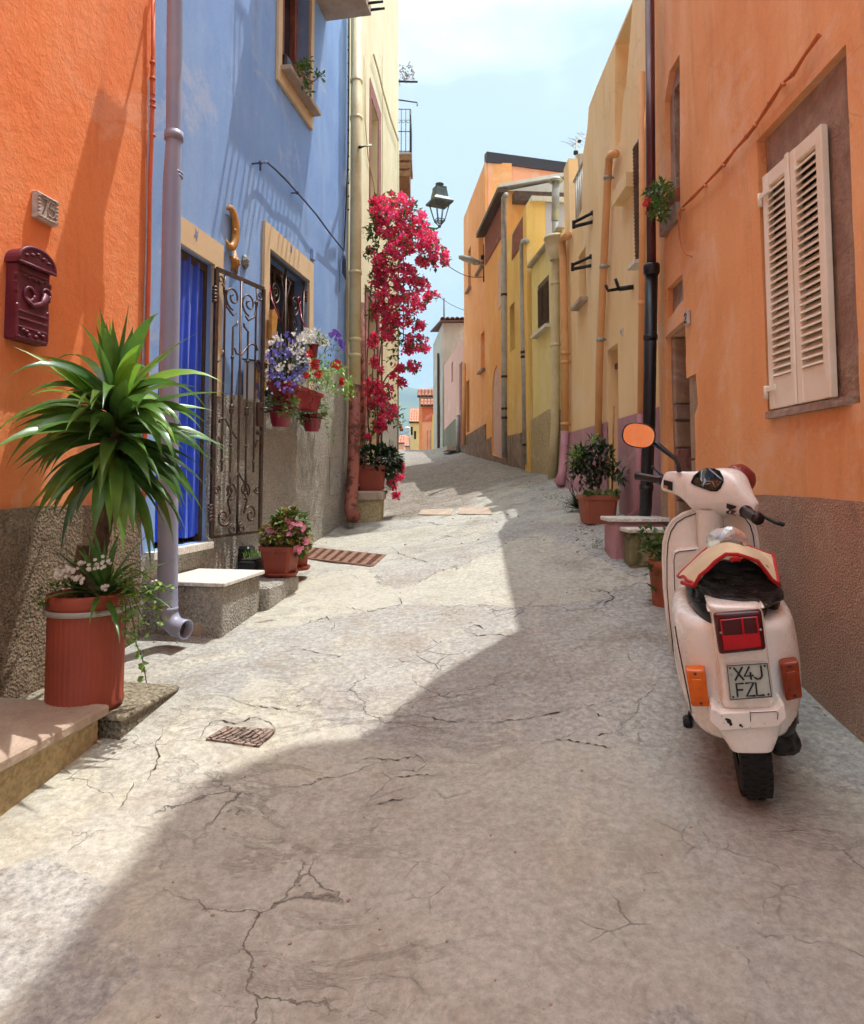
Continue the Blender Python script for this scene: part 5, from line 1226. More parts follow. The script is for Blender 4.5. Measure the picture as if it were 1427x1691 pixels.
# --- marble topped step under the blue door
c1 = G(365, 1054); zm = P(367, 962, c1.y).z; o1 = (c1 - WL.o).dot(WL.n); sm0 = (c1 - WL.o).dot(WL.t)
c = ray(433, 942); c = c * (zm / c.z); sm1 = (c - WL.o).dot(WL.t)
t = thing('doorstep', WL.pt((sm0 + sm1) / 2, -.95, o1 / 2), 'white marble topped roughcast step below the blue curtained door', 'step')
wbox(WL, sm0 - .02, sm1 + .02, .03, o1 + .025, zm - .025, zm, .004).build('slab', M['marble'], t)
wbox(WL, sm0, sm1, .01, o1, -1.4, zm - .027, .012).build('block', M['stucco'], t)
c2 = G(494, 972); z2 = P(494, 950, c2.y).z; o2 = (c2 - WL.o).dot(WL.n); sm2 = (c2 - WL.o).dot(WL.t)
o2 = max(o2, .3)
t = thing('doorstep', WL.pt((sm1 + sm2) / 2, -.85, o2 / 2), 'long low roughcast ledge carrying the flower pots under the window', 'step')
b = MB(); wbox(WL, sm1 + .004, sm2, .01, o2, -1.3, z2, .015, b); b.build('block', M['stucco'], t)
c = G(338, 1046); b = MB(); b.box((c.x - .05, c.y + .03, c.z + .03), (.16, .13, .1), axL, .012); tag(b.build('loose_stone', M['slabstone']), 'small pale stone block next to the drainpipe elbow', 'stone')
# --- curtain
t = thing('door_curtain', WL.pt((d0 + d1) / 2, dzb + .03, -.06), 'bright blue cloth curtain hanging in the doorway of the blue house', 'curtain')
def drape(sa, sb_, zt_, zb_, off, folds, amp, seed, gather=.12):
    b = MB(); nx, nz = 90, 40; vs = []
    for j in range(nz + 1):
        tz = j / nz; z = lerp(zt_, zb_, tz)
        for i in range(nx + 1):
            f = i / nx; g_ = 1 - gather * sin(pi * min(1, tz * 1.1)) * (1 - .3 * tz)
            s = lerp(sa, sb_, f * g_ + (1 - g_) * .3)
            a = amp * (.5 + .5 * tz) * (sin(f * folds * 2 * pi + seed + 1.2 * sin(tz * 2 + seed)) + .4 * sin(f * folds * 4.7 * pi + seed * 2 + tz))
            vs.append(WL.pt(s, z + .004 * sin(f * 20), off + a))
    b.add(vs, [(j * (nx + 1) + i, j * (nx + 1) + i + 1, (j + 1) * (nx + 1) + i + 1, (j + 1) * (nx + 1) + i) for j in range(nz) for i in range(nx)]); return b
dm = lerp(d0, d1, .82)
drape(d0 + .01, dm, dzt - .03, dzb + .04, -.035, 4, .022, 1, .06).build('cloth', M['curtain'], t)
drape(dm - .07, d1 - .034, dzt - .03, dzb + .06, -.05, 1.8, .010, 4, .0).build('cloth', M['curtain'], t)
b = MB(); b.tube([WL.pt(d0, dzt - .025, -.07), WL.pt(d1 - .05, dzt - .025, -.07)], .008, 6); b.build('rod', M['iron'], t)
# --- ornaments
t_ = WL; ms, mz = wl(382, 377, .03); hh = abs(wl(382, 340, .03)[1] - wl(382, 413, .03)[1]) / 2
b = MB(); rings = []
for i in range(25):
    a = lerp(radians(128), radians(-128), i / 24); f = sin(pi * i / 24) ** .7; R0 = hh * .88; cc = WL.pt(ms - .02, mz, .03) + WL.t * (R0 * .62 * cos(a)) + ZZ * (R0 * sin(a))
    rad = WL.t * cos(a) + ZZ * sin(a); w1_ = .008 + .034 * f; w2_ = .006 + .024 * f
    rings.append([cc + rad * (w1_ * cos(q)) + WL.n * (w2_ * sin(q)) for q in [2 * pi * k / 12 for k in range(12)]])
b.loft(rings)
fc = WL.pt(ms - .02, mz, .03) + WL.t * (hh * .88 * .62 - .012)
b.ball(fc - WL.t * .022 + WL.n * .012 - ZZ * .005, (.026, .014, .016), 8, 6, (WL.t, WL.n, ZZ)); b.ball(fc + WL.n * .022 + ZZ * .022 + WL.t * .004, (.009, .008, .008), 8, 5)
b.ball(fc - WL.t * .012 + WL.n * .014 - ZZ * .032, (.016, .01, .006), 8, 5, (WL.t, WL.n, ZZ)); b.ball(fc - WL.t * .014 + WL.n * .012 - ZZ * .044, (.014, .01, .005), 8, 5, (WL.t, WL.n, ZZ)); b.ball(fc - WL.t * .006 + WL.n * .012 - ZZ * .062, (.014, .01, .010), 8, 5)
tag(b.build('moon_ornament', M['gold']), 'ochre clay crescent moon with a face, hung on the blue wall', 'ornament')
ss, sz = wl(390, 433, .02); b = MB(); vs = [WL.pt(ss, sz, .045)]; n = 10
for k in range(n):
    a = pi / 2 + 2 * pi * k / n; r_ = .105 if k % 2 == 0 else .045; vs.append(WL.pt(ss + r_ * .8 * cos(a), sz + r_ * sin(a), .012))
for k in range(n):
    a = pi / 2 + 2 * pi * k / n; r_ = .105 if k % 2 == 0 else .045; vs.append(WL.pt(ss + r_ * .8 * cos(a), sz + r_ * sin(a), .0))
b.add(vs, [(0, 1 + k, 1 + (k + 1) % n) for k in range(n)] + [(1 + k, 11 + k, 11 + (k + 1) % n, 1 + (k + 1) % n) for k in range(n)])
b.ball(WL.pt(ss, sz, .03), (.036, .02, .04), 10, 7, axL)
for dx_, dz_, r_ in ((-.012, .012, .006), (.012, .012, .006), (0, -.002, .007), (0, -.018, .008)): b.ball(WL.pt(ss + dx_, sz + dz_, .05), r_, 6, 5)
tag(b.build('star_ornament', M['gold']), 'small yellow and green clay star figure above the iron gate', 'ornament')
ss, sz = wl(407, 432, .02); b = MB(); vs = []; rings = []
for i in range(6):
    rr_ = 1 - i / 5.01; rings.append([WL.pt(ss + .052 * rr_ * cos(a) * (1 + .08 * cos(8 * a)), sz + .062 * rr_ * sin(a) * (1 + .08 * cos(8 * a)), .004 + .03 * sqrt(max(0, 1 - rr_ ** 2))) for a in [2 * pi * k / 32 for k in range(32)]])
b.loft(rings)
for dx_, dz_, r_ in ((-.016, .012, .009), (.016, .012, .009), (0, -.004, .009), (0, -.026, .012)): b.ball(WL.pt(ss + dx_, sz + dz_, .034), (r_, r_, r_ * .7), 8, 5)
tag(b.build('shell_ornament', M['pewter']), 'grey green round clay shell face, right of the star figure', 'ornament')
# --- cables on the blue wall
b = MB(); cb = [WL.px(u, v, .07 + .008 * sin(i * 2)) for i, (u, v) in enumerate(((430, 282), (430, 269), (441, 268), (452, 277), (470, 294), (491, 318), (507, 336), (524, 356), (545, 385), (568, 414)))]
b.tube(cb, .009, 6); b.tube([p + V((0, 0, .012 * sin(i * 1.7))) for i, p in enumerate(cb[1:])], .006, 5)
for i in (1, 5): b.tube([cb[i], cb[i] - WL.n * .08], .008, 5); b.ball(cb[i], .02, 6, 5)
for k in range(6):
    u = 566 + k * .9; b.tube([WL.px(568, 414, .06), WL.px(u, 430, .06 + .01 * (k % 3)), WL.px(u + .5 * (k % 2), 452 + 2 * k, .05), WL.px(567, 440, .04)], .007, 5)
b.tube([WL.px(568, 416, .05), WL.px(562, 430, .04), WL.px(560, 470, .03), WL.px(560, 482, .03)], .004, 5)
tag(b.build('wall_cable', M['wireblue']), 'dark blue cable sagging across the blue wall into a knotted bundle', 'cable')
b = MB(); b.tube([WL.px(u, v, .03) for u, v in ((576, -10), (576, 100), (575, 250), (572, 330), (568, 414))], .008, 6)
for i in range(14): c = WL.px(575.5, 60 + i * 22, .03); b.ball(c, .013, 6, 4)
tag(b.build('wall_cable', M['wiredark']), 'dark clipped cable dropping down the edge between the blue and cream houses', 'cable')
b = MB(); c_ = [(617, 90), (625, 118), (633, 152), (645, 195), (652, 215), (658, 233)]
b.tube([WC.px(u, v, .04) for u, v in c_], .014, 6); b.tube([WC.px(u, v + 3, .035) for u, v in c_], .008, 5); b.tube([WC.px(658, 233, .05), WC.px(658, 480, .05), WC.px(657, 790, .05)], .014, 6)
b.tube([WC.px(u, v, .02) for u, v in ((603, 90), (603, 200), (608, 260), (622, 330))], .008, 5); b.tube([WC.px(u, v, .02) for u, v in ((632, 90), (631, 330))], .006, 5)
b.tube([WC.px(594, 243, .02), WC.px(594, 243, .25), WC.px(612, 240, .3)], .02, 6)
tag(b.build('wall_cable', M['wirecream']), 'cream cables clipped diagonally over the tall cream house', 'cable')
b = MB(); wbox(WL, wl(513, 420)[0], wl(518, 420)[0], 0, .03, wl(515, 429)[1], wl(515, 412)[1], .004, b); tag(b.build('junction_box', M['blue']), 'tiny blue painted junction box on the blue wall', 'box')
t = thing('meter_cabinet', WL.px(548, 817, .03), 'flush pale grey meter cabinet door in the roughcast wall', 'cabinet')
b = MB(); wbox(WL, wl(541, 780)[0], wl(555, 780)[0], .02, .03, wl(548, 817)[1], wl(548, 755)[1], .003, b); b.build('door', M['greypipe'], t)
b = MB(); b.ball(WL.pt(wl(554, 785)[0] - .03, wl(554, 785)[1], .036), .02, 8, 6); b.build('latch', M['lavpipe'], t)
# patterned letter box behind the gate
t = thing('letter_box', WL.px(420, 665, .05), 'blue and yellow patterned letter box with small roof behind the iron gate', 'mailbox')
s0, s1_ = wl(405, 620, .04)[0], wl(435, 620, .1)[0]; z0, z1 = wl(420, 662, .08)[1], wl(420, 597, .08)[1]
wbox(WL, s0, s1_, .022, .12, z0, z1, .004).build('body', M['white'], t)
b = MB(); b.prism([WL.pt(s0 - .02, z1, .02), WL.pt(s1_ + .03, z1, .02), WL.pt(s1_ + .03, z1 - .02, .17), WL.pt(s0 - .02, z1 - .02, .17)], V((0, 0, .012))); b.build('roof', M['iron'], t)
b = MB(); wbox(WL, s0 + .01, s1_ - .01, .121, .124, z0 + .01, z1 - .01, 0, b); b.build('panel', simple('blue_yellow_pattern', '3c4a8c', .4, c2='c8a03c', sc_=16, thr=(.5, .52)), t)
# cream pipe and rusty foot
t, P3 = pipe('drainpipe', WC, [(589, -10), (588, 300), (586, 636)], .072, M['creampipe'], 'cream painted drainpipe turning rusty red towards its foot, left of the bougainvillea', (135, 196, 452, 562, 588), off=.12)
b = MB(); b.tube([P3[-1], WC.px(584, 760, .12), WC.px(579, 835, .12), WC.px(580, 846, .14), WC.px(585, 853, .2)], [.072, .075, .078, .08, .08], 16); b.tube([WC.px(582, 800, .12), WC.px(582, 803, .12)], .09, 14); b.build('rusty_foot', M['rustpipe'], t)
b = MB(); b.tube([WC.px(596, 500, .03), WC.px(597, 640, .03), WC.px(595, 840, .03)], .05, 8); tag(b.build('side_pipe', M['rustpipe']), 'thin rusty pipe between the cream drainpipe and the red stone frame', 'pipe')

# ================================================================== PLANTS
def onball(c, r):
    while True:
        d = V((R_(-1, 1), R_(-1, 1), R_(-1, 1)))
        if .05 < d.length < 1: break
    f = d.length ** .5; d.normalize(); return V(c) + V((d.x * r[0], d.y * r[1], d.z * r[2])) * f, d
def leaves(b, c, r, n, L, W_, droop=.2, out=1.0, bend=.12, zmin=None):
    for _ in range(n):
        p, d = onball(c, r)
        if zmin is not None and p.z < zmin: p.z = zmin + R_(0, .02)
        q = (d * out + V((R_(-.8, .8), R_(-.8, .8), R_(-.6, .8))) - ZZ * droop)
        k = R_(.7, 1.25); b.leaf(p, q, V((R_(-.4, .4), R_(-.4, .4), 1)), L * k, W_ * k, bend, .12)
def flower(b, p, d, r, n=5, cup=.3):
    d = V(d).normalized(); a = d.orthogonal().normalized(); e = d.cross(a); o = R_(0, 6)
    for k in range(n):
        w = o + 2 * pi * k / n; u = a * cos(w) + e * sin(w); v_ = d.cross(u)
        b.add([p, p + u * r * .6 + v_ * r * .42 + d * r * cup * .5, p + u * r + d * r * cup, p + u * r * .6 - v_ * r * .42 + d * r * cup * .5], [(0, 1, 2, 3)])
def terpot(t, base, r0, r1, h, mat, saucer=True, square=False, n=28, soil=True):
    b = MB()
    if square:
        X, Y, Z_ = wallaxes(square) if isinstance(square, Wall) else (V((1, 0, 0)), V((0, 1, 0)), ZZ)
        def sq(r_, z): 
            k = r_ * .18; return [base + X * x + Y * y + ZZ * z for x, y in ((r_ - k, -r_), (r_, -r_ + k), (r_, r_ - k), (r_ - k, r_), (-r_ + k, r_), (-r_, r_ - k), (-r_, -r_ + k), (-r_ + k, -r_))]
        b.sm = False; b.loft([sq(r0, 0), sq(lerp(r0, r1, .82), h * .82), sq(r1 * 1.06, h * .84), sq(r1 * 1.08, h), sq(r1 * .94, h), sq(r1 * .92, h * .85)], cap=False)
    else:
        b.lathe([(0, .001), (r0 * .95, .001), (r0, .01), (lerp(r0, r1, .80), h * .8), (r1 * 1.07, h * .82), (r1 * 1.08, h * .98), (r1 * 1.04, h), (r1 * .95, h), (r1 * .9, h * .86)], base, n)
    b.build('pot', mat, t)
    if soil:
        b = MB(); b.lathe([(0, h * .9), (r1 * .98, h * .87)], base, 20) if not square else b.box(base + ZZ * h * .86, (r1 * 1.85, r1 * 1.85, .01), wallaxes(square) if isinstance(square, Wall) else None); b.build('soil', M['soil'], t)
    if saucer:
        b = MB(); b.lathe([(0, .002), (r0 * 1.25, .002), (r0 * 1.4, .02), (r0 * 1.45, .035), (r0 * 1.35, .035), (r0 * 1.2, .012)], base, n); b.build('saucer', mat, t)
# --- potted yucca
random.seed(21)
yb = V((-1.56, 3.1, zk))
t = thing('potted_yucca', yb, 'tall yucca with long dark green blades in a big fluted terracotta pot', 'potted plant', 'potted plants')
ph = P(150, 985, 3.1).z - zk + .02
b = MB(); n = 120; R0 = .163
def flute(z): 
    return 1.0
prof = [(R0 * .9, 0), (R0 * .99, .012), (R0 * 1.01, .03), (R0 * .985, .04), (R0, ph - .075), (R0 * 1.0, ph - .07), (R0 * 1.04, ph - .065), (R0 * 1.05, ph - .01), (R0 * 1.02, ph), (R0 * .95, ph), (R0 * .93, ph - .05)]
vs = []
for i, (r_, z) in enumerate(prof):
    for k in range(n):
        w = 2 * pi * k / n; q = r_ * (1 - (.028 if (3 <= i <= 4 and k % 3 == 0) else 0)); vs.append(yb + V((q * cos(w), q * sin(w), z)))
b.add(vs, [(i * n + k, i * n + (k + 1) % n, (i + 1) * n + (k + 1) % n, (i + 1) * n + k) for i in range(len(prof) - 1) for k in range(n)]); b.build('pot', M['terra'], t)
b = MB(); b.lathe([(R0 * 1.0, ph - .085), (R0 * 1.09, ph - .085), (R0 * 1.10, ph - .07), (R0 * 1.09, ph - .062), (R0 * 1.0, ph - .062)], yb, 48); b.build('band', M['greypipe'], t)
b = MB(); b.lathe([(0, ph - .03), (R0 * .95, ph - .04)], yb, 24); b.build('soil', M['soil'], t)
yt = yb + ZZ * (ph - .04)
trunk = [yt + V((.02, 0, -.02)), yt + V((.03, 0, .15)), yt + V((.06, .01, .33)), yt + V((.09, .01, .58)), yt + V((.10, .01, .84)), yt + V((.10, .0, 1.0))]
b = MB(); pts = []; rr = []
for i in range(60):
    f = i / 59 * 5; k = min(4, int(f)); pts.append(trunk[k].lerp(trunk[k + 1], f - k)); rr.append((.036 - .009 * i / 59) * (1 + .06 * (i % 3)))
b.tube(pts, rr, 12)
b.tube([yt + V((-.03, .02, 0)), yt + V((-.04, .0, .12)), yt + V((-.03, 0, .25))], [.04, .035, .026], 10); b.build('trunk', M['bark'], t)
b = MB(); b2 = MB()
for k in range(180):
    h = (k / 180) ** .9; base = trunk[3].lerp(trunk[5], .1 + .72 * h)
    az = k * 2.39996 + R_(-.35, .35); el = lerp(-38, 46, h ** 1.1) + R_(-20, 20)
    if random.random() < .07: el = R_(70, 86); base = trunk[4].lerp(trunk[5], .5)
    d = V((cos(az) * cos(radians(el)), sin(az) * cos(radians(el)), sin(radians(el))))
    L = R_(.34, .58) if el < 66 else R_(.34, .46)
    tgt = b2 if (el > 15 and random.random() < .42) else b
    tgt.leaf(base + d * .015, d, V((R_(-.9, .9), R_(-.9, .9), 1)), L, R_(.050, .078), bend=(R_(.3, 2.4) if el < 66 else R_(.0, .15)), fold=.16, seg=9)
b3 = MB()
for k in range(12):
    az = R_(0, 6.28); d = V((cos(az) * .6, sin(az) * .6, -.6)); b3.leaf(trunk[3].lerp(trunk[4], R_(-.3, .3)) + d * .02, d, ZZ, R_(.16, .3), .02, R_(.5, 1.5), .3, 6)
b3.build('dry_blades', M['dryleaf'], t)
for k in range(30):
    az = k * 2.4; el = R_(15, 75); d = V((cos(az) * cos(radians(el)), sin(az) * cos(radians(el)), sin(radians(el))))
    b.leaf(yt + V((.08, -.02, .03)), d, ZZ, R_(.2, .40), R_(.024, .036), R_(.1, 1.2), .2, 7)
for az, el, L in ((-.3, 15, .42), (-.9, -5, .36), (-1.3, 10, .3), (3.4, 30, .25)):
    d = V((cos(az) * cos(radians(el)), sin(az) * cos(radians(el)), sin(radians(el)))); b.leaf(yt + V((.09, -.04, .02)), d, ZZ, L, .03, 1.2, .2, 8)
b.build('blades', M['yucca'], t); b2.build('young_blades', M['yucca2'], t)
b = MB(); b.sm = False
def ivyleaf(b, p, d, s_):
    d = V(d).normalized(); a = d.cross(ZZ)
    if a.length < .1: a = V((1, 0, 0))
    a.normalize(); n_ = a.cross(d); m = p + d * s_ * .45
    pts = [p, p + d * s_ * .1 + a * s_ * .42, p + d * s_ * .45 + a * s_ * .28, p + d * s_ * .62 + a * s_ * .45, p + d * s_ * 1.0, p + d * s_ * .62 - a * s_ * .45, p + d * s_ * .45 - a * s_ * .28, p + d * s_ * .1 - a * s_ * .42]
    b.add([m + n_ * s_ * .06] + pts, [(0, 1 + i, 1 + (i + 1) % 8) for i in range(8)])
st = MB()
for pts_ in ([(205, 950), (225, 940), (250, 955), (275, 975), (292, 970)], [(205, 960), (228, 975), (245, 1000), (262, 1012), (270, 1030)], [(205, 965), (215, 1000), (222, 1040), (225, 1065), (235, 1085), (242, 1128)], [(200, 955), (235, 965), (260, 1000), (285, 1003)], [(205, 970), (208, 1010), (206, 1055)], [(205, 960), (220, 985), (240, 1030), (246, 1050)]):
    P3 = [P(u, v, 3.05 - .05 * sin(i)) for i, (u, v) in enumerate(pts_)]; st.tube(P3, .0025, 5)
    for a, c in zip(P3, P3[1:]):
        n = max(3, int((c - a).length / .011))
        for k in range(n):
            p = a.lerp(c, k / n) + V((R_(-.018, .018), R_(-.02, .02), R_(-.01, .018))); ivyleaf(b, p, V((R_(-.8, 1), R_(-1, .2), R_(-1, .4))), R_(.02, .034))
for k in range(110): p, d = onball(yt + V((.12, -.03, .0)), (.13, .11, .07)); ivyleaf(b, p, d + V((R_(-.5, .5), -.5, R_(-.5, .5))), R_(.022, .036))
b.build('ivy', M['ivy'], t); st.build('ivy_stem', M['stem'], t)
b = MB(); leaves(b, yt + V((-.09, -.03, .03)), (.12, .11, .06), 260, .03, .012); b.build('undergrowth', M['leafg'], t)
b = MB()
for (u, v, r_) in ((100, 945, 9), (112, 940, 8), (96, 952, 6), (135, 930, 6), (165, 932, 10), (175, 925, 8), (125, 955, 5), (132, 957, 8), (150, 938, 7), (172, 972, 6), (125, 942, 5)):
    for k in range(int(r_ * 1.3)): p = P(u + R_(-r_, r_), v + R_(-r_, r_) * .8, 3.0 + R_(-.05, .05)); flower(b, p, V((R_(-.4, .4), -1, R_(0, .8))), .0095, 5)
b.build('white_blossom', M['whitefl'], t)

# --- flower pots on the ledge
random.seed(5)
def onz(u, v, z): d = ray(u, v); return d * (z / d.z)
pa = onz(463, 951, z2 + .002)
t = thing('potted_begonia', pa, 'terracotta pot of bronze leaved begonia with pink flowers on the ledge below the window', 'potted plant', 'potted plants')
terpot(t, pa, .095, .125, .235, M['terra'], True, WL)
b = MB(); c = pa + ZZ * .31; leaves(b, c + V((.02, 0, .0)), (.17, .16, .11), 330, .06, .05, .1, 1, .2); leaves(b, c + V((.06, 0, .1)), (.11, .1, .1), 130, .06, .05); b.build('foliage', M['leafo'], t)
b = MB(); leaves(b, c + V((.07, -.02, .06)), (.14, .13, .13), 120, .055, .045); leaves(b, c + V((.13, -.03, -.07)), (.06, .06, .07), 40, .06, .05); b.build('green_leaves', M['leafg'], t)
b = MB()
for (u, v) in ((477, 858), (482, 864), (496, 865), (500, 872), (488, 876), (480, 872), (445, 874), (450, 878), (492, 905), (487, 908), (496, 908), (478, 882), (505, 893)):
    for k in range(6): flower(b, P(u + R_(-4, 4), v + R_(-4, 4), pa.y - .1 + R_(-.05, .05)), V((R_(-.6, .6), -1, R_(-.2, .8))), .022, 4, .2)
b.build('pink_blossom', M['pinkfl'], t)
pb_ = onz(491, 941, z2 + .002)
t = thing('potted_begonia', pb_, 'smaller terracotta pot tucked behind the begonia pot, with a ringed saucer', 'potted plant', 'potted plants')
terpot(t, pb_, .075, .10, .2, M['terra']); b = MB(); leaves(b, pb_ + V((0, 0, .24)), (.11, .11, .09), 150, .05, .04); b.build('foliage', M['leafo'], t)
b = MB()
for k in range(12): p, d = onball(pb_ + V((.03, -.03, .22)), (.1, .1, .07)); flower(b, p, d + V((0, -1, 0)), .02, 4, .2)
b.build('pink_blossom', M['pinkfl'], t)
pc = onz(418, 948, z2 + .002)
t = thing('black_trough', pc, 'black plastic trough of sparse seedlings beside the marble step', 'planter', 'potted plants')
b = MB(); b.box(pc + ZZ * .06 + WL.t * .04, (.30, .16, .12), axL, .02); b.build('trough', M['blackplastic'], t)
b = MB(); b.box(pc + ZZ * .121 + WL.t * .04, (.27, .13, .006), axL); b.build('soil', M['soil'], t)
b = MB()
for k in range(70): p = pc + WL.t * R_(-.09, .17) + WL.n * R_(-.05, .05) + ZZ * .12; b.leaf(p, V((R_(-.4, .4), R_(-.4, .4), 1)), ZZ, R_(.04, .1), .006, .2)
b.build('seedlings', M['ivy'], t)
b = MB(); b.box(pc + ZZ * .1 + WL.t * .16 - WL.n * .14, (.13, .12, .2), axL, .02); tag(b.build('black_pot', M['blackplastic']), 'tall black plastic pot half hidden behind the begonia foliage', 'pot')
# --- drain grate
cs = [G(499, 922, -.004), G(520, 906, -.004), G(635, 918, -.004), G(614, 936.5, -.004)]
t = thing('drain_grate', (cs[0] + cs[2]) / 2, 'rusty slotted drain grate let into the pale concrete near the flower pots', 'drain')
M['rustiron'] = simple('rusty_cast_iron', '8a6450', .8, c2='6c4c3c', sc_=20, bump=.4)
b = MB(); b.add([c + V((0, 0, .007)) for c in cs], [(0, 1, 2, 3)]); b.build('pit', M['dark'], t)
def bil(u, v): return cs[0].lerp(cs[3], u).lerp(cs[1].lerp(cs[2], u), v)
b = MB()
for k in range(9): f = k / 8; b.bar([bil(f, 0) + ZZ * .008, bil(f, 1) + ZZ * .008], .035 if k in (0, 8) else .05, .012, ZZ)
for k in range(17): f = k / 16; b.bar([bil(0, f) + ZZ * .0065, bil(1, f) + ZZ * .0065], .012 if k % 16 else .03, .01, ZZ)
b.build('bars', M['rustiron'], t)
# small square cover in the near left and two covers up the lane
for (q, lab) in (([(340, 1222), (372, 1201), (455, 1206), (428, 1234)], 'worn square iron cover with leaf like relief near the shadow edge'), ([(690, 850), (697, 842), (748, 841), (745, 851)], 'flat grey drain cover across the lane below the bougainvillea'), ([(755, 849), (758, 839), (812, 838), (812, 850)], 'plain rectangular cover beside the flat grey drain cover')):
    cs = [G(u, v, .003) for u, v in q]; b = MB(); b.prism([c - ZZ * .03 for c in cs], V((0, 0, .036)))
    if q[0][0] == 340:
        for k in range(9):
            f = (k + .5) / 9; p0_, p1_ = bil(f, .08), bil(min(1, f + .12), .92); b.bar([p0_ + ZZ * .006, p0_.lerp(p1_, .5) + ZZ * .009 + V((.01, 0, 0)), p1_ + ZZ * .006], .012, .008, ZZ)
    tag(b.build('manhole_cover', rubble('worn_cover', '9c8a7c', '8a786c', '55483f', 22, .8) if q[0][0] == 340 else M['slabstone']), lab, 'cover')

# --- window flowers on the blue house
random.seed(31)
def wp_(u, v, off): return WL.px(u, v, off)
bx = wp_(492, 652, .22)
t = thing('window_planter', bx, 'wine red window box of blue lobelia hanging on the grille of the blue house', 'planter', 'window flowers')
s0, s1_ = wl(462, 650, .22)[0], wl(521, 650, .22)[0]
b = MB(); X, Y, Z_ = axL; cb_ = WL.pt((s0 + s1_) / 2, wl(490, 650, .2)[1] - .04, .2); w_ = (s1_ - s0) / 2
def rc(w, d, z): return [cb_ + X * x + Y * y + ZZ * z for x, y in ((w, -d), (w, d), (-w, d), (-w, -d))]
b.sm = False; b.loft([rc(w_ * .82, .07, -.09), rc(w_ * .95, .09, .05), rc(w_ * 1.02, .1, .055), rc(w_ * 1.03, .1, .09), rc(w_ * .98, .09, .09), rc(w_ * .95, .085, .05)], cap=True); b.build('box', M['winered'], t)
b = MB()
for (u, v, a, c, n) in ((470, 620, .18, .16, 300), (490, 600, .2, .16, 260), (455, 590, .12, .16, 180), (500, 635, .16, .08, 120), (448, 630, .07, .12, 90)):
    leaves(b, wp_(u, v, .2), (a, .12, c), n, .035, .012, .1)
b.build('foliage', M['leafd'], t)
b = MB(); w2 = MB()
for k in range(900):
    u, v = R_(438, 512), R_(548, 650)
    if ((u - 475) / 38) ** 2 + ((v - 597) / 52) ** 2 > 1 + .5 * noise.noise(V((u * .08, v * .08, 9))): continue
    if noise.noise(V((u * .13, v * .13, 6))) < -.12: continue
    nn__ = noise.noise(V((u * .05, v * .06, 2)))
    (w2 if nn__ > .12 or (u > 488 and v < 590) else b) and flower(w2 if (nn__ > .12 or (u > 490 and v < 600)) else b, wp_(u, v, .24 + R_(0, .1)), V((R_(-.3, 1), -1, R_(-.2, .8))), .0125, 4, .1)
b.build('blue_blossom', M['bluefl'], t); w2.build('white_blossom', M['whitefl'], t)
cp = wp_(518, 592, .2)
t = thing('wine_pot', cp, 'slim wine red pot of white snapdragons above the window box', 'planter', 'window flowers')
b = MB(); b.lathe([(0, 0), (.032, 0), (.045, .12), (.05, .125), (.05, .14)], cp, 20); b.build('pot', M['winered'], t)
b = MB(); leaves(b, cp + ZZ * .19, (.12, .08, .05), 160, .04, .016); b.build('foliage', M['leafg'], t)
b = MB()
for (u, v, r_) in ((503, 556, 9), (513, 549, 9), (523, 552, 9), (532, 560, 8), (537, 567, 6), (512, 560, 9), (526, 563, 8), (498, 562, 6)):
    for k in range(22): flower(b, wp_(u + R_(-r_, r_), v + R_(-r_, r_) * .8, .22 + R_(-.04, .06)), V((R_(-.8, .8), -1, R_(-.3, .9))), .018, 4, .5)
b.build('white_blossom', M['whitefl'], t)
cp = wp_(556, 600, .2)
t = thing('petunia_spray', cp, 'thin spray of purple petunias reaching out from the window flowers', 'plant', 'window flowers')
b = MB(); b.tube([wp_(u, v, .25) for u, v in ((520, 600), (535, 582), (548, 575), (558, 580), (566, 572))], .004, 5); b.tube([wp_(u, v, .25) for u, v in ((535, 582), (545, 562), (553, 552))], .004, 5); b.build('stem', M['leafg'], t)
b = MB()
for k in range(50): leaves(b, wp_(R_(532, 566), R_(562, 590), .25), (.02, .02, .02), 1, .03, .014)
b.build('leaves', M['leafd'], t)
b = MB()
for (u, v) in ((548, 553), (554, 549), (559, 553), (556, 560), (562, 565), (566, 575), (564, 570)): 
    for k in range(4): flower(b, wp_(u + R_(-3, 3), v + R_(-3, 3), .26), V((R_(-.5, .8), -1, R_(-.5, .5))), .024, 5, .3)
b.build('purple_blossom', M['purplefl'], t)
t = thing('red_flowering_plant', wp_(540, 640, .15), 'light green trailing plant with scarlet flowers right of the window box', 'plant', 'window flowers')
b = MB(); random.seed(9)
for (u, v, r_, n) in ((525, 605, 14, 60), (535, 615, 14, 60), (548, 608, 10, 45), (540, 635, 12, 55), (562, 612, 8, 30), (570, 630, 8, 40), (578, 645, 9, 50), (550, 645, 8, 30), (572, 648, 8, 30), (520, 625, 10, 40)):
    for k in range(n): leaves(b, wp_(u + R_(-r_, r_), v + R_(-r_, r_), .25 + R_(-.06, .08)), (.01, .01, .01), 1, .062, .022, .0)
b.build('foliage', M['leafl'], t)
b = MB()
for (u, v, r_) in ((511, 584, 4), (521, 600, 5), (526, 618, 5), (554, 601, 6), (564, 630, 4), (519, 607, 4), (505, 620, 2)):
    for k in range(10): flower(b, wp_(u + R_(-r_, r_), v + R_(-r_, r_), .32), V((R_(-.5, .8), -1, R_(-.3, .7))), .026, 5, .35)
b.build('red_blossom', M['redfl'], t)
b = MB()
for k in range(90):
    f = R_(0, 1); u = lerp(532, 548, f) + R_(-6, 9); v = lerp(655, 735, f ** 1.3); leaves(b, wp_(u, v, .1 + R_(0, .1)), (.008, .008, .008), 1, .03, .018)
b.build('trailing_shoots', M['leafl'], t)
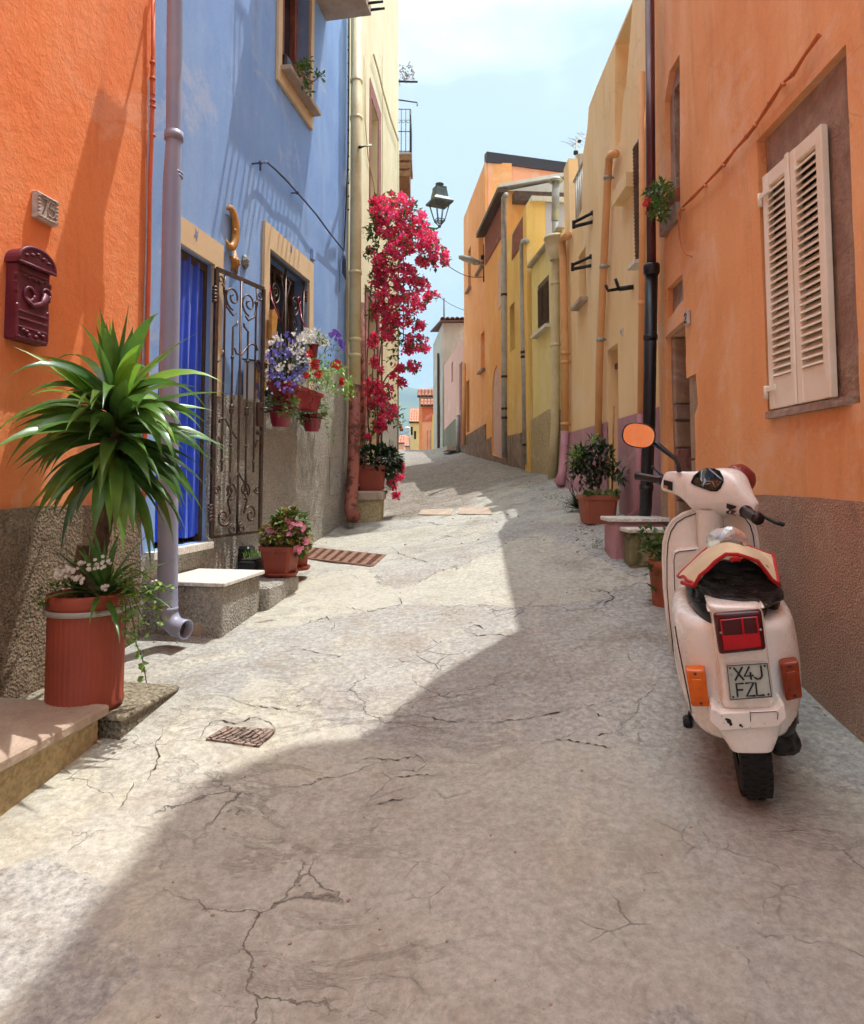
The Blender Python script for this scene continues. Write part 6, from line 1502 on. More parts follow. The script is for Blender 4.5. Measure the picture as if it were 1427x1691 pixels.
for (u, v, r_, lab) in ((463, 706, .1, 'wine red round pot of variegated leaves hanging at the left under the window box'), (515, 714, .095, 'wine red round pot of variegated leaves hanging at the right under the window box')):
    c = wp_(u, v, .17); c.z += .01
    t = thing('hanging_pot', c, lab, 'planter', 'window flowers')
    b = MB(); b.lathe([(0, 0), (r_ * .72, 0), (r_ * .74, .02), (r_ * .80, .025), (r_ * 1.02, .14), (r_ * 1.1, .145), (r_ * 1.12, .17), (r_ * 1.04, .17), (r_ * .98, .14)], c, 26); b.build('pot', M['winered'], t)
    b = MB(); b.tube(spiral(c + ZZ * .13, r_ * 1.1, r_ * 1.1, 0, 1, V((1, 0, 0)), V((0, 1, 0)), 20), .006, 6); b.tube([c + ZZ * .13 - WL.n * r_ * 1.1, c + ZZ * .13 - WL.n * .18], .008, 6); b.tube([c + ZZ * .13 - WL.n * .12, c + ZZ * .3 - WL.n * .16], .008, 6); b.build('ring', M['ironb'], t)
    b = MB(); leaves(b, c + V((.02, -.03, .21)), (.13, .10, .07), 230, .05, .03, .2); leaves(b, c + V((.06 if u < 500 else -.06, -.08, .16)), (.08, .05, .08), 90, .05, .03, .4); b.build('foliage', M['leafv'], t)
b = MB(); 
for (u, v) in ((445, 470), (494, 500)): b.tube([wp_(u, v, 0), wp_(u + 4, v + 25, .08), wp_(u + 18, v + 60, .2)], .007, 6)
b.tube(spiral(wp_(494, 497, .01), .04, .035, 0, 1, WL.t, ZZ, 14), .008, 6)
tag(b.build('hanging_rope', M['winered']), 'wine red ropes tied to the window grille of the blue house', 'rope')
b = MB(); c = wp_(446, 560, .05); b.prism([c + WL.t * x + ZZ * z for x, z in ((-.04, 0), (.05, 0), (.1, .25), (.07, .28), (-.03, .26))], WL.n * .03); tag(b.build('yellow_cloth', M['gold']), 'ochre yellow cloth hanging from the left of the window grille', 'cloth')
# upper window planter
c = WL.px(498, 158, .03); s0, s1_ = wl(486, 150, .06)[0], wl(508, 150, .06)[0]
t = thing('window_planter', c, 'brown window box with fleshy green plants on the upper blue house sill', 'planter')
wbox(WL, s0, s1_, -.04, .11, uzb + .0, uzb + .17, .01).build('box', M['terra2'], t)
b = MB()
for (u, v, r_, n) in ((500, 118, 8, 60), (506, 105, 7, 45), (505, 138, 6, 45), (508, 152, 5, 30), (527, 126, 6, 35), (495, 108, 5, 25)):
    for k in range(n): leaves(b, WL.px(u + R_(-r_, r_), v + R_(-r_, r_), .12 + R_(-.05, .06)), (.01, .01, .01), 1, .05, .026, 0)
b.build('foliage', M['leafg'], t)
b = MB(); b.tube([WL.px(u, v, .12) for u, v in ((506, 138), (514, 137), (521, 132), (526, 127))], .006, 5); b.build('stem', M['stem'], t)
wbox(WL, wl(461, 120)[0] + .03, wl(478, 130)[0], -.05, .06, uzb + .0, uzb + .16, .02).build('black_pot', M['blackplastic'], t)
# --- stone block, pot and bougainvillea
k0 = WC.px(587, 862, .32); blk = G(590, 864); 
zb0 = gz(blk.x, blk.y) - .15; ztp = P(600, 811, blk.y).z
x0, x1 = P(583, 860, blk.y).x, P(632, 860, blk.y).x
t = thing('stone_block', V(((x0 + x1) / 2, blk.y + .2, zb0)), 'worn stone block by the lane carrying the bougainvillea pot', 'block')
b = MB(); b.box(((x0 + x1) / 2, blk.y + .3, (zb0 + ztp - .1) / 2), (x1 - x0 - .04, .55, ztp - zb0 - .1), None, .03); b.build('base', M['stonecream'], t)
b = MB(); b.box(((x0 + x1) / 2, blk.y + .3, ztp - .06), (x1 - x0 + .02, .6, .12), None, .02); b.build('top', M['slabstone'], t)
random.seed(77)
yB = blk.y + .3; pc = V((P(613, 811, yB).x, yB, ztp + .002))
t = thing('potted_bougainvillea', pc, 'tall magenta bougainvillea climbing from a square terracotta pot on the stone block', 'potted plant', 'potted plants')
terpot(t, pc, .15, .19, .32, M['terra'], False, True)
b = MB(); leaves(b, pc + V((.08, -.03, .40)), (.30, .2, .15), 520, .09, .06, .15); leaves(b, pc + V((.25, -.05, .33)), (.14, .12, .16), 120, .08, .055, .4); b.build('undergrowth', M['leafd'], t)
BL = [(655, 335, 28, 16), (628, 352, 16, 18), (680, 365, 26, 20), (650, 375, 30, 24), (697, 398, 26, 20), (665, 405, 24, 18), (722, 424, 18, 17), (703, 432, 16, 10), (640, 430, 22, 20), (665, 452, 22, 16), (625, 458, 14, 18), (690, 470, 18, 13), (712, 490, 13, 10), (645, 485, 26, 20), (680, 500, 22, 15), (660, 525, 22, 16), (632, 520, 15, 18), (690, 537, 10, 8), (688, 560, 18, 9), (673, 577, 12, 8), (696, 575, 13, 8), (640, 552, 14, 14), (617, 560, 7, 10), (660, 608, 8, 7), (682, 606, 13, 9), (663, 632, 7, 7), (618, 598, 6, 9), (611, 640, 8, 15), (634, 652, 17, 18), (640, 680, 16, 14), (612, 672, 6, 7), (626, 704, 12, 8), (607, 722, 3, 4), (662, 772, 5, 8), (659, 787, 6, 5), (649, 800, 6, 6), (655, 817, 7, 4), (643, 795, 3, 3), (620, 330, 8, 6), (738, 432, 4, 6), (648, 620, 5, 5)]
BL += [(618 + R_(-8, 14), R_(380, 700), 4, 5) for _ in range(12)]
b = MB(); b2 = MB(); g_ = MB(); b.sm = b2.sm = g_.sm = False
# y of the plane: leaning from the wall outwards
for (u, v, ru, rv) in BL:
    yc = yB - .05 + .15 * sin(u); rd = .16 * max(ru, 8) / 20
    n = int(ru * rv * .50) + 6
    for k in range(n):
        a, r_ = R_(0, 2 * pi), sqrt(R_(0, 1)) * (1.12 if random.random() < .15 else 1); uu, vv = u + ru * r_ * cos(a), v + rv * r_ * sin(a)
        if noise.noise(V((uu * .10, vv * .10, 4))) < -.12 and ru > 9: continue
        p = P(uu, vv, yc + R_(-rd, rd)); q = b if random.random() < .68 else b2
        flower(q, p, V((R_(-.7, 1), R_(-1.2, .2), R_(-.6, .8))), R_(.034, .05), 3, .5)
    for k in range(int(n * .42) if v < 740 else 8):
        a, r_ = R_(0, 2 * pi), sqrt(R_(0, 1.3)); p = P(u + ru * r_ * cos(a), v + rv * r_ * sin(a), yc + R_(-rd, rd))
        g_.leaf(p, V((R_(-1, 1), R_(-1, .3), R_(-.9, .6))), ZZ, R_(.05, .085), R_(.03, .05), .15, .12)
for (u, v, r_, n) in ((612, 385, 10, 70), (622, 370, 8, 40), (620, 410, 8, 35), (608, 420, 6, 30), (690, 560, 8, 12), (655, 690, 12, 50), (620, 690, 12, 50), (615, 715, 8, 30), (612, 480, 6, 30), (612, 520, 6, 25), (648, 585, 10, 30), (660, 560, 8, 24), (652, 545, 8, 24), (640, 805, 6, 16), (684, 342, 5, 12), (632, 470, 8, 20), (600, 735, 7, 20)):
    for k in range(n): p = P(u + R_(-r_, r_), v + R_(-r_, r_) * 1.2, yB + R_(-.15, .12)); g_.leaf(p, V((R_(-1, 1), R_(-1, .3), R_(-.9, .6))), ZZ, R_(.05, .09), R_(.03, .055), .15, .12)
b.build('magenta_bracts', M['magenta'], t); b2.build('deep_bracts', M['magentad'], t); g_.build('leaves', M['leafg'], t)
b = MB()
for pts_ in ([(613, 775), (612, 730), (620, 690), (615, 620), (622, 540), (618, 450), (630, 370), (655, 335)], [(618, 775), (625, 720), (622, 650), (630, 560), (636, 470), (660, 400), (690, 385), (722, 420)], [(616, 775), (608, 700), (606, 600), (612, 480), (620, 400)], [(636, 470), (665, 480), (700, 478)], [(630, 560), (655, 545), (680, 560), (697, 572)], [(622, 650), (640, 620), (660, 605), (680, 606)], [(625, 720), (645, 690), (640, 660)], [(630, 775), (645, 780), (652, 800), (655, 815)], [(640, 770), (660, 775), (660, 790)]):
    P3 = [P(u, v, yB + .04 * sin(i + u)) for i, (u, v) in enumerate(pts_)]; n = len(P3); b.tube(P3, [lerp(.012, .004, i / (n - 1)) for i in range(n)], 6)
b.build('stem', M['stem'], t)
b = MB(); b.tube([P(630, 780, yB + .03), P(631, 560, yB + .03)], .012, 8); b.build('cane', M['cane'], t)
# --- lantern on the cream house
yl2 = 11.5
def lp_(u, v, dy=0): return P(u, v, yl2 + dy)
t = thing('wall_lantern', lp_(726, 373), 'old green grey four sided street lantern on a wall bracket against the sky', 'street lamp')
M['lantern'] = simple('lantern_green_grey', '4c5a58', .5, c2='3c4846')
c = lp_(726, 340); k = 1 / (1100 / yl2)
def zv(v): return lp_(726, v).z
def sqr(r_, z, rot=.5): return [V((c.x + r_ * cos(rot + pi / 4 + q * pi / 2) * 1.414, c.y + r_ * sin(rot + pi / 4 + q * pi / 2) * 1.414, z)) for q in range(4)]
ro = .42
b = MB(); b.sm = False
b.loft([sqr(17.5 * k, zv(337), ro), sqr(18 * k, zv(334), ro), sqr(11.5 * k, zv(327), ro), sqr(9 * k, zv(312), ro), sqr(9.5 * k, zv(310), ro), sqr(4 * k, zv(309), ro)]); b.sm = True
b.lathe([(.0, 0), (.03, 0), (.03, .03), (.075, .045), (.075, .06), (.02, .075), (0, .075)], V((c.x, c.y, zv(309))), 14); b.build('hood', M['lantern'], t)
b = MB(); T_, B_ = sqr(13 * k, zv(337), ro), sqr(6.2 * k, zv(366), ro); E_ = V((c.x, c.y, zv(374)))
for i in range(4):
    b.tube([T_[i], B_[i], E_], .009, 6); b.tube([T_[i].lerp(T_[(i + 1) % 4], .08), B_[i].lerp(B_[(i + 1) % 4], .1)], .005, 5)
    b.tube([B_[i], B_[(i + 1) % 4]], .01, 6); m1_, m2_ = T_[i].lerp(B_[i], .9), T_[(i + 1) % 4].lerp(B_[(i + 1) % 4], .9); b.tube([m1_, m2_], .008, 6)
b.build('frame', M['lantern'], t)
b = MB(); xw2 = WC.x_at(yl2); wpnt = V((xw2, yl2, zv(385)))
b.tube([E_, E_ + V((-.05, 0, -.04)), lp_(708, 376), lp_(692, 374), V((xw2, yl2, zv(376)))], .016, 8); b.tube([lp_(708, 376), lp_(690, 392), V((xw2, yl2, zv(400)))], .012, 8); b.tube([V((xw2, yl2, zv(345))), V((xw2 + .03, yl2, zv(410)))], .02, 8); b.ball(E_, .028, 8, 6); b.build('bracket', M['lantern'], t)
# second bracket below with small lamp dark bits
b = MB(); 
for v in (345, 420, 510, 560): b.tube([V((xw2, yl2, zv(v))), V((xw2 + .28, yl2, zv(v + 3)))], .014, 6)
b.tube([V((xw2 + .28, yl2, zv(345))), V((xw2 + .28, yl2, zv(560)))], .01, 6)
tag(b.build('trellis_rack', M['ironb']), 'dark iron rack on the cream wall that holds up the bougainvillea', 'rack')
b = MB(); c = P(659, 706, 12.9); b.tube([P(656, 697, 12.8), P(660, 702, 12.8), P(663, 708, 12.8)], [.05, .035, .03], 8); b.ball(P(663, 709, 12.8), .04, 8, 6); tag(b.build('clay_spout', M['terra2']), 'broken clay spout sticking out past the corner of the cream house', 'spout')

# ================================================================== RIGHT SIDE PLANTS AND STEPS
random.seed(15)
axR = wallaxes(WR)
# window planter on the right orange house
c = WR.px(1112, 330, .0); sa, sb_ = wr(1123, 318, .0)[0], wr(1105, 318, 0)[0]
t = thing('window_planter', c, 'terracotta window box with dark green plant and one red flower beside the dark pipe', 'planter')
z0 = uz0 - .02 + .002; 
b = MB(); b.box(WR.pt((sa + sb_) / 2, z0 + .055, -.05), (abs(sb_ - sa) - .03, .15, .11), axR, .008); b.build('box', M['terra'], t)
b = MB(); b.tube([WR.px(1112, 305, .02), WR.px(1098, 318, .12), WR.px(1085, 318, .2)], .006, 5); b.tube([WR.px(1110, 310, .02), WR.px(1095, 335, .15), WR.px(1082, 345, .2)], .006, 5); b.build('stem', M['stem'], t)
b = MB()
for (u, v, r_, n) in ((1092, 308, 7, 50), (1078, 318, 8, 60), (1070, 322, 6, 30), (1104, 318, 6, 35), (1090, 335, 10, 90), (1083, 345, 9, 70), (1093, 352, 7, 45), (1082, 357, 4, 20)):
    for k in range(n): leaves(b, WR.px(u + R_(-r_, r_), v + R_(-r_, r_), .13 + R_(-.05, .06)), (.01, .01, .01), 1, .052, .022, 0)
b.build('foliage', M['leafg'], t)
b = MB()
for k in range(8): flower(b, WR.px(1069 + R_(-3, 3), 335 + R_(-3, 3), .2), V((-.6, -1, .2)), .028, 5, .3)
flower(b, WR.px(1069, 352, .2), V((-.6, -1, .2)), .02, 4, .4); b.build('red_blossom', M['redfl'], t)
# big square planter by the pink base
g0 = G(994, 866); pc = V((g0.x, g0.y + .14, gz(g0.x, g0.y + .1) - .01)); hh = P(994, 817, pc.y).z - pc.z
t = thing('potted_shrub', pc, 'old square terracotta pot with glossy shrub, pale succulents and a bamboo cane', 'potted plant', 'potted plants')
terpot(t, pc, .125, .15, hh, M['terra2'], False, True)
yP = pc.y
b = MB()
for (u, v, r_, n) in ((985, 735, 12, 80), (960, 755, 15, 110), (975, 765, 18, 170), (1000, 750, 10, 70), (1005, 775, 14, 110), (975, 790, 16, 120), (1025, 790, 8, 45), (955, 775, 10, 70)):
    for k in range(n): leaves(b, P(u + R_(-r_, r_), v + R_(-r_, r_), yP + R_(-.1, .1)), (.01, .01, .01), 1, .075, .026, -.2)
b.build('foliage', M['leafd'], t)
b = MB()
for (u, v, r_, n) in ((955, 745, 10, 70), (985, 730, 8, 40), (950, 762, 9, 50)):
    for k in range(n): leaves(b, P(u + R_(-r_, r_), v + R_(-r_, r_), yP - .08 + R_(-.05, .08)), (.01, .01, .01), 1, .055, .018, -.3)
b.build('young_leaves', M['leafl'], t)
b = MB()
for k in range(34):
    p = pc + V((R_(-.16, .16), R_(-.17, -.02), hh + R_(-.02, .03)))
    for j in range(3): flower(b, p + ZZ * .006 * j, V((R_(-.3, .3), -.5, 1)), .032 - .008 * j, 6, .3 + .35 * j)
b.build('succulents', M['leafv'], t)
b = MB(); b.tube([P(1011, 810, yP), P(1014, 670, yP)], .008, 8); b.build('cane', M['cane'], t)
b = MB()
for u0_, u1_ in ((990, 975), (985, 1000), (980, 960)): b.tube([P(u0_, 815, yP), P((u0_ + u1_) / 2, 790, yP), P(u1_, 755, yP)], .006, 6)
b.build('stem', M['stem'], t)
c = G(957, 845); t = thing('small_aloe', c, 'small dark aloe like plant at the left foot of the square terracotta pot', 'plant')
b = MB()
for k in range(46): az = R_(0, 6.3); el = R_(10, 80); b.leaf(c + V((0, .05, .02)), V((cos(az) * cos(radians(el)), sin(az) * cos(radians(el)), sin(radians(el)))), ZZ, R_(.1, .2), .03, .5, .2, 5)
b.build('blades', M['leafd'], t)
b = MB(); 
for k in range(6): b.tube([c + V((R_(-.02, .03), .05, .05)), c + V((R_(-.1, .0), 0, .2)), c + V((R_(-.16, -.04), -.02, R_(.3, .42)))], .003, 5)
b.build('stem', M['stem'], t)
# steps
g1 = G(1022, 905); zA = P(1005, 852, g1.y).z
sA0 = (g1 - WP.o).dot(WP.t); oA = (g1 - WP.o).dot(WP.n)
c = G(1056, 938); zB = P(1030, 873, c.y).z; sB = (c - WR.o).dot(WR.t); oB = (c - WR.o).dot(WR.n)
e = ray(1024, 870); e = e * (zB / e.z); oB = (e - WR.o).dot(WR.n); sBf = (e - WR.o).dot(WR.t)
cB = G(1062, 937)
t = thing('doorstep', WR.pt(sB, -.7, oB / 2), 'mossy stone block with pale slab, nearer of the two steps by the black drainpipe', 'step')
sBn = (cB - WR.o).dot(WR.t); oB2 = (cB - WR.o).dot(WR.n)
wbox(WR, sBn, sBf, .02, oB - .02, -1.2, zB - .03, .02).build('block', rubble('mossy_block', '8d8262', '7a7450', '5c5a3c', 3.2, .4), t)
wbox(WR, sBn - .02, sBf + .02, .02, oB, zB - .03, zB, .006).build('slab', M['marble'], t)
e2 = ray(992, 852); e2 = e2 * (zA / e2.z); oA = (e2 - WP.o).dot(WP.n); sAf = (e2 - WP.o).dot(WP.t)
t = thing('doorstep', WP.pt(sAf, -.6, oA / 2), 'pink sided step with pale slab next to the square terracotta pot', 'step')
wbox(WP, sBf + .03, sAf, .02, oA - .02, -1.0, zA - .03, .03).build('block', M['pinkbase'], t)
wbox(WP, sBf + .0, sAf + .02, .02, oA, zA - .03, zA, .006).build('slab', M['marble'], t)
# jade plant
c = G(1092, 1006); c.y += .08; c.x += .02
hj = P(1090, 925, c.y).z - c.z
t = thing('potted_jade_plant', V((c.x, c.y, c.z)), 'jade plant in a brown pot squeezed between the wall and the scooter legshield', 'potted plant', 'potted plants')
terpot(t, V((c.x + .04, c.y, c.z)), .08, .1, hj, M['terra2'], False)
b = MB(); g_ = MB()
for pts_ in ([(1095, 925), (1090, 900), (1082, 880)], [(1092, 925), (1080, 912), (1065, 905)], [(1095, 920), (1102, 895), (1108, 878)], [(1088, 930), (1078, 950), (1090, 990)], [(1090, 915), (1070, 895), (1066, 880)]):
    P3 = [P(u, v, c.y - .02) for u, v in pts_]; b.tube(P3, .007, 6)
    for a_, c_ in zip(P3, P3[1:]):
        for k in range(26): leaves(g_, a_.lerp(c_, R_(0, 1)), (.05, .05, .04), 1, .042, .028, -.2)
b.build('stem', M['stem'], t); g_.build('foliage', M['leafg'], t)
# weeds along the joints
random.seed(44); b = MB()
for (u, v, ru, rv, n) in ((700, 790, 25, 3, 60), (690, 818, 10, 4, 40), (720, 797, 15, 3, 40), (760, 792, 20, 3, 40), (915, 815, 22, 10, 110), (930, 828, 14, 8, 80), (860, 795, 20, 5, 50), (880, 805, 20, 6, 60), (672, 850, 8, 3, 24), (800, 775, 25, 4, 40), (505, 895, 8, 4, 24), (940, 840, 10, 8, 60), (990, 900, 14, 8, 60), (820, 760, 16, 2, 30), (740, 800, 14, 3, 30), (660, 788, 8, 6, 40)):
    for k in range(n):
        p = G(u + R_(-ru, ru), v + R_(-rv, rv)); b.leaf(p, V((R_(-1, 1), R_(-1, 1), R_(.3, 1.2))), ZZ, R_(.012, .035), .007, .3)
o = b.build('weeds', M['leafg']); o['kind'] = 'stuff'
b = MB()
for k in range(520):
    r_ = random.random()
    if r_ < .3: u, v = R_(950, 1040), R_(850, 920)
    elif r_ < .6: u, v = R_(60, 1340), R_(960, 1680)
    elif r_ < .8: u, v = R_(225, 330), R_(1040, 1062)
    else: u, v = R_(560, 900), R_(780, 900)
    p = G(u, v); s_ = R_(.002, .007) * (1 + (p.y > 5))
    if k % 2:
        y = R_(2.9, 9.5); x = (WR.x_at(y) - R_(.02, .16) ** 1.2) if k % 4 == 1 else (WL.x_at(y) + R_(.03, .2)); p = V((x, y, gz(x, y)))
    b.ball(p + ZZ * s_ * .3, (s_, s_ * R_(.6, 1.3), s_ * .6), 5, 4)
o = b.build('gravel', M['slabstone']); o['kind'] = 'stuff'
# ================================================================== MOTOR SCOOTER
def paint(name, c, c2, dirt):
    t = NT(name); co = t.coord(); n = t.noise(3, 5, .6, co); n2 = t.noise(11, 6, .7, co)
    col = t.mix(t.ramp(n, [(.35, 0.0), (.7, 1.0)]), c, c2); col = t.mix(t.ramp(n2, [(.58, 0.0), (.72, .55)]), col, dirt)
    sp = t.noise(60, 4, .7, co); col = t.mix(t.ramp(sp, [(.69, 0.0), (.72, .8)]), col, '5a4638'); gr = t.noise(2.2, 5, .7, t.coord(scale=(1, 1, .5)), .8); col = t.mix(t.ramp(gr, [(.55, 0.0), (.68, .3)]), col, 'a58f78')
    t.set(Base_Color=col, Roughness=t.ramp(n2, [(.3, .16), (.7, .38)])); t.b.inputs['Coat Weight'].default_value = .7; t.b.inputs['Coat Roughness'].default_value = .15
    return t.mat
M['spaint'] = paint('cream_scooter_paint', 'f6f1e8', 'eee6da', 'c2b29e')
M['rubber'] = simple('tyre_rubber', '131211', .8, c2='1e1b19', sc_=20, bump=.3)
M['grip'] = simple('dark_brown_grip', '1c1415', .35)
M['amber'] = simple('amber_lens', 'ea7410', .15, c2='cc5808', sc_=14); M['amberd'] = simple('dark_amber_lens', '96380c', .18, c2='7c2a0a', sc_=14)
M['redlens'] = simple('red_lens', 'c40c1c', .12, c2='a8101e', sc_=9); M['redlensd'] = simple('dark_red_lens', '4c0c14', .15, c2='5e121a', sc_=9)
M['platew'] = simple('plate_white', 'c6cdc2', .45, c2='b6bdb2', sc_=12); M['inkg'] = simple('plate_ink', '141f22', .5)
def mirm():
    t = NT('mirror_glass'); return t.set(Base_Color=(.9, .9, .9, 1), Metallic=1.0, Roughness=.03)
def bagm():
    t = NT('black_bin_bag'); co = t.coord(); n = t.noise(16, 5, .65, t.coord(scale=(.5, 1, 2.2)), 1.2); t.bump(t.math('ADD', n, t.math('MULTIPLY', t.noise(38, 4, .6, t.coord(scale=(.6, 1, 2.4)), 2), .4)), 1.0, .09)
    t.b.inputs['Specular IOR Level'].default_value = .9; return t.set(Base_Color=s2l('0b0b0e'), Roughness=.14)
def ragm():
    t = NT('cream_knitted_rag'); co = t.coord(); w = t.n('ShaderNodeTexWave', bands_direction='Z'); w.inputs['Scale'].default_value = 120; t.l(co, w.inputs[0]); t.bump(w.outputs[1], .5, .004)
    col = t.mix(.5, 'e4cfa8', t.mix(w.outputs[1], 'd2bb92', 'ecdab8')); return t.set(Base_Color=col, Roughness=.9)
def petm():
    t = NT('clear_plastic'); t.set(Base_Color=(.92, .94, .96, 1), Roughness=.06, IOR=1.3); t.b.inputs['Transmission Weight'].default_value = .82
    t.bump(t.noise(40, 4, .6, t.coord()), .5, .01); return t.mat
O = G(1239, 1313, 0); hd_ = V((.31, .95, 0)).normalized()
hd_ = (hd_ + V((0, 0, .115))).normalized(); lean = radians(4.0)
X0 = hd_.cross(ZZ).normalized(); Z0 = X0.cross(hd_)
Xs = X0 * cos(lean) + Z0 * sin(lean); Zs = Z0 * cos(lean) - X0 * sin(lean)
SM = Matrix(((Xs.x, hd_.x, Zs.x, O.x), (Xs.y, hd_.y, Zs.y, O.y), (Xs.z, hd_.z, Zs.z, O.z), (0, 0, 0, 1)))
def L(u, v, yl):  # local point on the plane local y = yl seen at pixel
    d = ray(u, v); p0 = O + hd_ * yl; k = p0.dot(hd_) / d.dot(hd_); w_ = d * k - O
    return V((w_.dot(Xs), yl, w_.dot(Zs)))
def LW(u, v, yl): return SM @ L(u, v, yl)
st = thing('motor_scooter', O, 'cream white motor scooter parked nose away against the right orange wall', 'scooter')
import bmesh
def sb(b, name, mat, parent=None, bev=0, sub=0):
    o = b.build(name, mat, parent or st)
    if bev:
        bm = bmesh.new(); bm.from_mesh(o.data); bmesh.ops.dissolve_limit(bm, angle_limit=.01, verts=bm.verts, edges=bm.edges); bmesh.ops.recalc_face_normals(bm, faces=bm.faces); bm.to_mesh(o.data); bm.free()
    if bev: m = o.modifiers.new('bevel', 'BEVEL'); m.width = bev; m.segments = 3; m.limit_method = 'ANGLE'; m.angle_limit = radians(35); o.data.polygons.foreach_set('use_smooth', [True] * len(o.data.polygons)); o.data.set_sharp_from_angle(angle=radians(60))
    if sub: m = o.modifiers.new('sub', 'SUBSURF'); m.levels = m.render_levels = sub
    return o
def smb(): b = MB(); b.M = SM; return b
def sup(cx, w, y0, y1, z, n=3.2, N=40, shear=0.0, n2=None):
    out = []
    for k in range(N):
        a = 2 * pi * k / N; c, s = cos(a), sin(a); e = 2 / (n2 if (n2 and s > 0) else n)
        out.append(V((cx + w * math.copysign(abs(c) ** e, c), (y0 + y1) / 2 + (y1 - y0) / 2 * math.copysign(abs(s) ** e, s), z)))
    return out
def rows(tab, yl, y0f, y1f, n=3.2):
    R = []
    for i, (v, a, c) in enumerate(tab):
        p, q = L(a, v, yl), L(c, v, yl); f = i / (len(tab) - 1)
        r_ = sup((p.x + q.x) / 2, (q.x - p.x) / 2, y0f(f), y1f(f), 0, n)
        for w_ in r_: w_.z = lerp(p.z, q.z, .5 + (w_.x - (p.x + q.x) / 2) / max(1e-6, (q.x - p.x)))
        R.append(r_)
    return R
# --- cowls / rear body
tab = [(1001, 1180, 1250), (1002, 1138, 1292), (1006, 1122, 1304), (1014, 1115, 1311), (1024, 1112, 1314), (1040, 1111, 1318), (1062, 1113, 1321), (1090, 1114, 1325), (1120, 1118, 1327), (1145, 1126, 1325), (1165, 1133, 1320), (1180, 1139, 1314), (1190, 1148, 1302), (1195, 1160, 1296), (1196, 1170, 1286)]
def yb0(f): return -.125 + .12 * max(0, 1 - f * 5) ** 2 + .12 * max(0, (f - .75) * 4) ** 2
b = smb(); b.loft(rows(tab, .05, yb0, lambda f: .52 - .10 * f, 3.0)); body = sb(b, 'body', M['spaint'], sub=1)
# seams of the side covers
b = smb()
for seq in ([(1115, 1034), (1119, 1060), (1126, 1095), (1133, 1130), (1139, 1160), (1142, 1178)],):
    b.tube([L(u, v, -.055) for u, v in seq], .0026, 6)
sb(b, 'cover_seam', M['blackplastic'], body)
# --- centre spine carrying lamp and plate
tab = [(1001, 1170, 1256), (1004, 1168, 1258), (1015, 1176, 1266), (1050, 1180, 1269), (1090, 1184, 1274), (1130, 1188, 1279), (1165, 1191, 1284), (1180, 1192, 1286)]
b = smb(); b.loft(rows(tab, -.19, lambda f: -.185 + .0 * f, lambda f: .1, 7)); spine = sb(b, 'tail_panel', M['spaint'], sub=1)
for (a, c, e) in (((1168, 1012), (1169, 1000), (1176, 1010)), ((1256, 1006), (1257.5, 995), (1265, 1005))):
    b = smb(); p, q, r_ = L(*a, -.17), L(*c, -.15), L(*e, -.17); b.prism([p, q, r_], V((0, .06, 0))); sb(b, 'panel_fin', M['spaint'], spine, bev=.006)
def slab(px, yl, th, mat, name, parent=None, bev=.006, yls=None):
    b = smb(); pts = [L(u, v, (yls[i] if yls else yl)) for i, (u, v) in enumerate(px)]; b.prism(pts, V((0, th, 0))); return sb(b, name, mat, parent, bev)
# --- bumper and lower skirt
b = smb()
tab = [(1174, 1180, 1294), (1180, 1178, 1296), (1190, 1176, 1297), (1204, 1180, 1294), (1220, 1192, 1288), (1234, 1203, 1281), (1238, 1204, 1280), (1239, 1206, 1278)]
b.loft(rows(tab, -.17, lambda f: -.195 + .0 * f, lambda f: .10 - .08 * f, 5)); skirt = sb(b, 'lower_skirt', M['spaint'], sub=1)
bp = [(1175, 1171), (1180, 1171), (1191, 1178), (1283, 1173), (1290, 1164), (1296, 1164), (1300, 1186), (1286, 1201), (1190, 1208), (1172, 1192)]
bumper = slab(bp, -.205, .1, M['spaint'], 'bumper', bev=.008)
b = smb()
for (u, v, r_) in ((1204, 1191, 5.2), (1200, 1188, 3), (1207, 1196, 3.5), (1223, 1198, 3.2), (1226, 1200, 1.8), (1192, 1183, 1), (1196, 1194, 1), (1239, 1201, .9), (1263, 1195, 1)):
    c = L(u, v, -.2058); k = .0021; b.add([c] + [c + V((k * r_ * cos(a) * (.7 + .4 * noise.noise(V((u, a, 1)))), 0, k * r_ * sin(a) * (.8 + .5 * noise.noise(V((u, a, 5)))))) for a in [2 * pi * i / 10 for i in range(10)]], [(0, 1 + i, 1 + (i + 1) % 10) for i in range(10)])
b.tube([L(1239, 1175, -.2075), L(1239.5, 1184, -.2075), L(1240, 1191, -.2065)], .0012, 5); b.tube([L(1240, 1177, -.2075), L(1282, 1175, -.2075), L(1285, 1178, -.2075), L(1284, 1188, -.207)], .0012, 5)
sb(b, 'chipped_paint', M['blackplastic'], bumper)
# --- tail light
tl = slab([(1178, 1015), (1258, 1008), (1266, 1074), (1188, 1082)], -.205, .03, M['redlensd'], 'tail_light', bev=.010)
def inset(px, yl, mat, name, parent, th=.006, bev=.002): return slab(px, yl, th, mat, name, parent, bev)
inset([(1189, 1024), (1251, 1018), (1258, 1068), (1196, 1075)], -.2115, M['redlens'], 'lens', tl)
inset([(1191, 1025), (1224, 1021), (1227, 1048), (1195, 1050)], -.2130, M['redlensd'], 'reflector', tl); inset([(1227, 1021), (1248, 1019), (1252, 1046), (1230, 1047)], -.2126, M['redlensd'], 'reflector', tl)
b = smb(); b.ball(L(1190.5, 1045, -.212), (.004, .003, .004), 8, 5); b.ball(L(1256.5, 1040, -.212), (.004, .003, .004), 8, 5); sb(b, 'screws', M['greypipe'], tl)
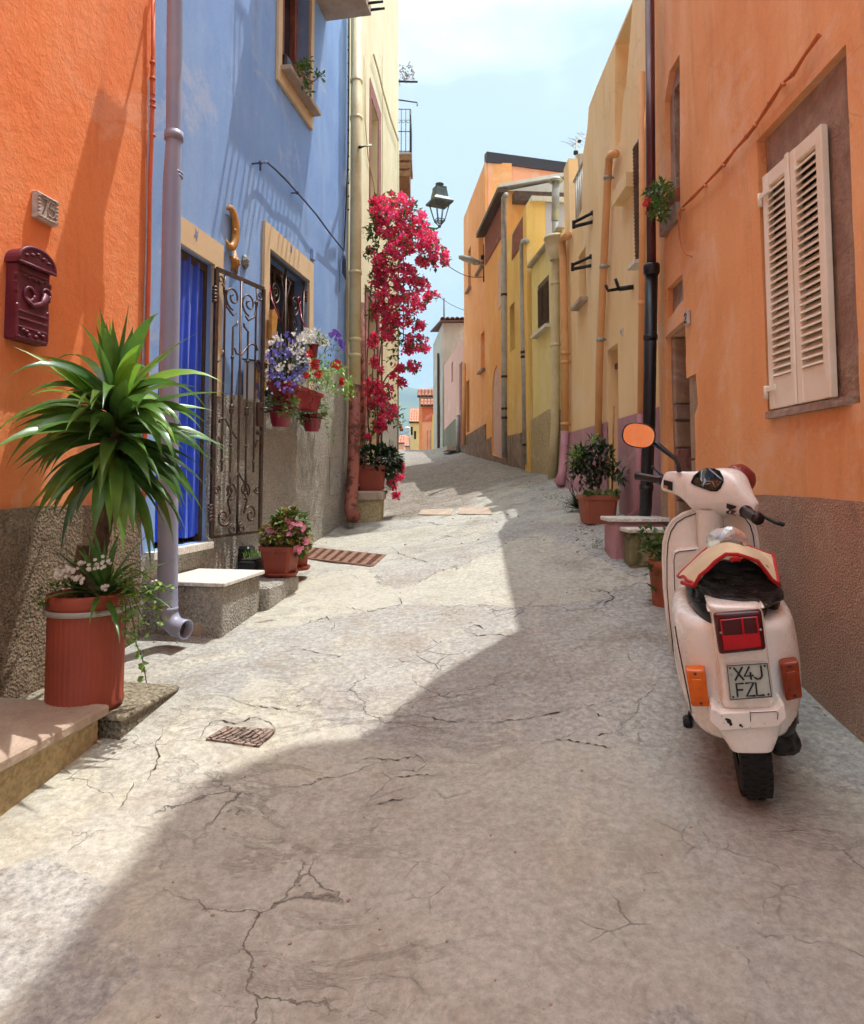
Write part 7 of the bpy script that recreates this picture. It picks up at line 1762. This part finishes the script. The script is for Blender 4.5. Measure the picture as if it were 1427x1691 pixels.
# --- indicators
for (px, m1, m2) in (([(1132.6, 1107), (1165, 1107), (1172, 1168), (1142, 1167.5)], M['amber'], M['amberd']), ([(1288.4, 1096.5), (1319, 1092), (1326, 1152.6), (1298.7, 1159)], M['amberd'], M['amber'])):
    o = slab(px, -.143, .05, m1, 'indicator', bev=.007)
    c = (sum(p[0] for p in px) / 4, sum(p[1] for p in px) / 4)
    inset([(c[0] + (u - c[0]) * .55, c[1] + (v - c[1]) * .5) for u, v in px], -.147, m1 if m1 is M['amber'] else M['amberd'], 'lens', o)
    b = smb()
    for f in (-.84, .84): b.ball(L(c[0] + f * 5.5, c[1] + f * 29, -.144), (.005, .003, .005), 8, 5)
    sb(b, 'screws', M['dirt'], o)
# --- licence plate
PX = [(1199, 1098), (1268.5, 1093.5), (1276.5, 1152), (1205.5, 1157.5)]
o = slab(PX, -.200, .012, M['platew'], 'licence_plate', bev=.003)
pc_ = [L(u, v, -.2025) for u, v in PX]
def pb2(f, g): return pc_[3].lerp(pc_[2], f).lerp(pc_[0].lerp(pc_[1], f), g)
b = smb(); ins = [(.025, .03), (.975, .03), (.975, .97), (.025, .97)]; b.tube([pb2(*q) for q in ins], .0016, 6, closed=True)
Xp, Zp = (pb2(1, .5) - pb2(0, .5)).normalized(), (pb2(.5, 1) - pb2(.5, 0)).normalized(); hP = (pb2(.5, 1) - pb2(.5, 0)).length; wP = (pb2(1, .5) - pb2(0, .5)).length
stroke_text(b, 'X4J', pb2(.18, .55), Xp, Zp, hP * .36, .0030, .88 * .72 * wP / (hP)); stroke_text(b, 'FZL', pb2(.18, .1), Xp, Zp, hP * .36, .0030, .88 * .72 * wP / hP)
for f, g_ in ((.09, .9), (.91, .9), (.09, .1), (.91, .1)): b.ball(pb2(f, g_), (.0035, .002, .0035), 8, 5)
b.tube(spiral(pb2(.1, .72), .0035, .0035, 0, 1, Xp, Zp, 10), .0006, 4); sb(b, 'lettering', M['inkg'], o)
# --- wheels
def wheel(cl, R0, W0, name, steer=0.0):
    A_ = V((cos(steer), sin(steer), 0)); Bf = V((-sin(steer), cos(steer), 0)); ax = (Bf, V((0, 0, 1)), A_)
    b = smb(); prof = [(R0 * .55, -W0 * .42), (R0 * .72, -W0 * .5), (R0 * .88, -W0 * .47), (R0 * .965, -W0 * .33), (R0 * .985, -W0 * .15), (R0 * .99, 0), (R0 * .985, W0 * .15), (R0 * .965, W0 * .33), (R0 * .88, W0 * .47), (R0 * .72, W0 * .5), (R0 * .55, W0 * .42)]
    b.lathe(prof, cl, 56, ax)
    for k in range(44):
        a = 2 * pi * k / 44
        for j, (ox, rr_) in enumerate(((-.36, .955), (-.13, .99), (.13, .99), (.36, .955))):
            a2 = a + (.5 if j % 2 else 0) * 2 * pi / 44; rad = Bf * cos(a2) + ZZ * sin(a2); tan_ = ZZ * cos(a2) - Bf * sin(a2)
            b.box(cl + A_ * (W0 * ox) + rad * (R0 * rr_), (W0 * .2, R0 * .095, R0 * .03), ((A_ + tan_ * .25 * (1 if j < 2 else -1)).normalized(), tan_, rad))
    w_ = sb(b, name, M['rubber']); b = smb(); b.lathe([(.0, -.02), (R0 * .3, -.03), (R0 * .56, -W0 * .36), (R0 * .56, W0 * .36), (R0 * .3, .03), (0, .02)], cl, 28, ax); sb(b, 'rim', M['greypipe'], w_)
c0_ = L(1240, 1245, 0.0)
RW = V((c0_.x, .03, .212))
wheel(RW, .212, .10, 'rear_wheel')
FWc = V((RW.x + .01, 1.16, .212)); wheel(FWc, .212, .09, 'front_wheel', -.5)
# engine, exhaust, stand
b = smb(); b.ball(RW + V((.10, .04, .09)), (.07, .16, .10), 14, 10); b.box(RW + V((.10, .1, .0)), (.10, .3, .14), None, .03); b.tube([RW + V((.06, -.08, .03)), RW + V((.12, -.02, -.02)), RW + V((.13, .25, -.03))], [.03, .045, .03], 12); b.tube([RW + V((.11, -.05, .14)), RW + V((.12, -.03, -.03))], .03, 10)
for k in range(5): b.box(RW + V((.125, .0 + k * .02, .10)), (.08, .006, .12))
sb(b, 'engine', M['blackplastic'])
b = smb(); q = L(1135, 1188, .42); b.tube([V((-.08, .42, .25)), V((q.x + .02, .42, .1)), V((q.x, .42, .03))], .014, 8); b.box(V((q.x, .42, .045)), (.035, .06, .07), None, .01); b.tube([V((.08, .42, .25)), V((.16, .42, .03))], .014, 8); sb(b, 'stand', M['blackplastic'])
# floorboard and mudguard
b = smb(); b.loft([sup(.0, .17, .42, .95, .24, 5), sup(0, .18, .42, .95, .27, 5), sup(0, .17, .42, .95, .285, 5)]); sb(b, 'floorboard', M['spaint'])
b = smb(); rings = []
for i in range(15):
    a = lerp(radians(15), radians(165), i / 14); rr_ = .26; c = FWc + V((0, rr_ * cos(a), rr_ * sin(a) + .02)); rad = V((0, cos(a), sin(a)))
    rings.append([c + V((.085 * cos(w_), 0, 0)) + rad * (.045 * sin(w_)) for w_ in [pi * k / 8 for k in range(9)]])
b.loft(rings, cap=False, closed=False); sb(b, 'mudguard', M['spaint'])
# --- legshield
YL = .86
edge = [(1112, 1090), (1104, 1030), (1099, 980), (1097, 930), (1098, 900), (1103, 878), (1113, 861), (1128, 850), (1146, 843), (1165, 840), (1185, 839), (1205, 840), (1222, 845), (1237, 854), (1247, 868), (1253, 888), (1256, 915), (1257, 960), (1257, 1030), (1256, 1090)]
Ep = [L(u, v, YL) for u, v in edge]; cx = sum(p.x for p in Ep) / len(Ep)
def curve_y(x): return YL + .10 * (abs(x - cx) / .23) ** 3 - .0
n = len(Ep); h_ = n // 2
b = smb(); cols = 15; rings = []
for i in range(h_):
    a, c = Ep[i], Ep[n - 1 - i]; rings.append([V((lerp(a.x, c.x, j / (cols - 1)), curve_y(lerp(a.x, c.x, j / (cols - 1))), lerp(a.z, c.z, j / (cols - 1)))) for j in range(cols)])
b.loft(rings, cap=False, closed=False)
o = sb(b, 'legshield', M['spaint']); m = o.modifiers.new('s', 'SOLIDIFY'); m.thickness = .014; m.offset = 0; m2 = o.modifiers.new('sub', 'SUBSURF'); m2.levels = m2.render_levels = 1; ls = o
b = smb(); b.tube([V((p.x, curve_y(p.x), p.z)) for p in Ep], .010, 8); sb(b, 'rim', M['spaint'], ls)
def inw(p, d): c = V((cx, p.y, Ep[4].z)); q = p + (c - p).normalized() * d; return V((q.x, curve_y(q.x) - .009, q.z))
b = smb(); b.tube([inw(p, .016) for p in Ep[:17]], .0028, 6); sb(b, 'rim_shadow_gap', M['blackplastic'], ls)
# inner box with glove compartment
b = smb(); px = [(1112, 1020), (1111, 920), (1113, 911), (1122, 908), (1165, 903), (1165, 1025)]; b.prism([L(u, v, YL - .03) for u, v in px], V((0, .05, 0)))
px = [(1165, 1025), (1165, 903), (1232, 902), (1243, 905), (1246, 915), (1246, 1025)]; b.prism([L(u, v, YL - .03) for u, v in px], V((0, .05, 0))); sb(b, 'glove_box', M['spaint'], ls, bev=.006)
b = smb(); px = [(1150, 993), (1124, 993), (1117, 988), (1114, 970), (1113, 925), (1115, 915), (1122, 911), (1150, 908)]; b.tube([L(u, v, YL - .0315) for u, v in px], .0022, 5); sb(b, 'lid_gap', M['blackplastic'], ls)
b = smb(); rings = []
for v, w_, dp in ((838, 21, .09), (860, 20, .085), (900, 19, .06), (960, 18, .04), (1010, 20, .03)):
    c = L(1172 + (v - 838) * .03, v, YL - .02); rings.append([c + V((w_ * .0029 * cos(a), -dp * sin(a), 0)) for a in [pi * k / 10 for k in range(11)]])
b.loft(rings, cap=False, closed=False); sb(b, 'steering_column_cover', M['spaint'], ls)
# --- headset
A0_, B0_ = P(1052, 786, 3.40), P(1256, 859, 2.93)
bx_ = (B0_ - A0_).normalized(); yh_ = ZZ.cross(bx_); yh_ = (yh_ - bx_ * yh_.dot(bx_)).normalized()
if yh_.y < 0: yh_ = -yh_
uh_ = bx_.cross(yh_).normalized()
if uh_.z < 0: uh_ = -uh_
tilt = radians(16); yh2 = yh_ * cos(tilt) + uh_ * sin(tilt) * 1; uh2 = uh_ * cos(tilt) - yh_ * sin(tilt)
def proj(p):
    c = V((p.x, p.dot(FW), p.dot(UP))); return CU + F * c.x / c.y, CV - F * c.z / c.y
def tb(u):
    lo, hi = -.3, 1.3
    for _ in range(40):
        m = (lo + hi) / 2
        if proj(A0_.lerp(B0_, m))[0] < u: lo = m
        else: hi = m
    return lo
def ring_at(u, vtop, vbot, depth, n=20, e=2.4, sh=0.0):
    t_ = tb(u); p = A0_.lerp(B0_, t_); pv = proj(p)[1]; k = p.dot(FW) / F
    zt, zb_ = (pv - vtop) * k, (pv - vbot) * k; c = p + uh_ * ((zt + zb_) / 2); hz_ = (zt - zb_) / 2; out = []
    for q in range(n):
        a = 2 * pi * q / n; ca, sa_ = cos(a), sin(a); ee = 2 / e
        out.append(c + yh_ * (depth * math.copysign(abs(ca) ** ee, ca) + sh) + uh_ * (hz_ * math.copysign(abs(sa_) ** ee, sa_)))
    return out
b = MB(); b.loft([ring_at(1094, 780, 806, .022), ring_at(1097, 777, 812, .026), ring_at(1110, 776, 814, .030), ring_at(1126, 777, 820, .036), ring_at(1140, 776, 832, .045), ring_at(1152, 773, 846, .062, sh=.01), ring_at(1168, 769, 853, .088, sh=.03), ring_at(1182, 769, 855, .098, sh=.04), ring_at(1196, 773, 853, .095, sh=.04), ring_at(1210, 784, 850, .075, sh=.025), ring_at(1224, 803, 852, .048, sh=.01), ring_at(1236, 818, 856, .034), ring_at(1244, 828, 857, .026), ring_at(1246, 831, 855, .02)])
hs_ = sb(b, 'handlebar_casing', M['spaint'], sub=2)
b = MB(); r1 = ring_at(1150, 845, 856, .04); pN, pM = P(1170, 842, 3.14), P(1172, 862, 3.16)
b.loft([[pN + bx_ * (.058 * cos(a)) + yh_ * (.05 * sin(a)) for a in [2 * pi * k / 16 for k in range(16)]], [pM + bx_ * (.05 * cos(a)) + yh_ * (.045 * sin(a)) for a in [2 * pi * k / 16 for k in range(16)]], [pM - uh_ * .06 + bx_ * (.045 * cos(a)) + yh_ * (.04 * sin(a)) for a in [2 * pi * k / 16 for k in range(16)]]]); sb(b, 'steering_neck', M['spaint'], hs_)
# dash: instrument glass bulging from the casing
dpx = [(1141, 797), (1146, 786), (1155, 778), (1167, 773), (1180, 774), (1189, 778), (1194, 788), (1195, 795), (1190, 806), (1184, 811), (1174, 811), (1160, 806), (1147, 801)]
yd = 3.02
def onhs(u, v, lift):
    t_ = tb(u); p = A0_.lerp(B0_, t_); y = p.y - lift
    return P(u, v, y)
from mathutils.bvhtree import BVHTree
dg = bpy.context.evaluated_depsgraph_get(); bvh = BVHTree.FromObject(hs_, dg)
def hit_h(u, v, lift=.003):
    d = ray(u, v).normalized(); loc, nn2, _, _ = bvh.ray_cast(V((0, 0, 0)), d)
    if loc is None: loc = P(u, v, 3.05)
    return loc - d * lift
b = MB(); cpt = (1169, 792); inner = [[hit_h(lerp(cpt[0], u, f), lerp(cpt[1], v, f), .004 + .007 * (1 - f)) for u, v in dpx] for f in (1.0, .75, .5, .25, .04)]
b.loft(inner, cap=True); M['dashm'] = simple('dark_instrument_glass', '2a2826', .08, c2='3e3632', sc_=30, spec=.8); dash = sb(b, 'instrument_panel', M['dashm'], hs_)
b = MB(); b.tube([hit_h(u, v, .004) for u, v in dpx], .0016, 6, closed=True); sb(b, 'bezel', M['blackplastic'], dash)
b = MB()
for (u, v) in ((1152, 790), (1158, 786), (1165, 784), (1172, 785), (1179, 788), (1184, 795), (1186, 800), (1181, 804), (1155, 796)): b.ball(hit_h(u, v, .013), .0026, 6, 4)
sb(b, 'warning_lights', simple('dull_yellow_lamps', '9a8030', .4), dash)
b = MB(); b.tube([hit_h(u, v, .0125) for u, v in ((1158, 801), (1163, 796), (1170, 794), (1177, 796), (1180, 803))], .0014, 5); b.tube([hit_h(1165, 800, .013), hit_h(1173, 798, .013)], .0018, 5); sb(b, 'dial_marks', M['plate75'], dash)
# switches
def sw(px, mat, name, lift=.004, th=.006, par=None):
    b = MB(); pts = [hit_h(u, v, lift) for u, v in px]; b.prism(pts, (pts[0].normalized() * -th)); return sb(b, name, mat, par or hs_, bev=.0015)
s_ = sw([(1096, 792), (1111, 796), (1110.5, 811), (1095.5, 805)], M['blackplastic'], 'switch'); sw([(1097, 801), (1103, 803), (1103, 808), (1097, 806)], M['gold'], 'switch_button', .011, .004, s_)
s_ = sw([(1200, 831), (1216, 836), (1215, 852), (1199, 848)], M['blackplastic'], 'switch'); sw([(1207, 842), (1215, 844), (1214.5, 851), (1206.5, 849)], M['maroon'], 'switch_button', .011, .004, s_)
# headlamp side wrapped in a reddish bag
b = MB(); c = P(1203, 792, 3.12) + yh_ * .10; pts = []
b.ball(c, (.075, .07, .075), 22, 14, (bx_, yh_, uh_)); b.v = [tuple(V(v) + (V(v) - c).normalized() * (.006 * noise.noise(V(v) * 30))) for v in b.v]
M['redbag'] = simple('reddish_wrap', '8e3024', .3, c2='6c2340', sc_=14, bump=.6, bs=25); sb(b, 'headlamp_cover', M['redbag'], hs_)
# grips and levers
for (a, c, r_, nm) in ((P(1051, 785.5, 3.41), P(1096, 794, 3.31), .0185, 'l'), (P(1232, 845, 2.90), P(1252, 857, 2.76), .0215, 'r')):
    b = MB(); pts = [a.lerp(c, i / 20) for i in range(21)]; out_end = (nm == 'r')
    rr_ = [r_ * (1 + .06 * (i % 2)) for i in range(21)]; 
    if out_end: rr_[-1] = r_ * 1.2; rr_[-2] = r_ * 1.2; rr_[0] = rr_[1] = r_ * 1.35
    else: rr_[0] = rr_[1] = r_ * 1.2; rr_[-1] = rr_[-2] = rr_[-3] = r_ * 1.3
    b.tube(pts, rr_, 16); sb(b, 'grip', M['grip'])
b = MB(); b.tube([P(1096, 788, 3.33), P(1088, 780, 3.38), P(1079, 773, 3.42)], [.008, .007, .006], 8); b.ball(P(1078, 772, 3.42), .009, 8, 5); sb(b, 'brake_lever', M['blackplastic'])
b = MB(); b.tube([P(1236, 836, 3.02), P(1248, 846, 3.0), P(1265, 855, 2.96), P(1281, 863, 2.93), P(1291, 865.5, 2.91)], [.011, .009, .008, .008, .009], 8); b.ball(P(1292.5, 866, 2.91), .010, 8, 5); sb(b, 'brake_lever', M['blackplastic'])
b = MB(); b.tube([P(1232, 833, 3.03), P(1244, 836, 3.02), P(1250, 838, 3.02)], .008, 8); sb(b, 'cable_end', M['blackplastic'])
# mirror
mc = P(1055, 719, 3.26); tgt = V((-2.15, .4, .8)); nrm = ((-mc).normalized() + (tgt - mc).normalized()).normalized()
view = (-mc).normalized(); nrm = (nrm).normalized()
mxx = (V((1, 0, 0)) - nrm * nrm.x).normalized(); mzz = nrm.cross(mxx); 
if mzz.z < 0: mzz = -mzz
ksc = mc.y / F
def mpts(k_, off):
    out = []
    for i in range(36):
        a = 2 * pi * i / 36; ca, sa_ = cos(a), sin(a); x = 27.5 * k_ * math.copysign(abs(ca) ** .8, ca); z = 20.5 * k_ * math.copysign(abs(sa_) ** .8, sa_)
        x, z = x * cos(-.16) - z * sin(-.16), x * sin(-.16) + z * cos(-.16)
        # place at pixel offsets on mirror plane
        d = ray(1055 + x, 719 - z); kk = (mc + nrm * off).dot(nrm) / d.dot(nrm); out.append(d * kk)
    return out
b = MB(); b.loft([mpts(.5, -.035), mpts(.85, -.03), mpts(1.0, -.012), mpts(1.02, .0), mpts(.98, .003), mpts(.93, .002)]); mir = sb(b, 'mirror', M['blackplastic'])
b = MB(); b.add(mpts(.93, .003), [tuple(range(36))]); b.f = [tuple(b.f[0])]; sb(b, 'mirror_glass', mirm(), mir)
b = MB(); b.tube([P(1078, 729, 3.28), P(1090, 738, 3.26), P(1106, 750, 3.22), P(1117, 760, 3.2), P(1120.5, 768, 3.19), P(1122, 779, 3.18)], [.016, .015, .012, .009, .009, .012], 10); sb(b, 'mirror_stem', M['blackplastic'], mir)
# --- seat
b = smb(); z7_ = L(1200, 985, .12).z
b.loft([sup(-.01, .12, -.12, .62, z7_ - .06, 3), sup(-.01, .135, -.13, .64, z7_ - .03, 3), sup(-.01, .13, -.12, .62, z7_ + .02, 3), sup(-.01, .10, -.08, .58, z7_ + .045, 3)]); sb(b, 'seat', M['blackplastic'], sub=1)
b = smb(); b.loft([sup(-.01, .10, .30, .50, .25, 3), sup(-.01, .12, .25, .52, z7_ - .05, 3)]); sb(b, 'under_seat_panel', M['spaint'])
# --- black bag, rag, bottle
c = L(1213, 966, .06); bag_c = SM @ c
b = smb(); b.ball(c, (.150, .20, .088), 60, 40)
nv = []
for v in b.v:
    q = V(v); d = (q - bag_c); l = d.normalized(); dz = d.dot(Zs)
    if dz < -.03: q = q + Xs * (d.dot(Xs) * .12)
    q += l * (.016 * noise.noise(q * 9) + .018 * abs(noise.noise(V((q.x * 14, q.y * 14, q.z * 40)))) - .007); nv.append(tuple(q))
b.v = nv
b.sm = True; b.ball(L(1146, 978, .12), (.03, .09, .05), 16, 10); b.ball(L(1272, 985, .08), (.03, .08, .05), 16, 10)
tag(b.build('bin_bag', bagm()), 'crumpled shiny black plastic bag wrapped over the scooter seat', 'bag')
Fp = [(1148, 974, -.06), (1157, 960, -.06), (1168, 946, -.07), (1182, 933, -.085), (1200, 925, -.095), (1218, 921, -.10), (1236, 926, -.095), (1252, 936, -.085), (1264, 948, -.07), (1275, 962, -.06), (1287, 974, -.05)]
Bk = [(1120, 957, .30), (1129, 948, .34), (1140, 936, .38), (1153, 923, .42), (1170, 911, .44), (1190, 905, .44), (1212, 905, .44), (1234, 908, .42), (1252, 914, .38), (1266, 918, .34), (1277, 921, .30)]
b = MB(); fr = [LW(*q) for q in Fp]; bk_ = [LW(*q) for q in Bk]; rings = []
for j in range(15):
    f = j / 14; rings.append([a.lerp(c, f) + Zs * (.014 + .030 * sin(pi * f) * (1 - abs(i - 5) / 7)) + Zs * .004 * sin(i * 1.9 + j * .9) for i, (a, c) in enumerate(zip(fr, bk_))])
b.loft(rings, cap=False, closed=False)
t = thing('seat_rag', LW(1200, 930, .1), 'cream knitted rag with red border draped over the black bag on the scooter', 'rag')
o = b.build('cloth', ragm(), t); m = o.modifiers.new('sub', 'SUBSURF'); m.levels = m.render_levels = 2; m = o.modifiers.new('s', 'SOLIDIFY'); m.thickness = .006
b = MB(); ed_ = rings[0] + [r_[-1] for r_ in rings[1:]]; b.tube([p + V((0, 0, .003 * sin(i * 2.1))) for i, p in enumerate(rings[0])], .0065, 8); b.tube([r_[-1] for r_ in rings], .006, 8); b.tube([r_[0] for r_ in rings], .006, 8); b.tube(rings[-1], .005, 8)
b.tube([rings[0][0], LW(1138, 966, -.02), LW(1126, 962, .02)], .007, 8); b.tube([LW(1208, 925, -.10), LW(1215, 922, -.11), LW(1222, 924, -.105)], .009, 8)
b.build('red_border', simple('red_binding', 'b01818', .7), t)
c = LW(1202, 893, .22); k = c.y / F
b = MB(); vd = (c * -1).normalized(); ax_ = (V((1, 0, 0)), V((0, 0, 1)), V((0, -1, .12)).normalized())
R_b = 22.5 * k
def prf(s_): return [(R_b * .02, .075 * s_), (R_b * .5, .072 * s_), (R_b * .86, .06 * s_), (R_b, .035 * s_), (R_b * 1.0, -.0), (R_b * .92, -.03), (R_b * 1.0, -.05), (R_b * .9, -.09), (R_b * .4, -.12), (R_b * .1, -.125)]
b.lathe(prf(1), c, 36, ax_)
b.v = [tuple(V(v) + (V(v) - c).normalized() * (.010 * noise.noise(V(v) * 28) + .006 * abs(noise.noise(V(v) * 60)))) for v in b.v]
tag(b.build('crumpled_bottle', petm()), 'crumpled clear plastic bottle lying on the cream rag', 'bottle')
